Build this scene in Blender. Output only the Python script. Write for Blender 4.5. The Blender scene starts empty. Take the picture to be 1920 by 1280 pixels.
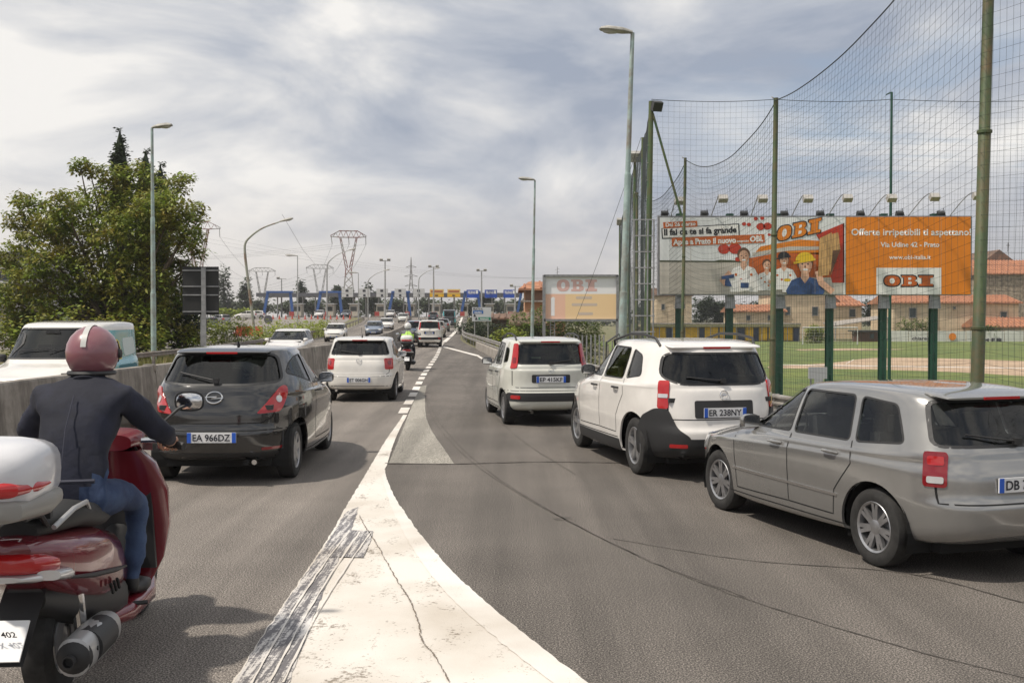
import bpy, bmesh, math, random
from mathutils import Vector, Matrix, noise
from mathutils.bvhtree import BVHTree
from mathutils.geometry import delaunay_2d_cdt
random.seed(7)
R = math.radians
sc = bpy.context.scene
COL = sc.collection
# ------------------------------------------------------------------ camera
F = 1900.0; CAMZ = 1.9; HOR = 595.0
PITCH = math.atan((640 - HOR) / F)
cam = bpy.data.cameras.new('camera'); cam.sensor_width = 36.0; cam.lens = 36.0 * F / 1920.0
cam.clip_start = 0.05; cam.clip_end = 9000
camo = bpy.data.objects.new('camera', cam); COL.objects.link(camo)
camo.location = (0, 0, CAMZ); camo.rotation_euler = (R(90) - PITCH, 0, 0)
sc.camera = camo
# ------------------------------------------------------------------ light
SUN_EL, SUN_AZ = 59.0, -112.0          # azimuth from +Y towards +X: the sun stands to the left, a little behind
sd = Vector((math.sin(R(SUN_AZ)) * math.cos(R(SUN_EL)), math.cos(R(SUN_AZ)) * math.cos(R(SUN_EL)), math.sin(R(SUN_EL))))
sl = bpy.data.lights.new('sun', 'SUN'); sl.energy = 3.8; sl.angle = R(2.6); sl.color = (1.0, 0.92, 0.81)
so = bpy.data.objects.new('sun', sl); COL.objects.link(so)
so.rotation_euler = (-sd).to_track_quat('-Z', 'Y').to_euler()
world = bpy.data.worlds.new('World'); sc.world = world; world.use_nodes = True
sc.view_settings.view_transform = 'Standard'; sc.view_settings.look = 'None'
sc.view_settings.exposure = 0.1; sc.view_settings.gamma = 1.0
sc.view_settings.use_curve_mapping = False

def make_world():
    nt = world.node_tree; N = nt.nodes; L = nt.links; N.clear()
    out = N.new('ShaderNodeOutputWorld'); bg = N.new('ShaderNodeBackground')
    bg.inputs['Strength'].default_value = 0.1
    L.new(bg.outputs[0], out.inputs[0])
    sky = N.new('ShaderNodeTexSky'); sky.sky_type = 'NISHITA'; sky.sun_disc = False
    sky.sun_elevation = R(SUN_EL); sky.sun_rotation = R(SUN_AZ); sky.air_density = 1.3; sky.dust_density = 2.0
    tc = N.new('ShaderNodeTexCoord'); sep = N.new('ShaderNodeSeparateXYZ'); L.new(tc.outputs['Generated'], sep.inputs[0])
    def math_(op, a, b=None, clamp=False):
        m = N.new('ShaderNodeMath'); m.operation = op; m.use_clamp = clamp
        for i, v in enumerate((a, b)):
            if v is None: continue
            if isinstance(v, (int, float)): m.inputs[i].default_value = v
            else: L.new(v, m.inputs[i])
        return m.outputs[0]
    cmb = N.new('ShaderNodeCombineXYZ'); L.new(sep.outputs[0], cmb.inputs[0]); L.new(math_('MULTIPLY', sep.outputs[1], .6), cmb.inputs[1]); L.new(math_('MULTIPLY', sep.outputs[2], 1.9), cmb.inputs[2])
    def nz(scale, detail, rough, dist, sx=1, sy=1, off=(0, 0, 0), rot=0.0):
        mp = N.new('ShaderNodeMapping'); L.new(cmb.outputs[0], mp.inputs[0])
        mp.inputs['Scale'].default_value = (sx, 1, sy); mp.inputs['Location'].default_value = off; mp.inputs['Rotation'].default_value = (0, rot, 0)
        t = N.new('ShaderNodeTexNoise'); t.inputs['Scale'].default_value = scale; t.inputs['Detail'].default_value = detail
        t.inputs['Roughness'].default_value = rough; t.inputs['Distortion'].default_value = dist
        L.new(mp.outputs[0], t.inputs['Vector']); return t.outputs[0]
    def ramp(v, stops):
        r = N.new('ShaderNodeValToRGB'); L.new(v, r.inputs[0]); e = r.color_ramp.elements
        while len(e) < len(stops): e.new(0.5)
        for i, (p, c) in enumerate(stops): e[i].position = p; e[i].color = (*c, 1)
        return r.outputs[0]
    def mix(f, a, b):
        m = N.new('ShaderNodeMixRGB')
        for s, v in ((0, f), (1, a), (2, b)):
            if isinstance(v, (int, float)): m.inputs[s].default_value = v
            elif isinstance(v, tuple): m.inputs[s].default_value = (*v, 1)
            else: L.new(v, m.inputs[s])
        return m.outputs[0]
    big = nz(2.1, 3, 0.5, 0.25, off=(3.3, 1.9, 0.75), rot=0.6)
    fine = nz(4.6, 9, 0.56, 0.4, 0.9, 1.15, off=(1.2, 5.1, 2.0), rot=-0.6)
    v = math_('ADD', math_('MULTIPLY', big, 0.50), math_('MULTIPLY', fine, 0.50))
    cl = ramp(v, [(0.41, (3.3, 3.75, 4.65)), (0.465, (4.8, 5.1, 5.7)), (0.515, (6.7, 6.75, 6.9)), (0.57, (8.8, 8.6, 8.3))])
    # blue gaps, mostly low on the right
    gap = nz(4.2, 7, 0.6, 0.6, 0.5, 1.7, off=(7.0, 2.4, 0.5), rot=0.25)
    gr = ramp(gap, [(0.47, (0, 0, 0)), (0.60, (1, 1, 1))])
    az = math_('DIVIDE', sep.outputs[0], math_('ADD', math_('ABSOLUTE', sep.outputs[1]), 0.001))
    bias = math_('MULTIPLY', math_('SUBTRACT', az, 0.10), 4.5, True)
    low = math_('SUBTRACT', 1.0, math_('MULTIPLY', math_('SUBTRACT', sep.outputs[2], 0.14), 6.0, True), True)
    gf = math_('MULTIPLY', math_('MULTIPLY', math_('MULTIPLY', gr, bias), low), 0.85)
    blue = mix(0.6, sky.outputs[0], (2.6, 3.9, 5.9))
    c1 = mix(gf, cl, blue)
    hz = math_('SUBTRACT', 1.0, math_('MULTIPLY', sep.outputs[2], 7.5), True)
    hz = math_('MULTIPLY', hz, 0.8)
    c2 = mix(hz, c1, (6.5, 5.95, 5.5))
    # below the horizon: dull ground colour
    below = math_('LESS_THAN', sep.outputs[2], -0.003)
    c3 = mix(below, c2, (1.6, 1.5, 1.4))
    L.new(c3, bg.inputs['Color'])
make_world()

# ------------------------------------------------------------------ helpers
def V(*a): return Vector(a)
def at(px, py, d):
    """the point seen at photo pixel (px,py) standing at distance y=d"""
    u = px - 960; v = 640 - py
    dy = F * math.cos(PITCH) + v * math.sin(PITCH); dz = v * math.cos(PITCH) - F * math.sin(PITCH)
    k = d / dy
    return V(u * k, d, CAMZ + dz * k)
def zroad(y):
    t = min(max((y - 80) / 130.0, 0), 1)
    return 1.95 * t * t * (3 - 2 * t)
def G(px, py, z=0.0):
    u = px - 960; v = 640 - py
    dy = F * math.cos(PITCH) + v * math.sin(PITCH); dz = v * math.cos(PITCH) - F * math.sin(PITCH)
    k = (z - CAMZ) / dz
    return V(u * k, dy * k, z)
def lerp(a, b, t): return a + (b - a) * t
def interp(pts, t):
    if t <= pts[0][0]: return pts[0][1]
    for (a, va), (b, vb) in zip(pts, pts[1:]):
        if t <= b: return va + (vb - va) * (t - a) / (b - a)
    return pts[-1][1]
def smooth(pts, n=6, closed=False):
    """Catmull-Rom through points"""
    out = []; P = [Vector(p) for p in pts]; m = len(P)
    rng = range(m if closed else m - 1)
    for i in rng:
        p1, p2 = P[i], P[(i + 1) % m]
        p0 = P[(i - 1) % m] if closed or i > 0 else p1 * 2 - p2
        p3 = P[(i + 2) % m] if closed or i + 2 < m else p2 * 2 - p1
        for k in range(n):
            t = k / n
            out.append(0.5 * ((2 * p1) + (p2 - p0) * t + (2 * p0 - 5 * p1 + 4 * p2 - p3) * t * t + (3 * p1 - p0 - 3 * p2 + p3) * t ** 3))
    if not closed: out.append(P[-1])
    return out

def tag(o, label=None, cat=None, group=None, kind=None):
    if label: o['label'] = label
    if cat: o['category'] = cat
    if group: o['group'] = group
    if kind: o['kind'] = kind
    return o
def empty(name, loc=(0, 0, 0), rz=0.0, label=None, cat=None, group=None):
    o = bpy.data.objects.new(name, None); o.empty_display_size = 0.3
    o.location = loc; o.rotation_euler = (0, 0, rz); COL.objects.link(o)
    return tag(o, label, cat, group)
def link_mesh(name, me, mats=None, parent=None, kind=None):
    o = bpy.data.objects.new(name, me); COL.objects.link(o)
    if mats is not None:
        for m in (mats if isinstance(mats, (list, tuple)) else [mats]): me.materials.append(m)
    if parent is not None: o.parent = parent
    if kind: o['kind'] = kind
    return o
def kids(o): return [c for c in COL.objects if c.parent == o]
def copy_tree(o, parent=None, first=True):
    c = o.copy(); COL.objects.link(c)
    if parent is not None: c.parent = parent
    for ch in list(o.children): copy_tree(ch, c, False)
    return c

class MB:
    """collects geometry, builds ONE mesh object"""
    def __init__(s): s.v = []; s.f = []; s.m = []; s.mi = 0
    def add(s, vs, fs):
        b = len(s.v); s.v += [tuple(v) for v in vs]
        for f in fs: s.f.append([b + i for i in f]); s.m.append(s.mi)
        return s
    def box(s, c, size, rz=0.0, rx=0.0, ry=0.0, taper=1.0):
        M = Matrix.Rotation(rz, 3, 'Z') @ Matrix.Rotation(rx, 3, 'X') @ Matrix.Rotation(ry, 3, 'Y'); c = Vector(c); vs = []
        for z in (-.5, .5):
            k = taper if z > 0 else 1
            for x, y in ((-.5, -.5), (.5, -.5), (.5, .5), (-.5, .5)):
                vs.append(c + M @ V(x * size[0] * k, y * size[1] * k, z * size[2]))
        return s.add(vs, [(3, 2, 1, 0), (4, 5, 6, 7), (0, 1, 5, 4), (1, 2, 6, 5), (2, 3, 7, 6), (3, 0, 4, 7)])
    def tube(s, path, r, n=8, cap=True):
        P = [Vector(p) for p in path]; m = len(P); rr = r if isinstance(r, (list, tuple)) else [r] * m
        vs = []; fs = []; up = None
        for i, p in enumerate(P):
            t = (P[min(i + 1, m - 1)] - P[max(i - 1, 0)])
            t = t.normalized() if t.length > 1e-9 else V(0, 0, 1)
            if up is None: up = t.orthogonal().normalized()
            up = (up - t * up.dot(t)); up = up.normalized() if up.length > 1e-6 else t.orthogonal().normalized()
            w = t.cross(up)
            for k in range(n):
                a = 2 * math.pi * k / n
                vs.append(p + (up * math.cos(a) + w * math.sin(a)) * rr[i])
        for i in range(m - 1):
            for k in range(n):
                k2 = (k + 1) % n
                fs.append((i * n + k, i * n + k2, (i + 1) * n + k2, (i + 1) * n + k))
        if cap: fs.append(tuple(range(n))[::-1]); fs.append(tuple((m - 1) * n + k for k in range(n)))
        return s.add(vs, fs)
    def lathe(s, prof, n=24, M=None, cap=True):
        """prof: (r, h) list about local Z"""
        vs = []; fs = []; m = len(prof)
        for r, h in prof:
            for k in range(n):
                a = 2 * math.pi * k / n; p = V(r * math.cos(a), r * math.sin(a), h)
                vs.append(M @ p if M else p)
        for i in range(m - 1):
            for k in range(n):
                k2 = (k + 1) % n; fs.append((i * n + k, i * n + k2, (i + 1) * n + k2, (i + 1) * n + k))
        if cap: fs.append(tuple(range(n))[::-1]); fs.append(tuple((m - 1) * n + k for k in range(n)))
        return s.add(vs, fs)
    def prism(s, poly, a, b, fn):
        """poly 2D list, extruded between a and b; fn(u,v,w)->point"""
        n = len(poly); vs = [fn(u, v, a) for u, v in poly] + [fn(u, v, b) for u, v in poly]
        fs = [tuple(range(n))[::-1], tuple(range(n, 2 * n))] + [(i, (i + 1) % n, n + (i + 1) % n, n + i) for i in range(n)]
        return s.add(vs, fs)
    def grid(s, rows, closed=False):
        m = len(rows); n = len(rows[0]); vs = [p for r in rows for p in r]; fs = []
        for i in range(m - 1):
            for k in range(n if closed else n - 1):
                k2 = (k + 1) % n; fs.append((i * n + k, i * n + k2, (i + 1) * n + k2, (i + 1) * n + k))
        return s.add(vs, fs)
    def loft(s, st, n=20):
        """st: (y, zc, hw, hh, e[, xc]) superellipse sections along y"""
        rows = []
        for q in st:
            y, zc, hw, hh, e = q[:5]; xc = q[5] if len(q) > 5 else 0
            row = []
            for k in range(n):
                a = 2 * math.pi * k / n; c, sn = math.cos(a), math.sin(a)
                row.append(V(xc + hw * math.copysign(abs(c) ** (2 / e), c), y, zc + hh * math.copysign(abs(sn) ** (2 / e), sn)))
            rows.append(row)
        b = len(s.v); s.grid(rows, True); m = len(rows)
        s.f.append([b + k for k in range(n)]); s.m.append(s.mi)
        s.f.append([b + (m - 1) * n + k for k in range(n)][::-1]); s.m.append(s.mi)
        return s
    def build(s, name, mats, parent=None, sm=False, kind=None, angle=35, fix=True):
        me = bpy.data.meshes.new(name); me.from_pydata(s.v, [], s.f)
        if fix:
            bm = bmesh.new(); bm.from_mesh(me); bmesh.ops.recalc_face_normals(bm, faces=bm.faces); bm.to_mesh(me); bm.free()
        if any(s.m): me.polygons.foreach_set('material_index', s.m)
        if sm:
            me.polygons.foreach_set('use_smooth', [True] * len(me.polygons)); me.set_sharp_from_angle(angle=R(angle))
        return link_mesh(name, me, mats, parent, kind)

def rot_to(d):
    return Vector(d).to_track_quat('Z', 'Y').to_matrix().to_4x4()

def rpoly(pts, r=0.03, n=4):
    """round the corners of a 2D polygon; a point may carry its own radius"""
    out = []; m = len(pts)
    for i in range(m):
        p = Vector(pts[i][:2]); rr = pts[i][2] if len(pts[i]) > 2 else r
        a = Vector(pts[i - 1][:2]); b = Vector(pts[(i + 1) % m][:2])
        da = (a - p); db = (b - p); la, lb = da.length, db.length
        k = min(rr, la * .48, lb * .48)
        A = p + da / la * k; B = p + db / lb * k
        for j in range(n + 1):
            t = j / n; q = A.lerp(p, t).lerp(p.lerp(B, t), t); out.append((q.x, q.y))
    return out

# ------------------------------------------------------------------ materials
_mats = {}
def P(name, col, rough=0.6, metal=0.0, coat=0.0, var=0.0, vs=4.0, bump=0.0, bs=60.0, col2=None, streak=None, spec=None, dirt=None, island=0.0, lo=0.42, hi=0.6):
    """principled material: base colour varied by noise, optional second colour, grain bump"""
    if name in _mats: return _mats[name]
    m = bpy.data.materials.new(name); m.use_nodes = True; nt = m.node_tree; N = nt.nodes; L = nt.links
    b = N['Principled BSDF']; b.inputs['Roughness'].default_value = rough; b.inputs['Metallic'].default_value = metal
    if coat: b.inputs['Coat Weight'].default_value = coat; b.inputs['Coat Roughness'].default_value = 0.05
    if spec is not None: b.inputs['Specular IOR Level'].default_value = spec
    tc = N.new('ShaderNodeTexCoord'); src = tc.outputs['Object']
    if streak:
        mp = N.new('ShaderNodeMapping'); mp.inputs['Scale'].default_value = streak; L.new(src, mp.inputs[0]); vec = mp.outputs[0]
    else: vec = src
    cur = None
    def rgb(c): return (*c, 1)
    if col2 is not None or var:
        t = N.new('ShaderNodeTexNoise'); t.inputs['Scale'].default_value = vs; t.inputs['Detail'].default_value = 6; t.inputs['Roughness'].default_value = .65
        L.new(vec, t.inputs['Vector'])
        r = N.new('ShaderNodeValToRGB'); L.new(t.outputs[0], r.inputs[0])
        c2 = col2 if col2 is not None else tuple(x * (1 - var) for x in col)
        c1 = col if col2 is not None else tuple(min(1, x * (1 + var)) for x in col)
        r.color_ramp.elements[0].position = lo; r.color_ramp.elements[0].color = rgb(c2)
        r.color_ramp.elements[1].position = hi; r.color_ramp.elements[1].color = rgb(c1)
        cur = r.outputs[0]
    if dirt:
        dcol, damt, dsc = dirt
        t = N.new('ShaderNodeTexNoise'); t.inputs['Scale'].default_value = dsc; t.inputs['Detail'].default_value = 8; t.inputs['Roughness'].default_value = .7
        L.new(src, t.inputs['Vector'])
        r = N.new('ShaderNodeValToRGB'); L.new(t.outputs[0], r.inputs[0]); r.color_ramp.elements[0].position = .45; r.color_ramp.elements[1].position = .75
        mm = N.new('ShaderNodeMath'); mm.operation = 'MULTIPLY'; mm.inputs[1].default_value = damt; L.new(r.outputs[0], mm.inputs[0])
        mx = N.new('ShaderNodeMixRGB'); L.new(mm.outputs[0], mx.inputs[0])
        if cur: L.new(cur, mx.inputs[1])
        else: mx.inputs[1].default_value = rgb(col)
        mx.inputs[2].default_value = rgb(dcol); cur = mx.outputs[0]
    if island:
        g = N.new('ShaderNodeNewGeometry'); h = N.new('ShaderNodeHueSaturation')
        mr = N.new('ShaderNodeMapRange'); mr.inputs[3].default_value = 1 - island; mr.inputs[4].default_value = 1 + island
        L.new(g.outputs['Random Per Island'], mr.inputs[0]); L.new(mr.outputs[0], h.inputs['Value'])
        mr2 = N.new('ShaderNodeMapRange'); mr2.inputs[3].default_value = .5 - island * .06; mr2.inputs[4].default_value = .5 + island * .06
        ml = N.new('ShaderNodeMath'); ml.operation = 'FRACT'; m7 = N.new('ShaderNodeMath'); m7.operation = 'MULTIPLY'; m7.inputs[1].default_value = 7.3
        L.new(g.outputs['Random Per Island'], m7.inputs[0]); L.new(m7.outputs[0], ml.inputs[0]); L.new(ml.outputs[0], mr2.inputs[0]); L.new(mr2.outputs[0], h.inputs['Hue'])
        if cur: L.new(cur, h.inputs['Color'])
        else: h.inputs['Color'].default_value = rgb(col)
        cur = h.outputs[0]
    if cur: L.new(cur, b.inputs['Base Color'])
    else: b.inputs['Base Color'].default_value = rgb(col)
    if bump:
        t = N.new('ShaderNodeTexNoise'); t.inputs['Scale'].default_value = bs; t.inputs['Detail'].default_value = 4
        L.new(src, t.inputs['Vector']); bp = N.new('ShaderNodeBump'); bp.inputs['Strength'].default_value = bump; bp.inputs['Distance'].default_value = 0.01
        L.new(t.outputs[0], bp.inputs['Height']); L.new(bp.outputs[0], b.inputs['Normal'])
    _mats[name] = m; return m

def glass_mat(name, tint=(.45, .5, .48), refl=1.45, rough=0.0):
    m = bpy.data.materials.new(name); m.use_nodes = True; nt = m.node_tree; N = nt.nodes; L = nt.links; N.clear()
    o = N.new('ShaderNodeOutputMaterial'); mx = N.new('ShaderNodeMixShader'); tr = N.new('ShaderNodeBsdfTransparent'); gl = N.new('ShaderNodeBsdfGlossy')
    fr = N.new('ShaderNodeFresnel'); fr.inputs[0].default_value = refl; tr.inputs[0].default_value = (*tint, 1); gl.inputs['Roughness'].default_value = rough
    ad = N.new('ShaderNodeMath'); ad.operation = 'MULTIPLY_ADD'; ad.inputs[1].default_value = 1.0; ad.inputs[2].default_value = 0.02; ad.use_clamp = True
    tc = N.new('ShaderNodeTexCoord'); t = N.new('ShaderNodeTexNoise'); t.inputs['Scale'].default_value = 3.0; t.inputs['Detail'].default_value = 3
    L.new(tc.outputs['Object'], t.inputs[0]); bp = N.new('ShaderNodeBump'); bp.inputs['Strength'].default_value = .05; bp.inputs['Distance'].default_value = .02
    L.new(t.outputs[0], bp.inputs['Height']); L.new(bp.outputs[0], gl.inputs['Normal'])
    L.new(fr.outputs[0], ad.inputs[0]); L.new(ad.outputs[0], mx.inputs[0]); L.new(tr.outputs[0], mx.inputs[1]); L.new(gl.outputs[0], mx.inputs[2]); L.new(mx.outputs[0], o.inputs[0])
    return m

def leaf_mat(name, col, red=None, island=.35):
    m = P(name, col, rough=.55, island=island, col2=red if red else tuple(x * .7 for x in col), vs=.9 if red else .5, lo=.40, hi=.56)
    nt = m.node_tree; N = nt.nodes; L = nt.links; b = N['Principled BSDF']
    tl = N.new('ShaderNodeBsdfTranslucent'); mx = N.new('ShaderNodeMixShader'); mx.inputs[0].default_value = .3
    src = b.inputs['Base Color'].links[0].from_socket; L.new(src, tl.inputs[0])
    L.new(b.outputs[0], mx.inputs[1]); L.new(tl.outputs[0], mx.inputs[2]); L.new(mx.outputs[0], N['Material Output'].inputs[0])
    return m

def asphalt(name, base, dark=.33, lightsp=2.8, patch=(.8, 1.15), tint=(1, .89, .79), gs=95.0):
    m = bpy.data.materials.new(name); m.use_nodes = True; nt = m.node_tree; N = nt.nodes; L = nt.links
    b = N['Principled BSDF']; b.inputs['Roughness'].default_value = .86; b.inputs['Specular IOR Level'].default_value = .35
    tc = N.new('ShaderNodeTexCoord'); ob = tc.outputs['Object']
    def nz(s, d, r, sc_=None):
        t = N.new('ShaderNodeTexNoise'); t.inputs['Scale'].default_value = s; t.inputs['Detail'].default_value = d; t.inputs['Roughness'].default_value = r
        if sc_:
            mp = N.new('ShaderNodeMapping'); mp.inputs['Scale'].default_value = sc_; L.new(ob, mp.inputs[0]); L.new(mp.outputs[0], t.inputs[0])
        else: L.new(ob, t.inputs[0])
        return t.outputs[0]
    def rmp(v, st):
        r = N.new('ShaderNodeValToRGB'); L.new(v, r.inputs[0]); e = r.color_ramp.elements
        while len(e) < len(st): e.new(.5)
        for i, (p, c) in enumerate(st): e[i].position = p; e[i].color = ((c, c, c, 1) if not isinstance(c, tuple) else (*c, 1))
        return r.outputs[0]
    def mul(a, c):
        x = N.new('ShaderNodeMixRGB'); x.blend_type = 'MULTIPLY'; x.inputs[0].default_value = 1; L.new(a, x.inputs[1]); L.new(c, x.inputs[2]); return x.outputs[0]
    grain = rmp(nz(gs, 3, .75), [(.40, tuple(base * dark * t for t in tint)), (.5, tuple(base * .9 * t for t in tint)), (.61, tuple(base * lightsp * t for t in tint))])
    big = rmp(nz(.55, 7, .6), [(.35, patch[0]), (.65, patch[1])])
    lanes = rmp(nz(1.0, 4, .55, (1.6, .07, 1)), [(.36, .74), (.6, 1.12)])
    c = mul(mul(grain, big), lanes)
    vo = N.new('ShaderNodeTexVoronoi'); vo.inputs['Scale'].default_value = 130; L.new(ob, vo.inputs[0])
    sp = rmp(vo.outputs['Distance'], [(.05, 1.6), (.16, 1.0)]); c = mul(c, sp)
    L.new(c, b.inputs['Base Color'])
    bp = N.new('ShaderNodeBump'); bp.inputs['Strength'].default_value = .07; bp.inputs['Distance'].default_value = .004
    L.new(nz(150, 3, .7), bp.inputs['Height']); L.new(bp.outputs[0], b.inputs['Normal'])
    return m

def paint_mat(name, white, under, wear=.5, streak=(8, .5, 1), sc_=3.0, grain=70, width=.1, gk=.45):
    """road paint worn through to the asphalt"""
    m = bpy.data.materials.new(name); m.use_nodes = True; nt = m.node_tree; N = nt.nodes; L = nt.links
    b = N['Principled BSDF']; b.inputs['Roughness'].default_value = .75
    tc = N.new('ShaderNodeTexCoord'); ob = tc.outputs['Object']
    mp = N.new('ShaderNodeMapping'); mp.inputs['Scale'].default_value = streak; mp.inputs['Rotation'].default_value = (0, 0, R(4)); L.new(ob, mp.inputs[0])
    t1 = N.new('ShaderNodeTexNoise'); t1.inputs['Scale'].default_value = sc_; t1.inputs['Detail'].default_value = 9; t1.inputs['Roughness'].default_value = .7; L.new(mp.outputs[0], t1.inputs[0])
    t2 = N.new('ShaderNodeTexNoise'); t2.inputs['Scale'].default_value = grain; t2.inputs['Detail'].default_value = 3; t2.inputs['Roughness'].default_value = .7; L.new(ob, t2.inputs[0])
    ad = N.new('ShaderNodeMath'); ad.operation = 'MULTIPLY_ADD'; ad.inputs[1].default_value = gk; L.new(t2.outputs[0], ad.inputs[0]); L.new(t1.outputs[0], ad.inputs[2])
    r = N.new('ShaderNodeValToRGB'); L.new(ad.outputs[0], r.inputs[0])
    r.color_ramp.elements[0].position = wear - width; r.color_ramp.elements[0].color = (*under, 1)
    r.color_ramp.elements[1].position = wear + width * .5; r.color_ramp.elements[1].color = (*white, 1)
    t3 = N.new('ShaderNodeTexNoise'); t3.inputs['Scale'].default_value = .9; t3.inputs['Detail'].default_value = 5; L.new(ob, t3.inputs[0])
    r3 = N.new('ShaderNodeValToRGB'); L.new(t3.outputs[0], r3.inputs[0]); r3.color_ramp.elements[0].position = .3; r3.color_ramp.elements[0].color = (.70, .66, .61, 1); r3.color_ramp.elements[1].position = .6; r3.color_ramp.elements[1].color = (1, 1, 1, 1)
    mx = N.new('ShaderNodeMixRGB'); mx.blend_type = 'MULTIPLY'; mx.inputs[0].default_value = 1; L.new(r.outputs[0], mx.inputs[1]); L.new(r3.outputs[0], mx.inputs[2])
    L.new(mx.outputs[0], b.inputs['Base Color'])
    bp = N.new('ShaderNodeBump'); bp.inputs['Strength'].default_value = .35; bp.inputs['Distance'].default_value = .006; L.new(t2.outputs[0], bp.inputs['Height']); L.new(bp.outputs[0], b.inputs['Normal'])
    return m

M_glass = glass_mat('car_glass', (.42, .46, .43)); M_glassclear = glass_mat('car_glass_clear', (.80, .83, .80)); M_glassdark = glass_mat('car_glass_dark', (.16, .18, .17))
M_plas = P('black_plastic', (.022, .022, .023), .55, bump=.1, bs=200)
M_rub = P('tyre_rubber', (.025, .024, .023), .85, var=.25, vs=12)
M_rim = P('alloy', (.42, .42, .43), .35, .85, var=.12, vs=6)
M_gap = P('panel_gap', (.008, .008, .008), .9)
M_int = P('cabin_trim', (.04, .04, .042), .85, var=.2, vs=9)
M_tail = P('tail_lamp_red', (.42, .012, .014), .12, coat=.8)
M_taild = P('tail_lamp_dark_red', (.2, .008, .012), .15, coat=.8)
M_lampw = P('lamp_clear', (.62, .62, .62), .12, .3, coat=.8)
M_chrome = P('chrome', (.7, .7, .7), .12, 1.0)
M_galv = P('galvanised_steel', (.34, .325, .30), .5, .55, var=.25, vs=5, dirt=((.2, .13, .08), .55, 3.0))
M_platew = P('plate_white', (.72, .72, .72), .4)
M_blue = P('plate_blue', (.02, .1, .5), .4)
M_ink = P('ink_black', (.02, .02, .03), .6)
M_skin = P('skin', (.42, .23, .155), .55)
M_steel = P('grey_steel', (.3, .3, .31), .5, .4, var=.15)
M_white = P('white_print', (.8, .8, .78), .5)
# ------------------------------------------------------------------ text
def text_mesh(parts, name, s, org, U, W, height, mat, parent, bold=0.0, width=None, align='L', depth=0.0):
    cu = bpy.data.curves.new('t', 'FONT'); cu.body = s; cu.size = 1.0; cu.offset = bold; cu.extrude = 0; cu.resolution_u = 3
    o = bpy.data.objects.new('t', cu); COL.objects.link(o)
    dg = bpy.context.evaluated_depsgraph_get(); me = bpy.data.meshes.new_from_object(o.evaluated_get(dg))
    COL.objects.unlink(o); bpy.data.objects.remove(o)
    xs = [v.co.x for v in me.vertices]; x0, x1 = min(xs), max(xs)
    k = height / 0.7; kx = k if width is None else width / (x1 - x0)
    off = {'L': -x0, 'C': -(x0 + x1) / 2, 'R': -x1}[align]
    org = Vector(org); U = Vector(U); W = Vector(W)
    for v in me.vertices: v.co = org + U * ((v.co.x + off) * kx) + W * (v.co.y * k)
    me.name = name
    return link_mesh(name, me, mat, parent)

# ------------------------------------------------------------------ cars
def ring_pts(yr, yf, w, zr, zm, zf, nr, nf, M=84, xo=0):
    """plan outline, from rear centre round the right side to the front centre and back"""
    hl = (yf - yr) / 2; yc = (yf + yr) / 2; q = M // 4
    def quad(n, sgn):
        D = [];
        for i in range(201):
            a = math.pi / 2 * i / 200
            D.append((w * math.sin(a) ** (2 / n), hl * math.cos(a) ** (2 / n)))
        ln = [0]
        for i in range(200): ln.append(ln[-1] + math.hypot(D[i + 1][0] - D[i][0], D[i + 1][1] - D[i][1]))
        out = []; j = 0
        for k in range(q):
            t = ln[-1] * k / q
            while ln[j + 1] < t: j += 1
            f = (t - ln[j]) / max(ln[j + 1] - ln[j], 1e-9)
            out.append((lerp(D[j][0], D[j + 1][0], f), lerp(D[j][1], D[j + 1][1], f)))
        return out + [(w, 0.0)]
    rq = quad(nr, -1); fq = quad(nf, 1)
    half = [(x, yc - y) for x, y in rq] + [(x, yc + y) for x, y in fq[::-1][1:]]
    full = half + [(-x, y) for x, y in half[1:-1][::-1]]
    out = []
    for x, y in full:
        t = (y - yr) / max(yf - yr, 1e-6)
        z = zr * (1 - t) * (1 - 2 * t) + zm * 4 * t * (1 - t) + zf * t * (2 * t - 1)
        out.append(V(x, y, z))
    return out

def make_skin(rings, sub=4, M=84):
    P_ = [Vector(r) for r in rings]
    it = smooth_nd(rings, sub)
    rows = [ring_pts(*r, M=M) for r in it]
    b = MB(); b.grid(rows, True)
    n = len(rows[0]); m = len(rows); b.f.append(list(range(n))); b.m.append(0); b.f.append([(m - 1) * n + k for k in range(n)][::-1]); b.m.append(0)
    me = bpy.data.meshes.new('skin'); me.from_pydata(b.v, [], b.f)
    bm = bmesh.new(); bm.from_mesh(me); bmesh.ops.recalc_face_normals(bm, faces=bm.faces); bm.to_mesh(me)
    bvh = BVHTree.FromBMesh(bm); bm.free()
    return me, bvh
def smooth_nd(P_, n):
    out = []; m = len(P_)
    for i in range(m - 1):
        p1, p2 = P_[i], P_[i + 1]; p0 = P_[i - 1] if i else p1; p3 = P_[i + 2] if i + 2 < m else p2
        for k in range(n):
            t = k / n; row = []
            for a, b, c, d in zip(p0, p1, p2, p3):
                # monotone limited tangents keep creases calm
                m1 = (c - a) / 2; m2 = (d - b) / 2; dd = c - b
                if (b - a) * dd <= 0: m1 = 0
                else: m1 = math.copysign(min(abs(m1), 2.2 * abs(dd), 2.2 * abs(b - a)), dd)
                if (d - c) * dd <= 0: m2 = 0
                else: m2 = math.copysign(min(abs(m2), 2.2 * abs(dd), 2.2 * abs(d - c)), dd)
                h = (2 * t ** 3 - 3 * t * t + 1) * b + (t ** 3 - 2 * t * t + t) * m1 + (-2 * t ** 3 + 3 * t * t) * c + (t ** 3 - t * t) * m2
                row.append(h)
            out.append(tuple(row))
    out.append(tuple(P_[-1])); return out

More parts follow.
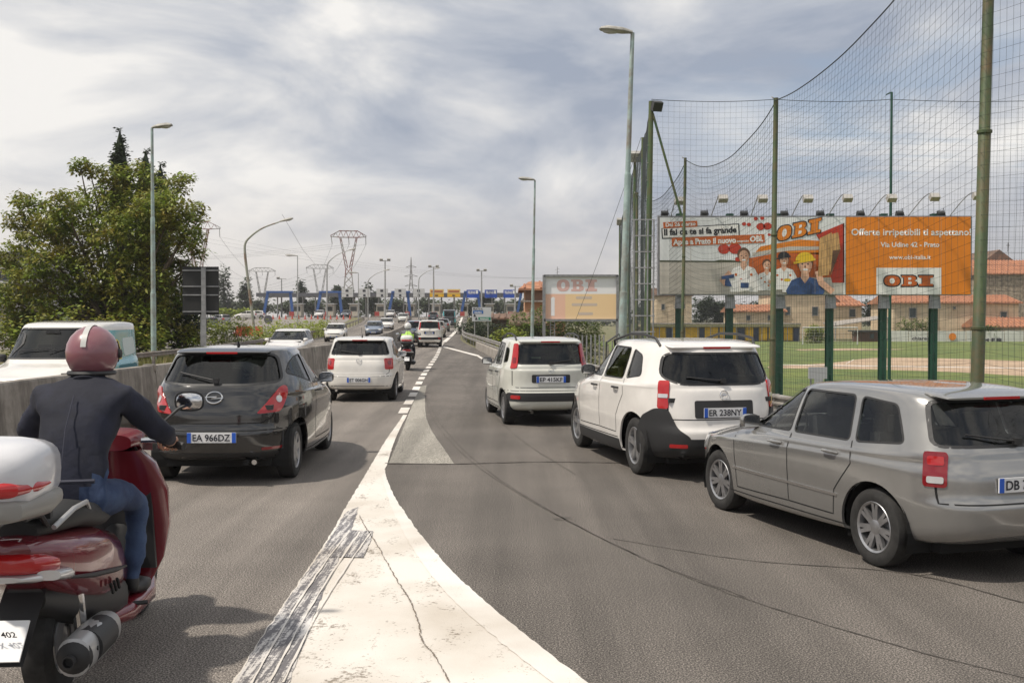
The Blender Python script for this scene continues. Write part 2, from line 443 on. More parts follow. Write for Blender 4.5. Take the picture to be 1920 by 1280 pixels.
class Proj:
    """puts flat outlines onto a curved body: direction and 2D frame"""
    def __init__(s, bvh, kind, ang=0.0, org=(0, 0)):
        s.bvh = bvh; s.kind = kind
        if kind == 'rear': s.d = V(0, 1, 0); s.fn = lambda u, v: V(u, -2, v)
        elif kind == 'front': s.d = V(0, -1, 0); s.fn = lambda u, v: V(u, 9, v)
        elif kind == 'right': s.d = V(-1, 0, 0); s.fn = lambda u, v: V(3, u, v)
        elif kind == 'left': s.d = V(1, 0, 0); s.fn = lambda u, v: V(-3, u, v)
        elif kind == 'top': s.d = V(0, 0, -1); s.fn = lambda u, v: V(u, v, 5)
        else:      # a corner view: ang about z of the viewing direction, org = point it passes
            a = R(ang); d = V(math.cos(a), math.sin(a), 0); s.d = d; rt = V(math.sin(a), -math.cos(a), 0)
            s.fn = lambda u, v: V(org[0], org[1], v) + rt * u - d * 3
    def hit(s, u, v, off=0.0):
        o = s.fn(u, v); loc, nor, i, dist = s.bvh.ray_cast(o, s.d)
        if loc is None:
            loc, nor, i, dist = s.bvh.find_nearest(o + s.d * 3.0)
        if nor.dot(s.d) > 0: nor = -nor
        return loc + nor * off, nor
    def patch(s, mb, poly, off=.004, step=.05, rim=.012):
        xs = [p[0] for p in poly]; ys = [p[1] for p in poly]
        pts = []; n = len(poly)
        for i in range(n):
            a = Vector(poly[i]); b = Vector(poly[(i + 1) % n]); k = max(1, int((b - a).length / step))
            for j in range(k): pts.append(a.lerp(b, j / k))
        nb = len(pts); edges = [(i, (i + 1) % nb) for i in range(nb)]
        def inside(x, y):
            c = False; j = nb - 1
            for i in range(nb):
                if (pts[i].y > y) != (pts[j].y > y) and x < (pts[j].x - pts[i].x) * (y - pts[i].y) / (pts[j].y - pts[i].y) + pts[i].x: c = not c
                j = i
            return c
        x = min(xs) + step * .6
        while x < max(xs):
            y = min(ys) + step * .6
            while y < max(ys):
                if inside(x, y) and min((p - Vector((x, y))).length for p in pts[:nb]) > step * .45: pts.append(Vector((x, y)))
                y += step
            x += step
        vs, es, fs, *_ = delaunay_2d_cdt(pts, edges, [], 1, 1e-6)
        out = []; nor = []
        for p in vs:
            h, nn = s.hit(p.x, p.y, off); out.append(h); nor.append(nn)
        base = len(mb.v)
        mb.add(out, [tuple(f) for f in fs])
        if rim:
            m = min(nb, len(vs)); low = [out[i] - nor[i] * rim for i in range(m)]
            b2 = len(mb.v); mb.v += [tuple(p) for p in low]
            for i in range(m):
                j = (i + 1) % m; mb.f.append([base + i, base + j, b2 + j, b2 + i]); mb.m.append(mb.mi)
        return mb
    def ribbon(s, mb, line, w=.005, off=.0015, step=.04):
        pts = []
        for a, b in zip(line, line[1:]):
            a = Vector(a); b = Vector(b); k = max(1, int((b - a).length / step))
            for j in range(k): pts.append(a.lerp(b, j / k))
        pts.append(Vector(line[-1])); L_, R_ = [], []
        for i, p in enumerate(pts):
            t = (pts[min(i + 1, len(pts) - 1)] - pts[max(i - 1, 0)]).normalized(); n = Vector((-t.y, t.x)) * w / 2
            L_.append(s.hit(*(p + n), off)[0]); R_.append(s.hit(*(p - n), off)[0])
        mb.grid([L_, R_]); return mb

def mirror_poly(p): return [(-a, b) for a, b in p][::-1]

def wheel(parent, pos, r, w, side, spokes=5, kind='alloy', steer=0.0):
    """pos: hub centre; side +1 right, -1 left. wheel > tyre, rim"""
    Mx = Matrix.Translation(pos) @ Matrix.Rotation(steer, 4, 'Z') @ Matrix.Rotation(side * math.pi / 2, 4, 'Y')
    rr = r * .66; hw = w / 2
    t = MB(); t.lathe([(rr, -hw * .9), (r * .86, -hw), (r * .96, -hw * .86), (r, -hw * .55), (r, hw * .55), (r * .965, hw * .84), (r * .87, hw), (r * .74, hw * .97), (rr, hw * .86), (rr, -hw * .9)], 36, Mx, cap=False)
    for k in range(3):
        t.lathe([(r * 1.001, -hw * .35 + k * hw * .35 - .004), (r * 1.004, -hw * .35 + k * hw * .35), (r * 1.001, -hw * .35 + k * hw * .35 + .004)], 36, Mx, cap=False)
    ty = t.build('wheel', M_rub, parent, True)
    m = MB()
    m.lathe([(rr * 1.0, hw * .86), (rr * .98, hw * .9), (rr * .9, hw * .8), (rr * .87, hw * .2), (rr * .87, -hw * .8)], 36, Mx, cap=False)
    for k in range(spokes):
        for tw in ((-.1, .1) if kind == 'alloy' else (0,)):
            a = 2 * math.pi * k / spokes + tw * 1.3; ca, sa = math.cos(a), math.sin(a); wd = .032 if kind == 'alloy' else .075
            p = [V(ca * .05 - sa * wd * .6, sa * .05 + ca * wd * .6, hw * .72), V(ca * .05 + sa * wd * .6, sa * .05 - ca * wd * .6, hw * .72),
                 V(ca * rr * .9 + sa * wd * .45, sa * rr * .9 - ca * wd * .45, hw * .8), V(ca * rr * .9 - sa * wd * .45, sa * rr * .9 + ca * wd * .45, hw * .8)]
            q = [x - V(0, 0, .03) for x in p]
            m.add([Mx @ x for x in p + q], [(0, 1, 2, 3), (7, 6, 5, 4), (0, 4, 5, 1), (1, 5, 6, 2), (2, 6, 7, 3), (3, 7, 4, 0)])
    m.lathe([(.001, hw * .78), (.05, hw * .77), (.065, hw * .7), (.07, hw * .4)], 20, Mx, cap=False)
    m.build('rim', M_rim, ty, True)
    d = MB(); d.lathe([(.001, hw * .25), (rr * .72, hw * .25), (rr * .72, hw * .1), (.001, hw * .1)], 28, Mx, cap=False)
    d.build('brake_disc', M_steel, ty, True)
    return ty

def build_car(name, S):
    """S: dict with rings and all features; local frame x right, y forward from the rear bumper, z up"""
    root = empty(name)
    paint = S['paint']; L_ = S['L']; W = S['W'] / 2
    me, bvh = make_skin(S['rings'])
    r = S['r']; yw = S['yw']; rcut = r + S.get('gap', .055)
    # ---- shell with openings for windows and wheels
    sk = bpy.data.objects.new('skin', me); COL.objects.link(sk)
    so_ = sk.modifiers.new('s', 'SOLIDIFY'); so_.thickness = .022; so_.offset = -1
    cut = MB(); Pj = {k: Proj(bvh, k) for k in ('rear', 'front', 'left', 'right', 'top')}
    for sd_ in (1, -1):
        for poly in S['side_windows']:
            a, b = (.42, 1.3) if sd_ > 0 else (-1.3, -.42)
            cut.prism(poly, a, b, lambda u, v, w: V(w, u, v))
        for y in yw:
            circ = [(y + rcut * math.cos(2 * math.pi * k / 40), r + rcut * math.sin(2 * math.pi * k / 40)) for k in range(40)]
            a, b = (W - .34, 1.3) if sd_ > 0 else (-1.3, -W + .34)
            cut.prism(circ, a, b, lambda u, v, w: V(w, u, v))
    if S.get('rear_window'): cut.prism(S['rear_window'], -.5, S.get('rw_depth', .62), lambda u, v, w: V(u, w, v))
    cut.prism(S['windshield'], S['ws_y'], L_ + .3, lambda u, v, w: V(u, w, v))
    co = cut.build('cut', None)
    bo = sk.modifiers.new('b', 'BOOLEAN'); bo.operation = 'DIFFERENCE'; bo.object = co; bo.solver = 'EXACT'; bo.use_self = True
    dg = bpy.context.evaluated_depsgraph_get(); bme = bpy.data.meshes.new_from_object(sk.evaluated_get(dg))
    for o in (sk, co): COL.objects.unlink(o); bpy.data.objects.remove(o)
    bme.name = 'body'
    bme.polygons.foreach_set('use_smooth', [True] * len(bme.polygons)); bme.set_sharp_from_angle(angle=R(40))
    bme.materials.clear(); body = link_mesh('body', bme, paint, root)
    if S.get('rust'): pass
    # ---- glass
    def grow(poly, k):
        cx = sum(p[0] for p in poly) / len(poly); cy = sum(p[1] for p in poly) / len(poly)
        return [(cx + (x - cx) * (1 + k), cy + (y - cy) * (1 + k)) for x, y in poly]
    gm = S.get('glass', M_glass)
    for sd_ in ('left', 'right'):
        for i, poly in enumerate(S['side_windows']):
            g = MB(); Pj[sd_].patch(g, grow(poly, .03), -.008, .07, 0)
            g.build('side_window', S.get('glass2', gm) if i >= S.get('tint_from', 9) else gm, root, True)
            fr = MB(); pp = poly + [poly[0]]
            Pj[sd_].ribbon(fr, pp, .016, .002); fr.build('window_trim', M_plas, root)
    if S.get('rear_window'):
        g = MB(); Pj['rear'].patch(g, grow(S['rear_window'], .03), -.008, .07, 0); rw = g.build('rear_window', S.get('glass2', gm), root, True)
        t = MB(); pp = S['rear_window']; Pj['rear'].ribbon(t, pp + [pp[0]], .022, .002); t.build('seal', M_plas, rw)
        if S.get('wiper'):
            x0, z0, x1, z1 = S['wiper']; wv = MB(); a = Pj['rear'].hit(x0, z0, .03)[0]; b = Pj['rear'].hit(x1, z1, .02)[0]; m_ = (a + b) / 2 + V(0, -.015, 0)
            wv.tube([a, m_, b], .008, 6); wv.box(a, (.06, .04, .05)); wv.build('wiper', M_plas, rw)
    g = MB(); Pj['front'].patch(g, grow(S['windshield'], .02), -.008, .08, 0); ws = g.build('windshield', gm, root, True)
    t = MB(); pp = S['windshield']; Pj['front'].ribbon(t, pp + [pp[0]], .025, .002); t.build('seal', M_plas, ws)
    wv = MB()
    for x0, x1 in ((-.1, -.62), (.45, -.1)):
        a = Pj['front'].hit(x0, pp[0][1] + .03, .03)[0]; b = Pj['front'].hit(x1, pp[0][1] + .09, .02)[0]; wv.tube([a, (a + b) / 2 + V(0, .01, .01), b], .008, 6)
    wv.build('wiper', M_plas, ws)
    # ---- panel lines
    gp = MB()
    for sd_ in ('left', 'right'):
        for ln in S.get('door_lines', []): Pj[sd_].ribbon(gp, ln, .011)
    for ln in S.get('rear_lines', []): Pj['rear'].ribbon(gp, ln, .011)
    for ln in S.get('hood_lines', []): Pj['top'].ribbon(gp, ln, .008)
    if gp.v: gp.build('panel_gaps', M_gap, root, kind='stuff')
    # ---- patches (material, name, list of (view, poly, offset))
    for nm, mt, lst in S.get('patches', []):
        for it in lst:
            view, poly, off = it[:3]
            pr = Pj[view] if isinstance(view, str) else Proj(bvh, 'c', view[0], view[1])
            q = MB(); pr.patch(q, poly, off, .045, .02 + off); o = q.build(nm, mt, root, True)
            for nm2, mt2, poly2 in it[3:]:
                q = MB(); pr.patch(q, poly2, off + .005, .03, .008); q.build(nm2, mt2, o, True)
    # ---- handles
    for sd_ in (-1, 1):
        for y, z in S.get('handles', []):
            p, n = Pj['right' if sd_ > 0 else 'left'].hit(y, z); q = MB()
            q.tube([p, p + n * .035 + V(0, .02, 0), p + n * .04 + V(0, .09, 0), p + n * .035 + V(0, .16, 0), p + V(0, .18, 0)], [.012, .014, .016, .014, .012], 8)
            q.build('door_handle', S.get('handle_mat', paint), root, True)
    # ---- mirrors
    for sd_ in (-1, 1):
        y, z = S['mirror']; p, n = Pj['right' if sd_ > 0 else 'left'].hit(y, z); q = MB(); c = p + V(sd_ * .12, 0, .03)
        q.loft([(c.y - .05, c.z, .095, .065, 3, c.x), (c.y, c.z, .1, .07, 3, c.x), (c.y + .05, c.z, .075, .055, 2.5, c.x), (c.y + .08, c.z, .02, .02, 2, c.x)], 16)
        mo = q.build('door_mirror', S.get('mirror_mat', paint), root, True)
        q = MB(); q.tube([p - n * .03, c - V(sd_ * .05, 0, .05)], .022, 8); q.build('mirror_arm', M_plas, mo)
        q = MB(); q.box((c.x, c.y - .055, c.z), (.165, .006, .105)); q.build('mirror_glass', M_chrome, mo)
    # ---- wheels, liners, underside, cabin
    for y in yw:
        for sd_ in (-1, 1):
            xo = abs(Pj['right'].hit(y, r * 2 + .12)[0].x) - .012
            wheel(root, V(sd_ * (xo - .105), y, r), r, .2, sd_, S.get('spokes', 5), S.get('rimkind', 'alloy'))
    for y in yw:
        for sd_ in (-1, 1):
            ln = MB(); rows = []; xo = abs(Pj['right'].hit(y, r * 2 + .12)[0].x) - .05
            for x in (xo, W - .36):
                rows.append([V(sd_ * x, y + (rcut + .012) * math.cos(a), r + (rcut + .012) * math.sin(a)) for a in [math.pi * (k / 18 * 1.24 - .12) for k in range(19)]])
            ln.grid(rows); c = V(sd_ * (W - .36), y, r); rim_ = rows[1]
            ln.add([c] + rim_, [(0, i + 1, i + 2) for i in range(len(rim_) - 1)])
            ln.build('wheel_liner', M_gap, root)
    u = MB(); u.box((0, L_ / 2, .24), (W * 1.3, L_ * .86, .1)); u.tube([V(.35, .03, .26), V(.35, .6, .24)], .028, 10); u.build('underbody', M_gap, root)
    c = MB(); zb = S['belt']; yf = S['ws_base']
    c.box((0, (yf + .25) / 2 + .1, zb * .5 - .02), (W * 1.6, yf - .2, .2)); c.box((0, yf - .15, zb - .1), (W * 1.55, .4, .2))
    c.box((0, .34, zb - .14), (W * 1.4, .35, .05))
    ys = yf - 1.15
    for x in (-.36, .36):
        c.box((x, ys, zb - .12), (.46, .13, .62), rx=-.15); c.box((x, ys - .06, zb + .27), (.24, .09, .17)); c.box((x, ys + .25, zb - .42), (.46, .5, .14))
    if L_ > 3.5:
        c.box((0, ys - .85, zb - .12), (1.15, .13, .5), rx=-.15)
        for x in (-.36, .36): c.box((x, ys - .9, zb + .2), (.24, .08, .14))
    c.tube([V(-.36 + .18 * math.cos(a), yf - .42 - .06 * math.sin(a), zb + .02 + .18 * math.sin(a)) for a in [2 * math.pi * k / 16 for k in range(17)]], .012, 6)
    c.box((0, yf - .62, S['H'] - .19), (.24, .03, .07))
    c.build('cabin', M_int, root)
    # ---- plate
    for view, z, pos in (('rear', S['plate'][0], S['plate'][1]), ('front', S.get('fplate', .42), None)):
        p, n = Pj[view].hit(0, z, .012); sg = 1 if view == 'rear' else -1; q = MB(); q.box(p, (.52, .012, .11), rx=S.get('plate_tilt', 0) * sg); pl = q.build('number_plate', M_platew, root)
        for x in (-.238, .238):
            q = MB(); q.box(p + V(x, -sg * .0075, 0), (.042, .005, .108)); q.build('blue_strip', M_blue, pl)
        if S['plate'][2]:
            text_mesh(None, 'plate_number', S['plate'][2], p + V(0, -sg * .0105, -.035), V(sg, 0, 0), V(0, 0, 1), .07, M_ink, pl, .02, .40, 'C')
    if S.get('rails'):
        x, y0, y1, z = S['rails']
        for sd_ in (-1, 1):
            q = MB(); p = [Pj['top'].hit(sd_ * x, lerp(y0, y1, t), h)[0] for t, h in ((0, 0), (.06, .06), (.3, .075), (.6, .075), (.94, .06), (1, 0))]
            q.tube(p, .017, 8); q.build('roof_rail', M_plas, root, True)
    if S.get('antenna'):
        p = Pj['top'].hit(*S['antenna'])[0]; q = MB(); q.tube([p, p + V(0, -.02, .05)], [.02, .008], 8); q.tube([p + V(0, -.01, .04), p + V(0, -.2, .22)], .004, 5); q.build('antenna', M_plas, root)
    if S.get('spoiler'):
        q = MB(); w_, y_, z_ = S['spoiler']; q.loft([(y_ - .02, z_, w_ * .95, .008, 4), (y_ + .05, z_ + .012, w_, .022, 4), (y_ + .22, z_ + .03, w_ * .98, .02, 4)], 24); sp = q.build('spoiler', paint, root, True)
        q = MB(); q.box((0, y_ - .02, z_), (.34, .02, .022)); q.build('brake_light', M_tail, sp)
    if S.get('exhaust'):
        x, z = S['exhaust']; q = MB(); q.tube([V(x, -.01, z), V(x, .3, z)], .028, 12); q.build('exhaust_pipe', M_chrome, root, True)
    S['_bvh'] = bvh
    return root, Pj

def place(root, wheel_local, wheel_world, heading):
    """heading in degrees to the left of straight ahead"""
    a = R(heading); wl = Vector((wheel_local[0], wheel_local[1])); c, s = math.cos(a), math.sin(a)
    root.rotation_euler = (0, 0, a)
    root.location = (wheel_world[0] - (c * wl.x - s * wl.y), wheel_world[1] - (s * wl.x + c * wl.y), wheel_world[2] if len(wheel_world) > 2 else 0)

def carpaint(name, col, rough=.3, metal=0.0, dirt=.25, coat=1.0):
    return P(name, col, rough * .8, metal, coat, var=.03, vs=3, dirt=(tuple(x * .55 + .03 for x in col), dirt, 2.2))
def rings_hatch(L, W, H, belt, nose, cowlz, cowly, wsy, rty, nr=5, nf=3.4, rw=.77, lean=.06, rb=None, tumb=.93, bump=.03):
    w = W / 2; rb = rb or belt + .1
    gy = lambda t, a, b: a + (b - a) * t
    R_ = [(.34, L - .34, w * .78, .25, .20, .22, 5, 4),
          (.09, L - .12, w * .94, .30, .22, .26, nr, nf),
          (.00, L - .02, w * .98, .42, .36, .38, nr, nf),
          (-.005, L, w * .99, .56, .52, .52, nr, nf),
          (bump, L - .02, w * 1.0, .64, .66, .60, nr, nf),
          (bump + .015, L - .10, w, .80, .80, nose - .05, nr, nf),
          (lean, L - .24, w * .985, belt - .04, belt - .07, nose, nr, nf),
          (lean + .02, lerp(L - .24, cowly, .55), w * .975, belt + .0, belt - .02, lerp(nose, cowlz, .62), nr, nf),
          (lean + .03, cowly, w * .955, belt + .05, belt, cowlz, nr, nf),
          (lean + .05, cowly - .10, w * .935, belt + .09, belt + .05, cowlz + .06, nr, nf),
          (gy(.5, lean + .05, rty), gy(.5, cowly - .1, wsy), w * lerp(.94, rw, .5), gy(.5, belt + .09, H - .09), gy(.5, belt + .05, H - .08), gy(.5, cowlz + .06, H - .09), nr, nf),
          (rty, wsy, w * rw, H - .09, H - .075, H - .09, nr, nf),
          (rty + .10, wsy - .12, w * (rw - .07), H - .045, H - .025, H - .055, 4, 3),
          (rty + .3, wsy - .35, w * (rw - .3), H - .02, H - .005, H - .03, 3.5, 3),
          (rty + .8, wsy - .8, w * .1, H - .005, H, H - .01, 3, 3)]
    return R_

def lamp_pair(poly, off, org, ang=40, *sub):
    """right and left rear (ang<90) corner lamps"""
    a = [((90 + ang), org), poly, off] + list(sub)
    b = [((90 - ang), (-org[0], org[1])), mirror_poly(poly), off] + [(n, m, mirror_poly(p)) for n, m, p in sub]
    return [tuple(a), tuple(b)]
def front_lamps(poly, off, org, ang=40, *sub):
    a = [((270 - ang), org), poly, off] + list(sub)
    b = [((270 + ang), (-org[0], org[1])), mirror_poly(poly), off] + [(n, m, mirror_poly(p)) for n, m, p in sub]
    return [tuple(a), tuple(b)]
def circ(cx, cy, r, n=18, ry=None): return [(cx + r * math.cos(2 * math.pi * k / n), cy + (ry or r) * math.sin(2 * math.pi * k / n)) for k in range(n)]
def rect(x0, x1, z0, z1, r=.03): return rpoly([(x0, z0), (x1, z0), (x1, z1), (x0, z1)], r)
def trap(xb, xt, z0, z1, r=.06): return rpoly([(-xb, z0), (xb, z0), (xt, z1), (-xt, z1)], r)

def ring_badge(Pj, z, r, root, kind):
    p, n = Pj['rear'].hit(0, z, .006); q = MB()
    Mx = Matrix.Translation(p) @ rot_to(n) 
    pts = [Mx @ V(r * math.cos(a), r * math.sin(a) * (.8 if kind == 'bolt' else 1), .004) for a in [2 * math.pi * k / 28 for k in range(29)]]
    q.tube(pts, r * .10, 6, False)
    def bar(x0, z0, x1, z1, w):
        q.tube([p + V(x0, -.008, z0), p + V(x1, -.008, z1)], w, 5)
    if kind == 'bolt':
        bar(-r * 1.15, r * .05, r * .35, r * .12, r * .07); bar(r * .35, r * .12, -r * .35, -r * .14, r * .08); bar(-r * .35, -r * .14, r * 1.15, -r * .05, r * .07)
    elif kind == 'vw':
        for s in (-1, 1):
            bar(s * r * .38, r * .82, 0, r * .08, r * .07); bar(s * r * .85, r * .3, s * r * .4, -r * .8, r * .07); bar(s * r * .4, -r * .8, 0, -r * .05, r * .07)
    else:
        bar(-r * .5, 0, r * .5, 0, r * .12)
    q.build('badge', M_chrome, root, True)

PB = carpaint('paint_black', (.022, .021, .020), .16, .0, .22, 1.0)
PW = carpaint('paint_white', (.74, .71, .66), .3, 0, .18)
PP = carpaint('paint_cream', (.60, .60, .54), .3, 0, .2)
PD = carpaint('paint_white_warm', (.76, .73, .69), .3, 0, .12)
PS = carpaint('paint_silver', (.30, .295, .285), .26, .6, .06)
PBL = carpaint('paint_blue_grey', (.16, .20, .27), .3, .3, .2)
PG = carpaint('paint_beige', (.42, .40, .33), .3, .3, .2)
PT = carpaint('paint_teal', (.02, .30, .34), .3, 0, .1)
PR = carpaint('paint_maroon', (.16, .012, .02), .2, 0, .1)
PDK = carpaint('paint_dark', (.05, .055, .06), .25, .2, .2)

# ---- black three door hatchback
corsa = dict(L=4.0, W=1.74, H=1.49, r=.315, yw=(.70, 3.21), paint=PB, belt=.98, ws_base=3.02,
    rings=rings_hatch(4.0, 1.74, 1.49, .97, .76, .98, 3.08, 2.12, .50, nr=3.4, nf=2.9, rw=.74, lean=.10),
    side_windows=[rpoly([(1.56, 1.03), (2.74, .99), (2.40, 1.20), (2.08, 1.355), (1.78, 1.385), (1.52, 1.385)], .05),
                  rpoly([(.62, 1.19), (1.48, 1.04), (1.45, 1.38), (1.05, 1.36), (.80, 1.30)], .06)],
    rear_window=rpoly([(-.66, 1.11), (-.3, 1.085), (.3, 1.085), (.66, 1.11), (.56, 1.40), (-.56, 1.40)], .07), rw_depth=.75,
    windshield=trap(.66, .54, 1.03, 1.38), ws_y=1.9, wiper=(0, 1.11, -.42, 1.20),
    door_lines=[[(1.50, 1.02), (1.44, .60), (1.52, .36), (2.66, .34), (2.84, .62), (2.80, .98)], [(1.05, .28), (3.0, .27)]],
    rear_lines=[[(-.70, 1.06), (-.60, .74), (-.50, .68), (.50, .68), (.60, .74), (.70, 1.06)], [(-.84, .60), (.84, .60)]],
    hood_lines=[[(-.62, 3.0), (-.68, 3.7)], [(.62, 3.0), (.68, 3.7)]],
    handles=[(1.66, .93)], mirror=(2.62, 1.0), mirror_mat=PB, plate=(.535, 0, 'EA 966DZ'), spokes=7, rails=None,
    spoiler=(.52, .46, 1.425), antenna=(0, 1.2), exhaust=(.45, .27), rimkind='cap',
    patches=[('tail_lamp', M_tail, lamp_pair(rpoly([(-.25, .775), (.06, .79), (.19, .94), (.21, 1.06), (.10, 1.06), (-.06, .93)], .05), .012, (.72, .16), 42,
                ('reverse_lamp', M_lampw, circ(.055, .925, .042)))),
             ('headlamp', M_lampw, front_lamps(rpoly([(-.22, .62), (.1, .60), (.24, .76), (.05, .80)], .05), .01, (.70, 3.85), 40)),
             ('grille', M_plas, [('front', trap(.42, .36, .58, .66, .02), .006), ('front', trap(.55, .5, .28, .40, .03), .006)]),
             ('rear_skirt', M_plas, [('rear', trap(.62, .66, .26, .36, .03), .006)]),
             ('reflector', M_taild, [('rear', rect(-.68, -.5, .385, .415, .01), .006), ('rear', rect(.5, .68, .385, .415, .01), .006)])])
# ---- white five door hatchback (polo sized)
def polo_like(paint, plate, rimkind='cap', front=False, **kw):
    d = dict(L=3.97, W=1.68, H=1.46, r=.30, yw=(.70, 3.16), paint=paint, belt=.93, ws_base=3.0,
    rings=rings_hatch(3.97, 1.68, 1.46, .94, .74, .95, 3.04, 2.10, .32, nr=4.6, nf=3.1, rw=.79, lean=.07),
    side_windows=[rpoly([(1.86, .98), (2.72, .96), (2.38, 1.18), (2.06, 1.33), (1.84, 1.36)], .04),
                  rpoly([(.95, 1.0), (1.80, .98), (1.78, 1.36), (1.2, 1.355), (.95, 1.30)], .05),
                  rpoly([(.55, 1.06), (.88, 1.01), (.88, 1.29), (.68, 1.24)], .04)], tint_from=1,
    rear_window=trap(.66, .56, 1.06, 1.36, .06), windshield=trap(.66, .55, 1.0, 1.35), ws_y=1.9, wiper=(0, 1.08, -.42, 1.14),
    door_lines=[[(1.83, .96), (1.80, .60), (1.84, .34), (2.70, .32), (2.84, .6), (2.78, .95)], [(.98, 1.0), (.92, .8), (1.10, .55), (1.12, .34), (1.84, .34)], [(1.0, .28), (3.0, .27)]],
    rear_lines=[[(-.72, 1.0), (-.66, .66), (-.60, .62), (.60, .62), (.66, .66), (.72, 1.0)], [(-.82, .58), (.82, .58)], [(-.8, .36), (.8, .36)]],
    hood_lines=[[(-.60, 3.0), (-.66, 3.7)], [(.60, 3.0), (.66, 3.7)]],
    handles=[(1.95, .87), (1.12, .89)], mirror=(2.62, .97), plate=(.50, 0, plate), spokes=9, spoiler=(.55, .28, 1.385), antenna=(0, .75), exhaust=(-.5, .27), rimkind=rimkind,
    patches=[('tail_lamp', M_tail, lamp_pair(rect(-.13, .13, .73, .98, .04), .008, (.72, .11), 26, ('lamp_core', M_taild, circ(0, .88, .05)))),
             ('headlamp', M_lampw, front_lamps(rpoly([(-.24, .60), (.12, .60), (.24, .73), (-.15, .76)], .04), .01, (.68, 3.80), 38)),
             ('grille', M_plas, [('front', trap(.48, .44, .60, .68, .02), .006), ('front', trap(.62, .6, .26, .40, .03), .006)])])
    d.update(kw); return d
# ---- boxy small car
panda = dict(glass=glass_mat('green_glass', (.50, .58, .48)), L=3.65, W=1.64, H=1.55, r=.295, yw=(.62, 2.92), paint=PP, belt=.98, ws_base=2.78,
    rings=rings_hatch(3.65, 1.64, 1.55, 1.0, .84, 1.02, 2.82, 2.05, .17, nr=4.6, nf=3.2, rw=.80, lean=.04),
    side_windows=[rpoly([(1.62, 1.05), (2.42, 1.02), (2.2, 1.26), (1.96, 1.42), (1.62, 1.45)], .06),
                  rpoly([(.80, 1.06), (1.54, 1.05), (1.54, 1.45), (.86, 1.43)], .07),
                  rpoly([(.42, 1.12), (.68, 1.10), (.70, 1.37), (.46, 1.35)], .06)],
    rear_window=trap(.60, .55, 1.09, 1.43, .08), windshield=trap(.62, .54, 1.08, 1.43), ws_y=1.8, wiper=(0, 1.10, .40, 1.15),
    door_lines=[[(1.58, 1.02), (1.57, .36), (2.46, .34), (2.54, 1.0)], [(.78, 1.05), (.76, .8), (.98, .56), (1.0, .36), (1.57, .36)], [(.95, .28), (2.6, .27)]],
    rear_lines=[[(-.66, 1.0), (-.66, .72), (-.6, .68), (.6, .68), (.66, .72), (.66, 1.0)], [(-.8, .62), (.8, .62)]],
    handles=[(1.66, .9), (.9, .92)], mirror=(2.3, 1.03), mirror_mat=M_plas, handle_mat=M_plas, plate=(.82, 0, 'EP 415KF'), fplate=.5, spokes=8, rails=(.56, .35, 1.9, 1.5), spoiler=(.55, .12, 1.475), exhaust=(-.35, .26), rimkind='cap',
    patches=[('tail_lamp', M_tail, lamp_pair(rpoly([(-.075, 1.02), (.075, 1.0), (.06, 1.44), (-.05, 1.44)], .03), .012, (.70, .12), 38, ('lamp_core', M_taild, rect(-.035, .035, 1.1, 1.2, .02)))),
             ('bumper_insert', M_plas, [('rear', rect(-.74, .74, .44, .585, .05), .008, ('reflector', M_tail, rect(-.68, -.54, .48, .545, .02)), ('reflector', M_tail, rect(.54, .68, .48, .545, .02)))]),
             ('plate_recess', M_plas, [('rear', rect(-.34, .34, .76, .905, .03), .003)]),
             ('headlamp', M_lampw, front_lamps(rect(-.16, .14, .66, .84, .06), .01, (.66, 3.5), 36)),
             ('grille', M_plas, [('front', trap(.5, .46, .28, .42, .03), .006)])])
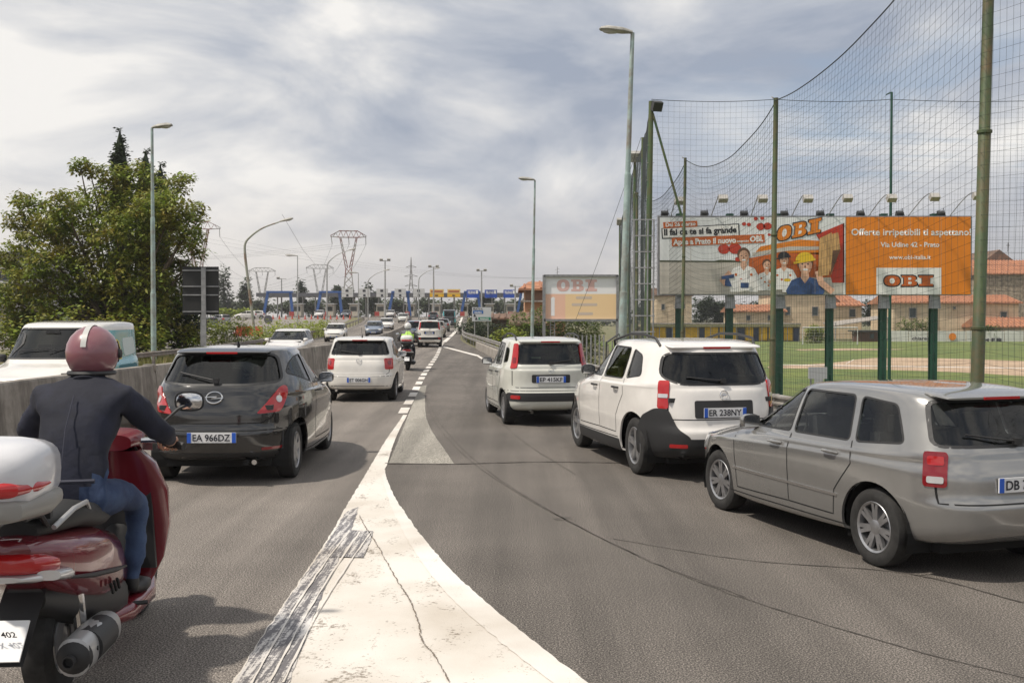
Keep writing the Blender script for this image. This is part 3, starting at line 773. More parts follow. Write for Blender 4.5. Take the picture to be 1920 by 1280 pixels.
# ---- white off-roader
duster = dict(L=4.32, W=1.82, H=1.64, r=.345, yw=(.82, 3.49), paint=PD, belt=1.08, ws_base=3.25, gap=.07,
    rings=rings_hatch(4.32, 1.82, 1.64, 1.08, .92, 1.10, 3.30, 2.50, .30, nr=3.8, nf=3.2, rw=.75, lean=.08),
    side_windows=[rpoly([(2.10, 1.13), (3.0, 1.12), (2.72, 1.36), (2.44, 1.50), (2.12, 1.53)], .05),
                  rpoly([(1.22, 1.14), (2.02, 1.13), (2.03, 1.53), (1.28, 1.52)], .06),
                  rpoly([(.70, 1.20), (1.12, 1.15), (1.16, 1.51), (.84, 1.44)], .06)], tint_from=1,
    rear_window=rpoly([(-.50, 1.12), (.50, 1.12), (.68, 1.20), (.60, 1.48), (-.60, 1.48), (-.68, 1.20)], .09), windshield=trap(.70, .58, 1.17, 1.52), ws_y=2.2, wiper=(0, 1.15, -.42, 1.2),
    door_lines=[[(2.06, 1.1), (2.04, .46), (3.02, .44), (3.10, .8), (3.08, 1.08)], [(1.16, 1.14), (1.12, .95), (1.34, .68), (1.36, .46), (2.04, .46)], [(1.3, .40), (3.1, .38)]],
    rear_lines=[[(-.66, 1.05), (-.62, .72), (.62, .72), (.66, 1.05)]],
    handles=[(2.16, 1.0), (1.28, 1.02)], mirror=(2.9, 1.14), mirror_mat=M_plas, handle_mat=M_plas, plate=(.80, 0, 'ER 238NY'), fplate=.5, spokes=5, rails=(.60, .55, 2.3, 1.6), spoiler=(.58, .30, 1.545), exhaust=(-.5, .3),
    patches=[('tail_lamp', M_tail, lamp_pair(rect(-.07, .075, .84, 1.16, .03), .016, (.78, .14), 42, ('reverse_lamp', M_lampw, rect(-.06, .065, .965, 1.01, .01)))),
             ('corner_bumper', M_plas, lamp_pair(rpoly([(-.36, .28), (.40, .28), (.40, .52), (.30, .74), (.10, .84), (-.08, .84), (-.2, .62), (-.36, .52)], .05), .02, (.78, .16), 42)),
             ('lower_bumper', M_plas, [('rear', rect(-.70, .70, .28, .50, .03), .018, ('reflector', M_tail, rect(.45, .62, .40, .44, .01)), ('reflector', M_tail, rect(-.62, -.45, .40, .44, .01)))]),
             ('plate_recess', M_plas, [('rear', rect(-.36, .36, .735, .94, .03), .003)]),
             ('sill_trim', M_plas, [('left', rpoly([(1.22, .24), (3.1, .24), (3.06, .37), (1.26, .38)], .02), .012), ('right', rpoly([(1.22, .24), (3.1, .24), (3.06, .37), (1.26, .38)], .02), .012)]),
             ('headlamp', M_lampw, front_lamps(rect(-.2, .16, .74, .92, .05), .01, (.74, 4.15), 36)),
             ('grille', M_plas, [('front', trap(.5, .46, .7, .88, .03), .006), ('front', trap(.6, .6, .3, .5, .03), .006)])])
# ---- silver estate
silver = dict(glass=M_glassclear, L=4.15, W=1.70, H=1.45, r=.315, yw=(.78, 3.30), paint=PS, belt=.92, ws_base=3.02,
    rings=rings_hatch(4.15, 1.70, 1.45, .92, .76, .94, 3.06, 2.25, .34, nr=4.4, nf=3.2, rw=.78, lean=.08),
    side_windows=[rpoly([(1.96, .97), (2.78, .95), (2.5, 1.16), (2.22, 1.31), (1.96, 1.35)], .04),
                  rpoly([(1.10, .98), (1.90, .97), (1.90, 1.35), (1.16, 1.35)], .05),
                  rpoly([(.50, 1.02), (1.02, .98), (1.07, 1.345), (.66, 1.31)], .05)],
    rear_window=trap(.64, .56, 1.02, 1.35, .06), windshield=trap(.66, .55, .99, 1.34), ws_y=2.0, wiper=(0, 1.04, -.42, 1.1),
    door_lines=[[(1.93, .95), (1.92, .34), (2.84, .32), (2.9, .9)], [(1.06, .98), (1.02, .8), (1.24, .55), (1.26, .34), (1.92, .34)], [(1.1, .28), (3.0, .27)]],
    rear_lines=[[(-.68, .98), (-.66, .6), (.66, .6), (.68, .98)]],
    handles=[(2.04, .85), (1.2, .86)], mirror=(2.68, .96), plate=(.74, 0, 'DB 704SL'), spokes=7, spoiler=(.54, .30, 1.375),
    patches=[('tail_lamp', M_taild, lamp_pair(rect(-.065, .11, .72, .98, .03), .01, (.74, .13), 46, ('lamp_core', M_tail, rect(-.04, .08, .88, .95, .02)), ('reverse_lamp', M_lampw, rect(-.04, .08, .75, .80, .015)))),
             ('side_moulding', M_chrome, [('left', rect(1.2, 2.92, .50, .522, .004), .008), ('right', rect(1.2, 2.92, .50, .522, .004), .008)]),
             ('headlamp', M_lampw, front_lamps(rect(-.2, .14, .6, .74, .04), .01, (.70, 3.98), 36)),
             ('grille', M_plas, [('front', trap(.45, .42, .58, .66, .02), .006)])])
# ---- high van
M_vanglass = glass_mat('van_glass', (.40, .44, .44))
van = dict(L=4.2, W=1.80, H=1.84, r=.31, yw=(.72, 3.35), paint=PW, belt=1.04, ws_base=3.25,
    rings=rings_hatch(4.2, 1.80, 1.84, 1.06, .92, 1.10, 3.34, 2.45, .10, nr=6, nf=3.6, rw=.86, lean=.03),
    side_windows=[rpoly([(2.30, 1.12), (3.06, 1.10), (2.86, 1.40), (2.56, 1.62), (2.32, 1.64)], .07)],
    rear_window=rpoly([(-.6, 1.14), (.6, 1.14), (.56, 1.6), (-.56, 1.6)], .05), windshield=trap(.74, .66, 1.18, 1.70, .07), ws_y=2.1,
    door_lines=[[(2.24, 1.1), (2.22, .42), (3.1, .40), (3.2, .8), (3.18, 1.08)], [(1.25, .4), (1.25, 1.6), (2.2, 1.62)]],
    handles=[(2.36, 1.0)], mirror=(3.0, 1.16), mirror_mat=M_plas, handle_mat=M_plas, plate=(.6, 0, ''), spokes=8, fplate=.5, rimkind='cap',
    patches=[('cargo_side', PT, [('left', rpoly([(.10, .50), (2.12, .50), (2.12, 1.66), (.16, 1.66)], .08), .006,
                   ('side_print', P('print_pale', (.55, .62, .60), .5), rpoly([(.55, 1.2), (1.3, 1.15), (1.35, 1.5), (.6, 1.52)], .1)),
                   ('side_print', P('print_yellow', (.6, .5, .1), .5), rpoly([(1.45, 1.1), (1.9, 1.1), (1.7, 1.5), (1.55, 1.45)], .05)),
                   ('side_print', P('print_dark_teal', (.01, .14, .18), .5), rpoly([(.5, .7), (1.9, .75), (1.8, 1.0), (.6, 1.0)], .1))),
                  ('right', rpoly([(.10, .50), (2.12, .50), (2.12, 1.66), (.16, 1.66)], .08), .006)]),
             ('tail_lamp', M_tail, lamp_pair(rect(-.05, .05, .9, 1.2, .02), .01, (.84, .06), 30)),
             ('headlamp', M_lampw, front_lamps(rect(-.2, .14, .7, .9, .05), .01, (.74, 4.02), 36)),
             ('grille', M_plas, [('front', trap(.5, .5, .72, .84, .02), .006), ('front', trap(.6, .6, .3, .5, .03), .006)])])
# ================================================================== SETTING
M_asL = asphalt('asphalt_left', .145, patch=(.86, 1.12))
M_asR = asphalt('asphalt_right', .100, patch=(.85, 1.1))
M_asOld = asphalt('asphalt_old_patch', .23, patch=(.9, 1.08), tint=(1, .94, .82))
M_paint = paint_mat('road_paint', (.67, .635, .585), (.28, .245, .205), .735, (1.6, .9, 1), 2.0, 38, .06, gk=.72)
M_paintn = paint_mat('road_paint_fresh', (.70, .67, .63), (.5, .47, .43), .56, (2.5, .6, 1), 2.0, 60, .06)
M_worn = paint_mat('road_paint_scraped', (.62, .60, .58), (.15, .145, .155), .76, (11, .55, 1), 2.6, 45, .06)
M_crack = P('crack_dark', (.16, .13, .10), .95)
M_tar = P('tar_line', (.080, .070, .061), .85, var=.3, vs=9)
M_conc = P('concrete', (.40, .365, .32), .85, col2=(.23, .205, .18), vs=2.2, streak=(2.2, 2.2, .35), bump=.4, bs=40, dirt=((.12, .10, .08), .5, 5.0))
M_concD = P('concrete_wall', (.31, .28, .245), .85, col2=(.17, .15, .13), vs=1.6, streak=(2.5, 2.5, .28), bump=.45, bs=35, dirt=((.08, .065, .05), .7, 2.6))
M_grass = P('field_grass', (.13, .165, .03), .9, col2=(.07, .11, .02), vs=.35, bump=.6, bs=18, dirt=((.17, .15, .05), .6, .9))
M_turf = P('artificial_turf', (.10, .17, .06), .9, col2=(.05, .10, .04), vs=.6, bump=.5, bs=30)
M_sand = P('infield_clay', (.46, .33, .23), .95, col2=(.34, .24, .16), vs=.5, dirt=((.2, .19, .06), .35, 1.5), bump=.3, bs=20)
M_dirt = P('verge_ground', (.19, .16, .09), .95, col2=(.09, .10, .03), vs=.8, bump=.5, bs=10)
M_plaza = P('plaza_asphalt', (.22, .195, .175), .9, col2=(.20, .18, .165), vs=.3, bump=.3, bs=20)
M_slope = P('paved_slope', (.36, .32, .26), .9, col2=(.27, .24, .19), vs=1.2, bump=.3, bs=20)

Bp = [(-8, 7.6), (2, 6.4), (5, 5.75), (7, 5.3), (9, 4.8), (14, 3.8), (21.5, 2.2), (30, .9), (42, -.3), (65, -2.5), (80, -3.9), (97, -4.9), (130, -5.9), (170, -7.5), (215, -9.0), (300, -9.5)]
Mp = [(-8, -7.9), (0, -7.65), (14, -7.1), (20, -6.75), (33, -6.1), (45, -6.35), (60, -7.4), (74, -8.6), (110, -11.6), (160, -16.5), (205, -21)]
Lp = [(-8, -15), (0, -14.2), (20, -12.9), (33, -12.2), (50, -13.0), (78, -16.2), (95, -17.8), (152, -22.5), (200, -29)]
def curve_fn(pts):
    sm = smooth([(x, y, 0) for y, x in pts], 10); tab = sorted((p.y, p.x) for p in sm)
    return lambda y: interp(tab, y)
Bx, Mx_, Lx = curve_fn(Bp), curve_fn(Mp), curve_fn(Lp)
ys = [-8 + i for i in range(0, 60)] + [52 + 3 * i for i in range(50)] + [205, 215, 230, 260, 300, 400, 600, 1000, 2000]
FZ = -1.7
# one terrain sheet, following the right edge of the road
def terr():
    rows = []
    for y in ys:
        b = Bx(min(y, 215)); zr = zroad(y)
        fall = 2.6
        offs = [(-1500, zr), (-800, zr), (-200, zr), (-60, zr), (-20, zr), (-3, zr), (0, zr), (.42, zr - .06), (.5, zr - .25), (1.4, lerp(zr, FZ, .45)), (fall, FZ), (6, FZ), (20, FZ), (60, FZ), (200, FZ), (800, FZ), (1500, FZ)]
        rows.append([V(b + o, y, z - .012) for o, z in offs])
    m = MB(); m.grid(rows); return m.build('ground', M_dirt, kind='structure', sm=False)
terr()
def strip(name, fa, fb, y0, y1, mat, lift, kind='structure', nx=2, step=1.0):
    rows = []; y = y0; yy = []
    while y < y1: yy.append(y); y += step if y < 90 else 4
    yy.append(y1)
    for y in yy:
        a, b = fa(y), fb(y); rows.append([V(lerp(a, b, i / nx), y, zroad(y) + lift) for i in range(nx + 1)])
    m = MB(); m.grid(rows); return m.build(name, mat, kind=kind)
# the painted line that divides the two carriageways
Ln = curve_fn([(-8, -1.0), (0, -1.25), (5.27, -1.40), (8.8, -1.53), (12.6, -1.73), (18, -2.02), (21, -2.2), (25, -2.42), (34.4, -2.95), (50, -3.7), (80, -5.3), (130, -6.9), (205, -10)])
strip('road', lambda y: Mx_(y), lambda y: Ln(y), -8, 215, M_asL, 0.0)
strip('slip_road', lambda y: Ln(y), lambda y: Bx(y), -8, 215, M_asR, 0.0)
strip('oncoming_road', lambda y: Lx(y) - .3, lambda y: Mx_(y), -8, 200, M_asL, 0.0, nx=4)
pz = MB(); rows = []
for y in [60, 75, 90, 105, 120, 135, 150, 165, 180, 195, 205, 215, 240]:
    rows.append([V(x, y, zroad(y) + .002) for x in (-160, -100, -70, -50, -38, Lx(min(y, 200)) - 2.6)])
pz.grid(rows); pz.build('plaza_paving', M_plaza, kind='structure')
pz = MB(); pz.grid([[V(x, y, zroad(y) + .006) for x in (-32, -26, -20, -10, Bx(210))] for y in (199, 206, 215, 240)]); pz.build('plaza_road', M_plaza, kind='structure')

def sheet(name, pix, mat, lift, kind='structure', jag=.010):
    raw = [G(x, y) for x, y in pix]; pts = []
    for a, b in zip(raw, raw[1:] + raw[:1]):
        k = max(1, min(40, int((b - a).length / .05))); nn = V(-(b - a).y, (b - a).x, 0); nn = nn.normalized() if nn.length > 1e-6 else nn
        for i in range(k):
            p = a.lerp(b, i / k); pts.append(p + nn * jag * (noise.noise(p * 9) + noise.noise(p * 31) * .8))
    vs, es, fs, *_ = delaunay_2d_cdt([p.to_2d() for p in pts], [(i, (i + 1) % len(pts)) for i in range(len(pts))], [], 1, 1e-6)
    m = MB(); m.add([V(v.x, v.y, lift) for v in vs], fs); return m.build(name, mat, kind=kind)
def sm2(pts, n=6): return [(p.x, p.y) for p in smooth([(x, y, 0) for x, y in pts], n)]
# pale older patch between the line and the curve of the slip road
sheet('old_asphalt_patch', sm2([(728, 869), (745, 830), (757, 800), (768, 772), (776, 752), (786, 725)], 3) + sm2([(800, 722), (797, 740), (797, 760), (800, 785), (812, 812), (830, 838), (851, 869)], 4), M_asOld, .004)
# white gore: area, its right border, the left border line
gl = sm2([(395, 1330), (436, 1280), (500, 1180), (562, 1090), (618, 1005), (652, 945), (690, 882), (722, 828), (745, 795), (756, 778)], 6)
gr = sm2([(764, 778), (752, 800), (738, 832), (727, 868), (722, 885), (730, 912), (748, 946), (790, 1006), (850, 1075), (925, 1143), (1010, 1212), (1105, 1284), (1170, 1330)], 6)
sheet('white_gore_marking', gl + gr, M_paint, .008)
gi = sm2([(1100, 1330), (1035, 1282), (950, 1215), (868, 1145), (805, 1076), (762, 1010), (735, 955), (722, 915), (716, 892)], 6)
sheet('gore_border_line', sm2([(722, 885), (730, 912), (748, 946), (790, 1006), (850, 1075), (925, 1143), (1010, 1212), (1105, 1284), (1170, 1330)], 6) + gi, M_paintn, .012)
sheet('scraped_strip', sm2([(398, 1330), (440, 1280), (503, 1180), (565, 1090), (620, 1008), (648, 962)], 5) + sm2([(672, 952), (662, 985), (640, 1040), (612, 1100), (580, 1180), (543, 1280), (520, 1330)], 5), M_worn, .012)
sheet('scraped_patch', [(641, 996), (700, 998), (692, 1022), (682, 1048), (612, 1046)], M_worn, .016)
def ribbon_px(name, pts, w, mat, lift, n=8, jag=0.0, kind='structure', taper=False):
    P_ = [G(*p) for p in sm2(pts, n)]; A, B = [], []
    for i, p in enumerate(P_):
        t = (P_[min(i + 1, len(P_) - 1)] - P_[max(i - 1, 0)]).normalized(); nn = V(-t.y, t.x, 0); j = random.uniform(-jag, jag); ww = w * random.uniform(.4, 1.5) if jag else w
        p = p + nn * j; A.append(p + nn * ww / 2 + V(0, 0, lift)); B.append(p - nn * ww / 2 + V(0, 0, lift))
    m = MB(); m.grid([A, B]); return m.build(name, mat, kind=kind)
ribbon_px('crack', [(674, 968), (685, 990), (700, 1012), (722, 1050), (745, 1092), (768, 1128), (783, 1165), (792, 1205), (815, 1232), (842, 1282)], .007, M_crack, .016, 22, .006)
for a in ([(697, 1000), (650, 1066), (592, 1160), (530, 1285)], [(675, 1000), (634, 1060), (572, 1160), (505, 1285)], [(655, 1000), (608, 1060), (540, 1165), (470, 1290)]):
    ribbon_px('scrape_line', a, .012, M_paintn, .020, 8, .003)
for a in ([(800, 745), (830, 800), (905, 875), (1010, 945), (1130, 1010), (1260, 1070), (1420, 1130), (1700, 1215), (1960, 1280)], [(795, 735), (815, 790), (880, 862), (990, 935), (1110, 1000), (1240, 1060), (1400, 1120)],
          [(850, 700), (905, 760), (985, 830), (1080, 890)]):
    ribbon_px('tyre_track', a, .014, M_tar, .004, 8, .006)
ribbon_px('resurfacing_joint', [(722, 869), (850, 870), (1010, 866), (1180, 868)], .05, M_tar, .008, 8, .008)
sheet('tar_spot', circ(1055, 972, 19, 14, 3), M_tar, .004)
ribbon_px('tyre_track', [(1150, 1010), (1400, 1050), (1700, 1075), (1920, 1130)], .016, M_tar, .005, 8, .006)
# dividing line: solid piece, dashes, then solid again, on the road surface
def line_piece(name, y0, y1, w, fn=Ln, mat=None, lift=.010, off=0.0, kind='structure'):
    k = max(2, int((y1 - y0) / 1.0)); A, B = [], []
    for i in range(k + 1):
        y = lerp(y0, y1, i / k); x = fn(y) + off; A.append(V(x - w / 2, y, zroad(y) + lift)); B.append(V(x + w / 2, y, zroad(y) + lift))
    m = MB(); m.grid([A, B]); return m.build(name, mat or M_paintn, kind=kind)
y = 20.0
while y < 76:
    line_piece('lane_dash', y, y + 1.25 + (y - 20) * .012, .19, off=-.02); y += 2.1 + (y - 20) * .015
line_piece('edge_line', 78, 205, .34)
line_piece('edge_line', -6, 50, .15, fn=lambda y: Bx(y) - .62, mat=M_paintn)
m = MB(); a, b = V(Ln(66) + .1, 66, .012), V(Bx(50) - .62, 50, .012); m.add([a + V(-.1, -.3, 0), a + V(.1, .3, 0), b + V(.1, .3, 0), b + V(-.1, -.3, 0)], [(0, 1, 2, 3)]); m.build('edge_line', M_paintn, kind='structure')
line_piece('edge_line', -6, 150, .15, fn=lambda y: Mx_(y) + .75, mat=M_paintn)
for k in range(16): line_piece('oncoming_lane_dash', 4 + k * 7.5, 7 + k * 7.5, .13, fn=lambda y: (Mx_(y) + Lx(y)) / 2)

# ---- median barrier: concrete segments
wall = empty('median_barrier', (Mx_(20), 20, 0), 0, 'long grey concrete barrier of upright segments between the two carriageways', 'barrier')
wall_inv = wall
def seg_wall(parent, name, fn, y0, y1, prof, mat, gap=.012, dx=0.0, zfn=zroad):
    O = parent.location; a, b = V(fn(y0 + gap), y0 + gap, 0), V(fn(y1 - gap), y1 - gap, 0); k = 3; rows = []
    for i in range(k):
        y = lerp(y0 + gap, y1 - gap, i / (k - 1)); rows.append([V(fn(y) + dx + px_, y, z + zfn(y)) - O for px_, z in prof])
    m = MB(); m.grid(rows, True); n = len(prof); m.f.append(list(range(n))); m.m.append(0); m.f.append([(k - 1) * n + i for i in range(n)][::-1]); m.m.append(0)
    return m.build(name, mat, parent)
jersey = [(-.30, 0), (.30, 0), (.29, .08), (.17, .30), (.11, .97), (.095, 1.0), (-.095, 1.0), (-.11, .97), (-.17, .30), (-.29, .08)]
y = -8.0; i = 0
while y < 200:
    st = 3.0 if y < 60 else 6.0
    seg_wall(wall, 'concrete_segment', Mx_, y, y + st, jersey, M_concD)
    if y < 60:
        m = MB(); c = V(Mx_(y), y, 1.0) - wall.location; m.box(c + V(.115, 0, -.05), (.03, .16, .10)); m.box(c + V(0, 0, .012), (.2, .14, .02)); m.box(c + V(.13, 0, -.09), (.012, .05, .12))
        m.build('joint_bracket', M_galv, wall)
    y += st; i += 1

# ---- guard rails
def wbeam(w=.17, t=.05):
    """front profile (offset towards the road, height) of a W beam"""
    return [(0, 0), (t * .9, .02), (t, .045), (.012, .072), (.012, w - .072), (t, w - .045), (t * .9, w - .02), (0, w)]
def guard_rail(name, label, fn, y0, y1, side, zs, zpost, dx, post_step=2.0, base=0.0, zfn=zroad, mat=None, postw=.12, seglen=4.0):
    """side: direction of the road from the rail (-1 left, +1 right)"""
    mat = mat or M_galv
    g = empty(name, (fn((y0 + min(y1, 60)) / 2), (y0 + min(y1, 60)) / 2, 0), 0, label, 'guard rail'); O = g.location
    for z in zs:
        y = y0
        while y < y1:
            e = min(y + seglen, y1); k = 5 if y < 60 else 3; rows = []
            for i in range(k):
                yy = lerp(y + .002, e + .02, i / (k - 1)); rows.append([V(fn(yy) + dx + side * (o + .05), yy, z + h + zfn(yy)) - O for o, h in wbeam()])
            m = MB(); m.grid(rows)
            rows2 = [[p + V(-side * .004, 0, 0) for p in r] for r in rows]; m.grid(rows2)
            m.build('rail_beam', mat, g, True); y = e
    y = y0 + .6; pm = None
    while y < y1:
        if pm is None:
            m = MB(); H = zpost - base; m.box((0, 0, H / 2), (.012, postw * .9, H)); m.box((-.04, postw * .42, H / 2), (.08, .012, H)); m.box((-.04, -postw * .42, H / 2), (.08, .012, H)); m.box((side * .035, 0, H - .12), (.05, .1, .16))
            pm = m.build('rail_post', mat, g); me_ = pm.data; o = pm
        else: o = pm.copy(); COL.objects.link(o)
        o.location = V(fn(y) + dx, y, base + zfn(y)) - O; y += post_step if y < 70 else post_step * 2
    return g
# right parapet: low concrete wall with a double beam on top
par = empty('parapet_wall', (Bx(14), 14, 0), 0, 'low stained concrete parapet along the right edge of the slip road', 'wall')
y = -6.0
while y < 60:
    e = y + 4.0; seg_wall(par, 'concrete_segment', Bx, y, e, [(-.02, -.02), (.36, -.02), (.36, .385), (.34, .40), (.02, .40), (0, .385)], M_conc, .008); y = e
guard_rail('guard_rail', 'galvanised double beam guard rail standing on the low parapet at right', Bx, -6, 40, -1, (.42, .63), .80, .17, 2.0, .40)
guard_rail('guard_rail', 'galvanised guard rail curving away along the grassy verge beyond the light hatchback', Bx, 40.1, 106, -1, (.34, .60), .78, .22, 3.0, 0.0)
guard_rail('guard_rail', 'weathered guard rail on the far side of the oncoming carriageway below the big tree', Lx, 4, 170, 1, (.58,), .76, 0, 2.5, 0.0, mat=P('old_galvanised', (.24, .215, .19), .6, .35, var=.3, vs=4, dirt=((.16, .09, .05), .7, 2.0)))
# retaining edge behind the parapet
m = MB(); rows = []
for yy in [-8 + 2 * i for i in range(40)]: rows.append([V(Bx(yy) + .37, yy, zroad(yy) - .02), V(Bx(yy) + .40, yy, -.5)])
m.grid(rows); m.build('road_edge_face', M_conc, kind='structure')

# ---- the sports ground
def fieldpoly(name, pts, mat, z, kind='structure'):
    vs, es, fs, *_ = delaunay_2d_cdt([Vector(p) for p in pts], [(i, (i + 1) % len(pts)) for i in range(len(pts))], [], 1, 1e-6)
    m = MB(); m.add([V(v.x, v.y, z) for v in vs], fs); return m.build(name, mat, kind=kind)
fieldpoly('sports_field', [(9, 6), (60, 6), (140, 60), (170, 152), (12, 152), (9, 60)], M_grass, FZ + .004)
def fpx(l): return [tuple(G(x, y, FZ).to_2d()) for x, y in l]
fieldpoly('infield_clay', fpx(sm2([(1440, 687), (1560, 680), (1640, 671), (1780, 672), (1920, 677), (2100, 684)], 5) + sm2([(2100, 715), (1920, 705), (1800, 698), (1650, 693), (1520, 691), (1440, 690)], 5)), M_sand, FZ + .008)
fieldpoly('infield_clay', fpx([(1490, 655), (1600, 653), (1700, 655), (1620, 657), (1500, 657)]), M_sand, FZ + .008)
fieldpoly('chalk_line', fpx([(1450, 683), (1950, 690), (1950, 691.2), (1450, 684)]), M_paintn, FZ + .012)
fieldpoly('chalk_line', fpx([(1585, 682), (1600, 674), (1602, 674), (1587, 682)]), M_paintn, FZ + .012)
fieldpoly('artificial_pitch', [(7.8, 8), (30, 8), (30, 21), (7.8, 21)], M_turf, FZ + .010)
fieldpoly('pitch_line', [(8.4, 8.5), (8.5, 8.5), (8.5, 20.5), (8.4, 20.5)], M_paintn, FZ + .014)
fieldpoly('pitch_line', [(8.5, 20.4), (29, 20.4), (29, 20.5), (8.5, 20.5)], M_paintn, FZ + .014)
# ================================================================== STREET FURNITURE
M_pg = P('pole_turquoise', (.34, .44, .42), .5, .1, var=.15, vs=2, dirt=((.20, .085, .035), .95, 1.1))
M_pgrey = P('pole_grey', (.36, .36, .35), .5, .3, var=.15)
M_green = P('pole_green', (.035, .095, .045), .55, .0, col2=(.10, .13, .045), vs=1.0, streak=(3, 3, .5), dirt=((.15, .07, .03), .6, 2.2))
M_greenL = P('net_pole_green', (.07, .105, .04), .6, .0, col2=(.04, .06, .025), vs=1.3, streak=(3, 3, .35), dirt=((.17, .075, .03), .75, 1.6))
M_dgreen = P('post_dark_green', (.012, .065, .042), .45)
M_rope = P('net_cord', (.035, .045, .045), .8)
M_head = P('lamp_head', (.36, .35, .32), .6, .1, var=.2, dirt=((.1, .09, .07), .6, 9))
M_lens = P('lamp_lens', (.42, .42, .40), .2, coat=.5)

def street_lamp(label, base, top, side, arm=0.0, head=.62, r=.095, mat=None, head_up=.08, bend=False, group='street lamps along the roads'):
    base = Vector(base); top = Vector(top); g = empty('street_lamp', base, 0, label, 'street lamp', group); t = top - base; m = MB(); mat = mat or M_pg
    if not bend:
        m.tube([V(0, 0, 0), t * .3, t * .301, t * .62, t * .621, t], [r, r, r * .86, r * .8, r * .66, r * .5], 12); hb = t.copy()
    else:
        ax = arm * side; s = [V(0, 0, 0), t * .35, t * .72, t * .88 + V(0, 0, 0)]
        cu = smooth([t * .80, t * .93 + V(ax * .04, 0, 0), t * .985 + V(ax * .22, 0, .15), t + V(ax * .55, 0, .62), t + V(ax, 0, 1.05)], 6)
        pts = [V(0, 0, 0), t * .3, t * .55] + cu; m.tube(pts, [lerp(r, r * .42, i / (len(pts) - 1)) for i in range(len(pts))], 10); hb = cu[-1]
    m.build('pole', mat, g, True)
    m = MB(); L_ = head; d = side; up = head_up if not bend else .22
    # a flat cobra head: tapered loft along x
    st = [(0, .0, .06, .06), (.12, .015, .09, .085), (.3, .02, .15, .12), (.75, .03, .18, .125), (.95, .03, .13, .07), (1.0, .03, .03, .02)]
    rows = []
    for k, zc, hw, hh in st:
        rows.append([hb + V(d * k * L_, hw * math.cos(a) * 1.1, up * k + zc + hh * (math.sin(a) if math.sin(a) > 0 else math.sin(a) * .5)) for a in [2 * math.pi * i / 14 for i in range(14)]])
    m.grid(rows, True); hd = m.build('lamp_head', M_head, g, True)
    m = MB(); rows = []
    for i, k in enumerate((.42, .5, .7, .85, .92)):
        w = (.03, .11, .13, .1, .03)[i]; dp = (.0, .05, .075, .05, .0)[i]
        rows.append([hb + V(d * k * L_, w * math.cos(a), up * k + .0 - dp * abs(math.sin(a)) - .01) for a in [math.pi * j / 8 for j in range(9)]])
    m.grid(rows); m.build('lens', M_lens, hd, True)
    return g
def gz(px, d): return zroad(d)
street_lamp('tallest turquoise street lamp with rust streaks beside the net poles', (at(1163, 650, 30).x, 30, -.6), at(1186, 62, 30), -1, head=.98, r=.12)
street_lamp('turquoise lamp post with a small head standing by the green hedge behind the boxy hatchback', (at(997, 640, 61).x, 61, -.6), at(1003, 338, 61), -1, head=1.0, r=.11)
street_lamp('rust-streaked lamp post in front of the big leafy tree', (at(288, 640, 42).x, 42, 0), at(285, 240, 42), 1, head=.85, r=.11)
street_lamp('leaning swan-neck street lamp with a rusty lower pole beside the hedge', (at(480, 640, 72).x, 72, 0), at(455, 444, 72), 1, arm=2.6, head=1.0, r=.10, mat=P('pole_rusty', (.33, .34, .28), .7, .1, col2=(.20, .10, .055), vs=.45, lo=.38, hi=.5), bend=True)
for px, ty, d, side, bend, lab in ((558, 480, 120, -1, False, 'straight grey lamp post in front of the poplar trees before the toll plaza'),
                                   (613, 486, 125, 1, True, 'tall swan-neck lamp beside the red and white pylon'),
                                   (672, 512, 150, -1, False, 'short square-armed lamp post right of the red and white pylon'),
                                   (690, 520, 165, 1, True, 'small swan-neck lamp post before the white toll signs'),
                                   (785, 516, 170, 1, True, 'small curved lamp post just right of the grey lattice pylon')):
    street_lamp(lab, (at(px, 600, d).x, d, zroad(d)), at(px, ty, d), side, arm=2.6 if bend else 0, head=1.5 if not bend else 1.0, r=.09, mat=M_pgrey, bend=bend)
def flood_mast(px, ty, d, lab, mat=None, group='floodlight masts around the toll plaza', n=2, base=None, name='floodlight_mast'):
    b = V(at(px, 600, d).x, d, zroad(d) if base is None else base); t = at(px, ty, d); g = empty(name, b, 0, lab, 'floodlight mast', group)
    m = MB(); m.tube([V(0, 0, 0), t - b], [.2, .11], 10); m.build('pole', mat or M_pgrey, g, True)
    m = MB(); m.tube([t - b + V(-1.0, 0, -.1), t - b + V(1.0, 0, -.1)], .07, 6); m.build('crossbar', mat or M_pgrey, g)
    for i in range(n):
        m = MB(); m.box(t - b + V(lerp(-.7, .7, i / max(1, n - 1)), -.1, .1), (.6, .35, .4), rx=.4); m.build('floodlight', M_head, g)
    return g
flood_mast(722, 488, 190, 'thin floodlight mast with a camera dome over the white toll signs', n=2)
flood_mast(813, 500, 195, 'floodlight mast rising above the left yellow toll sign', n=2)
flood_mast(903, 507, 200, 'floodlight mast rising behind the blue toll signs', n=2)
flood_mast(528, 522, 215, 'small distant floodlight mast behind the left pylon', n=1)
flood_mast(966, 536, 190, 'short slim mast beside the right end of the toll canopy', n=1)

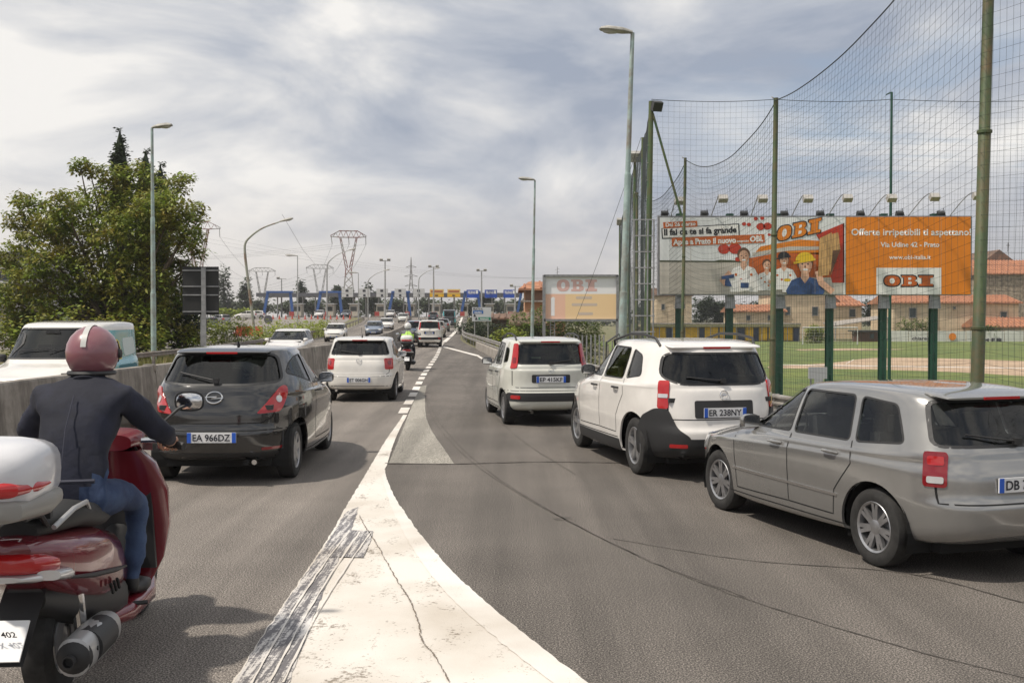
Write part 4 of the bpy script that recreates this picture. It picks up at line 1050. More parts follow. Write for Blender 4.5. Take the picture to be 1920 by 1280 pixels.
# ---- net poles, rope and netting along the field
netp = [(5.2, 7.8, 8.7), (15.7, 7.22, 8.5), (26.0, 6.72, None), (36.4, 6.22, None), (46.5, 5.72, 7.6)]
labs = ['', 'thick green net pole with rust patches nearest the camera at right', 'green net pole crossing the billboard near the lettering and the tilted sign',
        'thin brownish net pole crossing the left end of the billboard', 'far net pole beside the ladder tower']
tops = []
for i, (d, x, zt) in enumerate(netp):
    if i == 2: t = at(1455, 184, d)
    elif i == 3: t = at(1285, 296, d)
    else: t = V(x, d, zt)
    if i == 1: t = V(at(1850, 0, d).x + .06, d, 8.7)
    bx = {1: at(1826, 780, d).x, 2: at(1447, 640, d).x, 3: at(1277, 640, d).x}.get(i, x)
    b = V(bx, d, FZ); tops.append(t)
    if i == 0: continue
    g = empty('net_pole', b, 0, labs[i], 'pole', 'poles of the ball-stop net'); T = t - b; r = (.0, .100, .078, .062, .075)[i]
    m = MB(); m.tube([V(0, 0, 0), T * .33, T * .331, T * .62, T * .621, T], [r, r, r * .93, r * .91, r * .84, r * .8], 14); m.build('pole', M_greenL, g, True)
    for k in (.33, .621):
        m = MB(); m.lathe([(r * .98, -.03), (r * 1.12, -.02), (r * 1.12, .02), (r * .98, .03)], 14, Matrix.Translation(T * k)); m.build('collar', M_greenL, g, True)
    m = MB(); m.tube([T + V(0, 0, -.05), T + V(-.12, -.05, .02), T + V(-.12, -.15, -.04)], .012, 5); m.build('rope_hook', M_galv, g)
# netting between consecutive poles
net = empty('ball_stop_net', (6.7, 26, FZ), 0, 'dark square mesh net strung between the green poles beside the slip road', 'net'); O = net.location
def netting(parent, A, B, ztopA, ztopB, sag, cell, r, zb=FZ + .05, wob=.03, O=V(0, 0, 0), name='netting', rope=True, nz=3):
    L_ = (B - A).length; nc = max(2, int(L_ / cell)); m = MB()
    def ztop(t): return lerp(ztopA, ztopB, t) - sag * 4 * t * (1 - t)
    def pt(t, z, k=0):
        p = A.lerp(B, t); H = ztop(t); dirn = (B - A).normalized(); nrm = V(-dirn.y, dirn.x, 0)
        bulge = math.sin(math.pi * t) * math.sin(math.pi * min(max((z - zb) / max(H - zb, .1), 0), 1)) * .18
        n1 = noise.noise(V(t * L_ * .5, z * .5, 3.1)); n2 = noise.noise(V(t * L_ * .4 + 9, z * .35, 7.7))
        return V(p.x, p.y, z) + nrm * (bulge + n1 * wob * 2) + dirn * n2 * wob - O
    for i in range(nc + 1):
        t = i / nc; H = ztop(t); k = max(4, int((H - zb) / .8)); m.tube([pt(t, lerp(zb, H, j / k)) for j in range(k + 1)], r, 3, False)
    H0 = max(ztopA, ztopB); nr = int((H0 - zb) / cell)
    for j in range(nr):
        # rows run with the rope's sag near the top and settle lower down
        row = []; k = max(6, int(L_ / .6))
        for i in range(k + 1):
            t = i / k; H = ztop(t); f = j / nr; z = lerp(zb, H, f) if True else 0
            row.append(pt(t, z))
        m.tube(row, r, 3, False)
    o = m.build(name, M_rope, parent, kind='stuff', fix=False)
    if rope:
        m = MB(); m.tube([pt(i / 24, ztop(i / 24)) + V(0, 0, .01) for i in range(25)], .014, 5, False); m.build('top_rope', M_rope, parent)
for (a, b, sag) in ((0, 1, .5), (1, 2, .55), (2, 3, .8), (3, 4, .8)):
    A, B = tops[a], tops[b]; netting(net, V(netp[a][1], A.y, 0), V(netp[b][1], B.y, 0), A.z - .08, B.z - .08, sag, .19, max(.0024, (A.y + B.y) / 2 * .000115), O=O)
# tall rear net behind the billboard
net2 = empty('rear_ball_net', (12, 45, FZ), 0, 'tall fine rear net hung level behind the billboard from the floodlight mast', 'net')
tx = [at(x, 187, 45) for x in (1222, 1455, 1672, 2000)]
for A, B in zip(tx, tx[1:]): netting(net2, V(A.x, 45, 0), V(B.x, 45, 0), A.z, B.z, .1, .24, .0034, zb=FZ, wob=.02, O=net2.location, rope=True)
for px, ty, d, lab, r in ((1672, 173, 45, 'slim dark green pole of the rear net rising behind the billboard lamps', .075), (1205, 258, 53, 'green pole standing just left of the floodlight mast', .10),
                          (1190, 292, 60, 'green pole with a floodlight under its top left of the ladder', .11), (1180, 330, 70, 'slender green pole between the lamp post and the ladder tower', .12), (1162, 414, 92, 'leftmost short green pole with a small floodlight, beside the small billboard', .10)):
    t = at(px, ty, d); b = V(t.x, d, FZ); g = empty('net_pole', b, 0, lab, 'pole', 'poles of the ball-stop net'); m = MB(); m.tube([V(0, 0, 0), t - b], [r, r * .7], 10); m.build('pole', M_dgreen if px == 1672 else M_green, g, True)
    if px in (1190, 1162):
        m = MB(); m.box(t - b + V(.05, -.3, -.1), (.7, .45, .55), rx=.5); m.build('floodlight', M_head, g); m = MB(); m.tube([t - b + V(0, 0, -.6), t - b + V(.05, -.3, -.3)], .03, 5); m.build('bracket', M_galv, g)
    if px == 1672:
        m = MB(); m.tube([t - b, t - b + V(-.25, 0, -.12)], .03, 5); m.build('bracket', M_dgreen, g)
# side nets of the far poles
nf = empty('side_net', (9, 58, FZ), 0, 'dense green net seen edge on between the far poles beside the ladder', 'net')
pts = [(37, at(1219, 200, 37)), (53, at(1205, 262, 53)), (60, at(1192, 296, 60)), (70, at(1180, 334, 70)), (92, at(1163, 420, 92))]
for (d0, a), (d1, b) in zip(pts, pts[1:]): netting(nf, V(a.x, d0, 0), V(b.x, d1, 0), a.z, b.z, .3, .3, .008, O=nf.location)
# floodlight mast with strut and ladder cage
b = V(at(1211, 650, 37).x, 37, FZ); t = at(1221, 190, 37); g = empty('floodlight_mast', b, 0, 'dark green floodlight mast with a long diagonal brace beside the billboard', 'floodlight mast')
m = MB(); T = t - b; m.tube([V(0, 0, 0), T * .5, T], [.13, .11, .09], 12); m.build('pole', M_green, g, True)
m = MB(); m.box(T + V(.18, -.2, -.22), (.36, .22, .34), rx=.5, rz=.3); m.box(T + V(.18, -.08, -.2), (.2, .2, .24)); m.build('floodlight', P('flood_dark', (.03, .03, .03), .5), g)
m = MB(); m.tube([T + V(.05, -.05, -.45), at(1278, 405, 37) - b], .045, 8); m.build('brace', M_green, g)
for k in range(9):
    m = MB(); m.tube([T * (.42 + .055 * k) + V(-.14, -.06, 0), T * (.42 + .055 * k) + V(.14, -.06, 0)], .012, 4); m.build('step_rung', M_galv, g)
g = empty('ladder_tower', V(at(1197, 650, 34).x, 34, FZ), 0, 'grey steel ladder with rungs fixed to the poles left of the billboard', 'ladder'); O = g.location
for px in (1188, 1213, 1224):
    m = MB(); m.tube([V(at(px, 650, 34).x, 34, FZ) - O, at(px + (1 if px < 1200 else 2), 412, 34) - O], .028, 6); m.build('stile', M_steel, g)
for k in range(9):
    y_ = 412 + 30 * k; m = MB(); m.tube([at(1184, y_, 34) - O, at(1228, y_, 34) - O], .02, 5); m.build('rung', M_steel, g)

# ---- big billboard on green posts
BD = 38.8
M_or = P('print_orange', (.74, .22, .008), .55, var=.05, vs=1); M_or2 = P('print_orange_dark', (.55, .12, .015), .55, var=.04); M_red = P('print_red', (.50, .04, .015), .55); M_wh = P('print_white', (.82, .81, .78), .55)
M_bk = P('print_black', (.015, .015, .02), .55); M_sk = P('print_skin', (.68, .40, .27), .55, var=.15, vs=4); M_yel = P('print_yellow_helmet', (.75, .50, .02), .55); M_den = P('print_denim', (.03, .07, .19), .55, var=.25, vs=5)
M_wood = P('print_wood', (.52, .31, .12), .55, var=.25, vs=2, streak=(6, 1, .7)); M_gy = P('print_grey', (.54, .50, .44), .55, var=.1, vs=.7, streak=(.3, 1, 6)); M_skyp = P('print_pale_sky', (.78, .80, .80), .55, var=.06, vs=.6); M_dgl = P('print_field_line', (.06, .07, .03), .55); M_brn = P('print_brown', (.13, .06, .03), .55)
bb = empty('billboard', at(1527, 552, BD), 0, 'long billboard with workers at left and an orange panel at right, on dark green posts', 'billboard'); O = bb.location.copy()
p0, p1 = at(1235, 552, BD), at(1822, 406, BD)
m = MB(); m.box(V((p0.x + p1.x) / 2, BD + .14, (p0.z + p1.z) / 2) - O, (p1.x - p0.x + .06, .22, p1.z - p0.z + .06)); m.build('panel_frame', M_steel, bb)
def bpt(px, py, l): return at(px, py, BD) + V(0, -.003 * l, 0) - O
def pr(name, pts, mat, l=1):
    pts = [(x, min(max(y, 406.5), 551.8)) for x, y in pts]
    if l > 4:
        q = []
        for p in pts:
            if not q or (abs(p[0] - q[-1][0]) + abs(p[1] - q[-1][1])) > .05: q.append(p)
        pts = q
    vs, es, fs, *_ = delaunay_2d_cdt([Vector(p) for p in pts], [(i, (i + 1) % len(pts)) for i in range(len(pts))], [], 1, 1e-6)
    m = MB(); m.add([bpt(v.x, v.y, l) for v in vs], fs); return m.build(name, mat, bb)
def btext(s, px, py, h, mat, l, w=None, al='L', bold=.03, tilt=0.0, nm='lettering'):
    k = BD / F; return text_mesh(None, nm, s, bpt(px, py, l), V(math.cos(R(tilt)), 0, math.sin(R(tilt))), V(-math.sin(R(tilt)), 0, math.cos(R(tilt))), h * k, mat, bb, bold, w * k if w else None, al)
pr('left_poster', [(1237, 408), (1583, 407), (1583, 552), (1237, 551)], M_skyp, 1)
pr('printed_field', [(1237, 491), (1583, 491), (1583, 551), (1237, 551)], M_gy, 2)
pr('printed_horizon', [(1237, 488), (1340, 489), (1350, 487), (1400, 489), (1400, 492), (1237, 491)], M_dgl, 3)
pr('right_poster', [(1586, 407), (1820, 406), (1820, 552), (1586, 552)], M_or, 1)
pr('white_divider', [(1581, 407), (1585, 407), (1585, 552), (1581, 552)], M_wh, 4)
# left lettering
for sx_ in (1294, 1352, 1410, 1468, 1526, 1645, 1704, 1762): pr('paper_seam', [(sx_, 407), (sx_ + .5, 407), (sx_ + .5, 551), (sx_, 551)], P('paper_seam', (.35, .30, .25), .6), 41)
pr('black_box_edge', [(1240, 428), (1386, 419), (1387, 443), (1241, 448)], M_bk, 3); pr('white_box', [(1242, 429), (1384, 421), (1385, 441), (1243, 446)], M_wh, 4)
pr('orange_box', [(1243, 417), (1307, 414), (1308, 425), (1244, 428)], M_or2, 5); btext('Dal 26 marzo', 1248, 425, 7, M_wh, 6, 56, tilt=2.5)
btext('Il fai da te si fa grande', 1245, 441, 11, M_bk, 6, 136, tilt=2.2, bold=.04)
pr('orange_box', [(1259, 446), (1433, 439), (1434, 455), (1260, 462)], M_or2, 5); btext('Apre a Prato il nuovo', 1262, 459, 10, M_wh, 6, 118, tilt=2, bold=.045); btext('negozio', 1382, 454, 4, M_wh, 6, 22, tilt=2); btext('OBI.', 1406, 453, 10, M_wh, 6, 25, tilt=2, bold=.05)
# right lettering
btext('Offerte irripetibili ti aspettano!', 1596, 441, 12, M_wh, 3, 224, bold=.02); btext('Via Udine 42 - Prato', 1706, 463, 9, M_wh, 3, 110, 'C', .02); btext('www.obi-italia.it', 1706, 486, 8, M_wh, 3, 78, 'C', .015)
pr('white_logo_panel', [(1643, 502), (1765, 502), (1765, 552), (1643, 552)], M_wh, 3)
def slab_logo(fn, mat, mat2=None, name='logo_letter'):
    """three broad slab letters in a unit box per letter, fn(u,v)->pixel"""
    O1 = [(.5 + .5 * math.copysign(abs(math.cos(a)) ** .8, math.cos(a)), .5 + .5 * math.copysign(abs(math.sin(a)) ** .8, math.sin(a))) for a in [2 * math.pi * k / 28 for k in range(28)]]
    Oi = [(.5 + .17 * math.cos(a), .5 + .28 * math.sin(a)) for a in [2 * math.pi * k / 20 for k in range(20)]]
    B1 = [(0, 0), (.72, 0), (.95, .1), (1, .26), (.93, .43), (.78, .52), (.9, .6), (.94, .76), (.87, .92), (.68, 1), (0, 1), (0, .82), (.14, .82), (.14, .18), (0, .18)]
    b1 = [(.42, .60), (.60, .62), (.62, .76), (.58, .82), (.42, .82)]; b2 = [(.42, .18), (.60, .18), (.65, .28), (.62, .40), (.42, .42)]
    I1 = [(0, 0), (.9, 0), (.9, .2), (.7, .22), (.7, .78), (.9, .8), (.9, 1), (0, 1), (0, .8), (.2, .78), (.2, .22), (0, .2)]
    return [(O1, [Oi]), (B1, [b1, b2]), (I1, [])]
def draw_logo(x0, y0, w, h, mat, hole, l, shear=0.0, rise=0.0, edge=None):
    for k, (o, holes) in enumerate(slab_logo(None, None)):
        cx = x0 + k * w * 1.12
        def f(u, v, g_=0.0): return (cx + (u - .5) * (w + g_) + w / 2 + v * shear * h, y0 - ((v - .5) * (h + g_) + h / 2) - (k * w * 1.12 + u * w) * rise)
        if edge: pr('logo_shadow', [f(u, v, w * .16) for u, v in o], edge, l)
        pr('logo_letter', [f(u, v) for u, v in o], mat, l + 1)
        for hh in holes: pr('logo_counter', [f(u, v) for u, v in hh], hole, l + 2)
draw_logo(1658, 536, 29, 19, M_or2, M_wh, 4, edge=M_bk)
# market stall, tomatoes, helpers and the big tilted letters
pr('printed_awning', [(1426, 462), (1500, 449), (1583, 455), (1583, 480), (1520, 476), (1470, 474), (1412, 478)], M_or, 3); pr('printed_awning_stripe', [(1410, 474), (1480, 462), (1548, 462), (1545, 468), (1480, 470), (1412, 480)], M_gy, 4)
pr('printed_stall', [(1404, 484), (1460, 474), (1560, 474), (1560, 520), (1404, 520)], M_or2, 3)
pr('printed_red', [(1530, 440), (1583, 418), (1583, 530), (1560, 530), (1548, 470)], M_red, 4)
for cx, cy, r_ in ((1357, 467, 11), (1378, 466, 12), (1395, 420, 4), (1404, 421, 4), (1426, 425, 8), (1439, 424, 8), (1417, 410, 4), (1429, 409, 4), (1442, 440, 3), (1383, 486, 5)):
    pr('printed_tomato', circ(cx, cy, r_, 14, r_ * .85), M_red, 4)
draw_logo(1456, 453, 26, 27, M_or, M_wh, 6, .10, .22, edge=M_bk)
M_nav0 = P('print_dark_denim', (.015, .035, .11), .55)
def man(cx, cy, s, shirt=M_wh, hat=None, hair=M_brn, l=6, lean=0):
    pr('printed_shirt', [(cx - 2.1 * s, cy + 5.6 * s), (cx - 2.3 * s, cy + 3.2 * s), (cx - 1.6 * s, cy + 1.9 * s), (cx - .5 * s, cy + 1.5 * s), (cx + .5 * s, cy + 1.5 * s), (cx + 1.7 * s, cy + 1.9 * s), (cx + 2.4 * s, cy + 3.2 * s), (cx + 2.2 * s, cy + 5.6 * s)], shirt, l)
    pr('printed_neck', [(cx - .42 * s, cy + .6 * s), (cx + .42 * s, cy + .6 * s), (cx + .5 * s, cy + 1.6 * s), (cx, cy + 2.3 * s), (cx - .5 * s, cy + 1.6 * s)], M_sk, l + 1)
    pr('printed_hair', circ(cx, cy - .28 * s, s * 1.0, 16, s * 1.05), hair, l + 2)
    pr('printed_face', circ(cx + .04 * s, cy + .12 * s, s * .78, 18, s * 1.02), M_sk, l + 3)
    pr('printed_shade', [(cx + .25 * s, cy - .7 * s), (cx + .75 * s, cy - .2 * s), (cx + .7 * s, cy + .6 * s), (cx + .3 * s, cy + 1.05 * s), (cx + .5 * s, cy + .3 * s)], P('print_skin_shade', (.50, .27, .17), .55), l + 3.4)
    pr('printed_fold', [(cx + .7 * s, cy + 2.2 * s), (cx + 1.0 * s, cy + 2.4 * s), (cx + .8 * s, cy + 4.6 * s), (cx + .5 * s, cy + 5.4 * s), (cx + .6 * s, cy + 3.6 * s)], P('print_fold', (.50, .49, .47), .55) if shirt is M_wh else M_nav0, l + .5)
    if shirt is M_wh:
        for k_ in range(4): pr('printed_stain', circ(cx + (-1.2 + .8 * k_) * s, cy + (2.9 + (k_ * 7 % 3) * .8) * s, .22 * s, 8), M_or2, l + .6)
    for e in (-.32, .36): pr('printed_eye', circ(cx + e * s, cy - .05 * s, s * .13, 8, s * .08), M_bk, l + 4)
    pr('printed_nose', [(cx, cy), (cx + .16 * s, cy + .38 * s), (cx - .1 * s, cy + .38 * s)], M_brn, l + 4); pr('printed_smile', circ(cx + .05 * s, cy + .62 * s, s * .34, 10, s * .13), M_wh, l + 4)
    if hat:
        pr('printed_helmet', [(cx + math.cos(a) * s * 1.15, cy - .45 * s - math.sin(a) * s * 1.05) for a in [math.pi * k / 12 for k in range(13)]], hat, l + 5); pr('printed_brim', [(cx - 1.4 * s, cy - .3 * s), (cx + 1.25 * s, cy - .75 * s), (cx + 1.3 * s, cy - .5 * s), (cx - 1.35 * s, cy - .05 * s)], hat, l + 6)
def arm(pts, w, mat, l): 
    A, B = [], []
    for i, p in enumerate(pts):
        p = Vector(p); t = (Vector(pts[min(i + 1, len(pts) - 1)]) - Vector(pts[max(i - 1, 0)])).normalized(); n = Vector((-t.y, t.x)) * w / 2; A.append(tuple(p + n)); B.append(tuple(p - n))
    pr('printed_arm', A + B[::-1], mat, l)
man(1394, 480, 12, l=6); arm([(1369, 510), (1353, 527), (1362, 534)], 9, M_sk, 12); pr('printed_drill', [(1352, 518), (1376, 514), (1376, 521), (1366, 522), (1372, 537), (1358, 536), (1360, 523), (1352, 524)], M_den, 13)
man(1437, 497, 8.5, hair=M_brn, l=14); arm([(1450, 512), (1462, 530), (1440, 528)], 7, M_sk, 19)
man(1469, 487, 10, l=20, hat=M_bk); pr('printed_can', rect(1386, 1405, 524, 545, 1), M_wh, 26); pr('printed_can_label', rect(1388, 1403, 530, 540, 1), M_den, 27); pr('printed_can', rect(1466, 1484, 527, 548, 1), M_wh, 26); pr('printed_can_lid', circ(1475, 525, 7, 12, 3), M_yel, 27)
man(1508, 496, 15.5, shirt=M_den, hat=M_yel, l=28); arm([(1560, 548), (1538, 530), (1532, 508)], 12, M_sk, 36)
pr('printed_plank', [(1535, 447), (1550, 440), (1558, 436), (1560, 470), (1552, 516), (1532, 518)], M_wood, 37); pr('printed_plank', [(1556, 440), (1570, 436), (1574, 468), (1562, 500), (1556, 516), (1554, 500)], M_wood, 38); pr('printed_plank_end', [(1560, 470), (1574, 468), (1562, 500), (1555, 516)], M_brn, 39)
for px in (1277, 1372, 1467, 1562, 1663, 1759):
    m = MB(); x = at(px, 560, BD).x; m.box(V(x, BD + .45, (5.9 + FZ) / 2) - O, (.09 + .02, .22, 5.9 - FZ)); m.box(V(x, BD + .35, (5.9 + FZ) / 2) - O, (.27, .02, 5.9 - FZ)); m.box(V(x, BD + .55, (5.9 + FZ) / 2) - O, (.27, .02, 5.9 - FZ)); m.build('post', M_dgreen, bb)
    m = MB(); z = at(px, 566, BD).z; m.box(V(x, BD + .3, z) - O, (.36, .3, .5), taper=.8); m.build('bracket', M_steel, bb)
M_flood = P('flood_grey', (.42, .40, .37), .5, .2)
for bx, hx, hy in ((1258, 1268, 381), (1333, 1348, 377), (1408, 1421, 377), (1484, 1504, 377), (1552, 1577, 376), (1628, 1658, 376), (1702, 1737, 374), (1780, 1816, 372)):
    a = at(bx, 408, BD) - O + V(0, .1, 0); c = at(hx, hy, BD) - O + V(0, -.75, 0); m = MB()
    m.tube(smooth([a, a.lerp(c, .55) + V(-.02, .1, .22), c + V(-.1, .25, .16), c + V(0, .05, .04)], 5), .018, 6); am = m.build('lamp_arm', M_steel, bb)
    m = MB(); m.box(c, (.34, .22, .22), rx=-.7); m.build('lamp_housing', M_flood, am)
    m = MB(); e = at(bx - 1, 400, BD) - O + V(-.18, .3, 0); m.box(e, (.26, .2, .2), rx=.5); m.tube([e, e + V(.1, 0, .22), e + V(.2, 0, -.1)], .015, 5); m.build('rear_floodlight', M_plas, am)

# ---- small billboard with rolling panel
SD = 70.0
sb = empty('small_billboard', V(at(1089, 600, SD).x, SD, FZ), 0, 'smaller grey framed billboard with pale orange panel over the green hedge', 'billboard'); O = sb.location.copy()
p0, p1 = at(1020, 600, SD), at(1158, 517, SD); fw = .16
for nm, c, s in (('frame_rail', V((p0.x + p1.x) / 2, SD, p1.z), (p1.x - p0.x, .3, fw)), ('frame_rail', V((p0.x + p1.x) / 2, SD, p0.z), (p1.x - p0.x, .3, fw)), ('post', V(p0.x, SD + .01, (p1.z + FZ) / 2), (.2, .32, p1.z - FZ + .1)), ('post', V(p1.x, SD + .01, (p1.z + FZ) / 2), (.2, .32, p1.z - FZ + .1))):
    m = MB(); m.box(c - O, s); m.build(nm, M_steel, sb)
def spt(px, py, l): return at(px, py, SD) + V(0, .02 - .004 * l, 0) - O
def spr(name, pts, mat, l):
    vs, es, fs, *_ = delaunay_2d_cdt([Vector(p) for p in pts], [(i, (i + 1) % len(pts)) for i in range(len(pts))], [], 1, 1e-6)
    m = MB(); m.add([spt(v.x, v.y, l) for v in vs], fs); return m.build(name, mat, sb)
m = MB(); m.box(V((p0.x + p1.x) / 2, SD + .1, (p0.z + p1.z) / 2) - O, (p1.x - p0.x - .1, .12, p1.z - p0.z)); m.build('panel', M_steel, sb)
spr('white_panel', [(1022, 519), (1156, 519), (1156, 551), (1022, 551)], P('roll_white', (.90, .89, .91), .5), 1)
spr('orange_panel', [(1022, 551), (1060, 551), (1060, 598), (1022, 598)], P('roll_peach', (.90, .56, .42), .5), 1); spr('orange_panel', [(1060, 551), (1156, 551), (1156, 598), (1060, 598)], P('roll_orange', (.92, .66, .38), .5), 1)
M_pk = P('roll_pink', (.78, .50, .46), .5); M_lv = P('roll_lilac', (.66, .54, .46), .5)
_pr, _M = pr, None
pr = spr; draw_logo(1044, 546, 24, 22, M_pk, P('roll_white', (.90, .89, .91), .5), 2); pr = _pr
spr('arrow', [(1032, 560), (1037, 556), (1042, 560), (1040, 560), (1040, 592), (1033, 592), (1033, 560)], P('roll_white', (.90, .89, .91), .5), 2)
for s_, y_, w_ in (('', 0, 0),): pass
for x0, x1, y_ in ((1080, 1110, 558), (1072, 1120, 571), (1084, 1112, 588)):
    spr('blurred_line', rect(x0, x1, y_ - 2.5, y_ + 2.5, 2), M_lv, 2)
m = MB()
for k in range(8): m.tube([at(1032, 604 + 5 * k, SD) - O, at(1040, 604 + 5 * k, SD) - O], .025, 4)
m.tube([at(1032, 600, SD) - O, at(1032, 642, SD) - O], .03, 5); m.tube([at(1040, 600, SD) - O, at(1040, 642, SD) - O], .03, 5); m.build('ladder', M_steel, sb)

# ---- direction sign
g = empty('direction_sign', V(at(903, 620, 88).x, 88, zroad(88) - .4), 0, 'white direction sign with blue and green bands on two posts right of the road', 'road sign'); O = g.location.copy(); SDd = 88
def dpt(px, py, l=0): return at(px, py, SDd) + V(0, -.006 * l, 0) - O
def dpr(nm, x0, x1, y0, y1, mat, l, r=0):
    a, b = dpt(x0, y1, l), dpt(x1, y0, l); m = MB(); m.box((a + b) / 2, (b.x - a.x, .01 if l else .06, b.z - a.z)); return m.build(nm, mat, g)
dpr('sign_panel', 885, 921, 576, 602, P('sign_face', (.55, .56, .57), .4), 0); dpr('blue_band', 887, 906, 582, 588, P('sign_blue', (.02, .12, .38), .4), 6); dpr('green_band', 897, 920, 594.5, 600, P('sign_green', (.0, .2, .12), .4), 6)
text_mesh(None, 'sign_text', 'PRATO E.', dpt(887, 581, 8), V(1, 0, 0), V(0, 0, 1), .17, M_ink, g, .02, .85); text_mesh(None, 'sign_text', 'FIRENZE', dpt(900, 599.5, 8), V(1, 0, 0), V(0, 0, 1), .15, M_wh, g, .02, .75); text_mesh(None, 'sign_text', 'CENTRO', dpt(889, 587.5, 8), V(1, 0, 0), V(0, 0, 1), .15, M_wh, g, .02, .65)
for px, py in ((890, 591), (893, 597)):
    m = MB(); c = dpt(px, py, 8); m.add([c + V(-.12, 0, -.12), c + V(.12, 0, -.12), c + V(0, 0, .16)], [(0, 1, 2)]); m.build('arrow', M_ink, g)
for px in (890, 915): m = MB(); m.tube([dpt(px, 596) + V(0, .08, 0), V(dpt(px, 600).x, .08, -1.2)], .05, 8); m.build('post', M_pgrey, g)

# ---- the back of a big dark sign in front of the tree
g = empty('large_sign_back', V(at(384, 640, 46).x, 46, 0), 0, 'back of a large dark road sign with grey rails beside the leafy tree', 'road sign'); O = g.location.copy()
a, b = at(343, 590, 46) - O, at(410, 500, 46) - O; m = MB(); m.box((a + b) / 2, (b.x - a.x, .05, b.z - a.z)); m.build('sign_panel', P('sign_back', (.012, .012, .013), .6), g)
for y_ in (507, 537, 553, 584):
    m = MB(); z = (at(380, y_, 46) - O).z; m.box(V((a.x + b.x) / 2, -.06, z), (b.x - a.x - .02, .06, .05)); m.build('rail', M_steel, g)
for px, w_ in ((384, .22), (376, .07)):
    m = MB(); x = (at(px, 600, 46) - O).x; top_ = b.z - .05 if w_ > .1 else a.z; m.box(V(x, -.14 if w_ > .1 else .1, top_ / 2), (w_ * .9, .08, top_)); m.build('post', M_steel, g)
# round sign back, red barrier block
g = empty('round_sign', V(at(503, 620, 88).x, 88, zroad(88)), 0, 'grey back of a round road sign behind the hedge', 'road sign'); O = g.location.copy(); m = MB(); c = at(503, 599, 88) - O
m.lathe([(.38, -.01), (.38, .01)], 20, Matrix.Translation(c) @ Matrix.Rotation(R(90), 4, 'X')); m.build('disc', P('sign_back_grey', (.10, .10, .11), .6), g); m = MB(); m.tube([V(0, .03, 0), V(0, .03, c.z)], .04, 6); m.build('post', M_pgrey, g)

# ---- rented-pitch sign on the fence
g = empty('pitch_rental_sign', at(1788, 795, 16.3), 0, 'white fence sign with dark lettering and a telephone number behind the thick pole', 'sign'); O = g.location.copy(); e = 16.3 / F
def fs(px, py, l=0): return at(px, py, 16.3) + V(0, -.004 * l, 0) - O
a, b = fs(1788, 795), fs(2030, 744); m = MB(); m.box((a + b) / 2, (b.x - a.x, .008, b.z - a.z)); m.build('sign_panel', P('sign_plastic', (.55, .56, .56), .5, dirt=((.3, .3, .26), .3, 6)), g)
M_nav = P('print_navy', (.02, .03, .07), .5)
for s_, x_, y_, h_, w_, bo in (('AFFITTO CAMPO SINTETICO', 1792, 758, 9, 222, .03), ('CALCIO A 5 E CALCIO A 7', 1791, 769, 8.5, 215, 0), ('presso A.S. LANZANA, via dell\'Agio 59', 1791, 777, 5, 205, 0), ('Tel. 0574 59682', 1795, 791, 9.5, 170, .05)):
    text_mesh(None, 'sign_text', s_, fs(x_, y_, 3), V(1, 0, 0), V(0, 0, 1), h_ * e, M_nav, g, bo, w_ * e)
# ================================================================== TREES AND HEDGES
M_bark = P('bark', (.10, .075, .05), .9, var=.3, vs=6, bump=.4, bs=20)
M_leafA = leaf_mat('leaf_ailanthus', (.20, .26, .035), (.21, .18, .03))
M_leafB = leaf_mat('leaf_dark', (.028, .048, .014)); M_leafC = leaf_mat('leaf_poplar', (.05, .075, .032)); M_leafD = leaf_mat('leaf_hedge', (.24, .29, .025)); M_leafE = leaf_mat('leaf_mid', (.12, .17, .025)); M_far = leaf_mat('leaf_far', (.06, .08, .035))
def leaves(name, blobs, n, size, mat, parent, seed=1, flat=.5, shell=.55, aspect=2.2, droop=.3, O=None, kind=None, clump=9, spray=None):
    """many small leaf blades in clumps spread through the blobs"""
    rnd = random.Random(seed); m = MB(); O = O or V(0, 0, 0); tot = sum(b[3] * b[3] for b in blobs); vs = m.v; fs = m.f
    spray = spray or size * 2.4
    for bx, by, bz, br, *sq in blobs:
        sz = sq[0] if sq else .85; k = max(2, int(n * br * br / tot / clump))
        for _ in range(k):
            while True:
                x, y, z = rnd.uniform(-1, 1), rnd.uniform(-1, 1), rnd.uniform(-1, 1); q = x * x + y * y + z * z
                if q <= 1 and q > shell * shell * rnd.random(): break
            nn = noise.noise(V(bx + x * br * 1.3, by + y * br * 1.3, bz + z * br * 1.3) / max(br, .3) * 1.6)
            if nn < -.28: continue
            cx, cy, cz = bx + x * br, by + y * br, bz + z * br * sz
            for j in range(clump):
                px, py, pz = cx + rnd.gauss(0, spray * .6), cy + rnd.gauss(0, spray * .6), cz + rnd.gauss(0, spray * .4)
                a = rnd.uniform(0, 2 * math.pi); t = rnd.uniform(-1, .5) * droop * 2; dx, dy, dz = math.cos(a), math.sin(a), t
                l = size * rnd.uniform(.6, 1.3); w = l / aspect; ex, ey = -dy, dx; tw = rnd.uniform(-.7, .7)
                b = len(vs)
                vs.append((px, py, pz)); vs.append((px + dx * l * .5 + ex * w * .5, py + dy * l * .5 + ey * w * .5, pz + dz * l * .5 + tw * w * .5))
                vs.append((px + dx * l, py + dy * l, pz + dz * l - l * .2 * droop)); vs.append((px + dx * l * .5 - ex * w * .5, py + dy * l * .5 - ey * w * .5, pz + dz * l * .5 - tw * w * .5))
                fs.append([b, b + 1, b + 2, b + 3]); m.m.append(0)
    m.v = [(x - O.x, y - O.y, z - O.z) for x, y, z in vs]
    return m.build(name, mat, parent, fix=False, kind=kind)
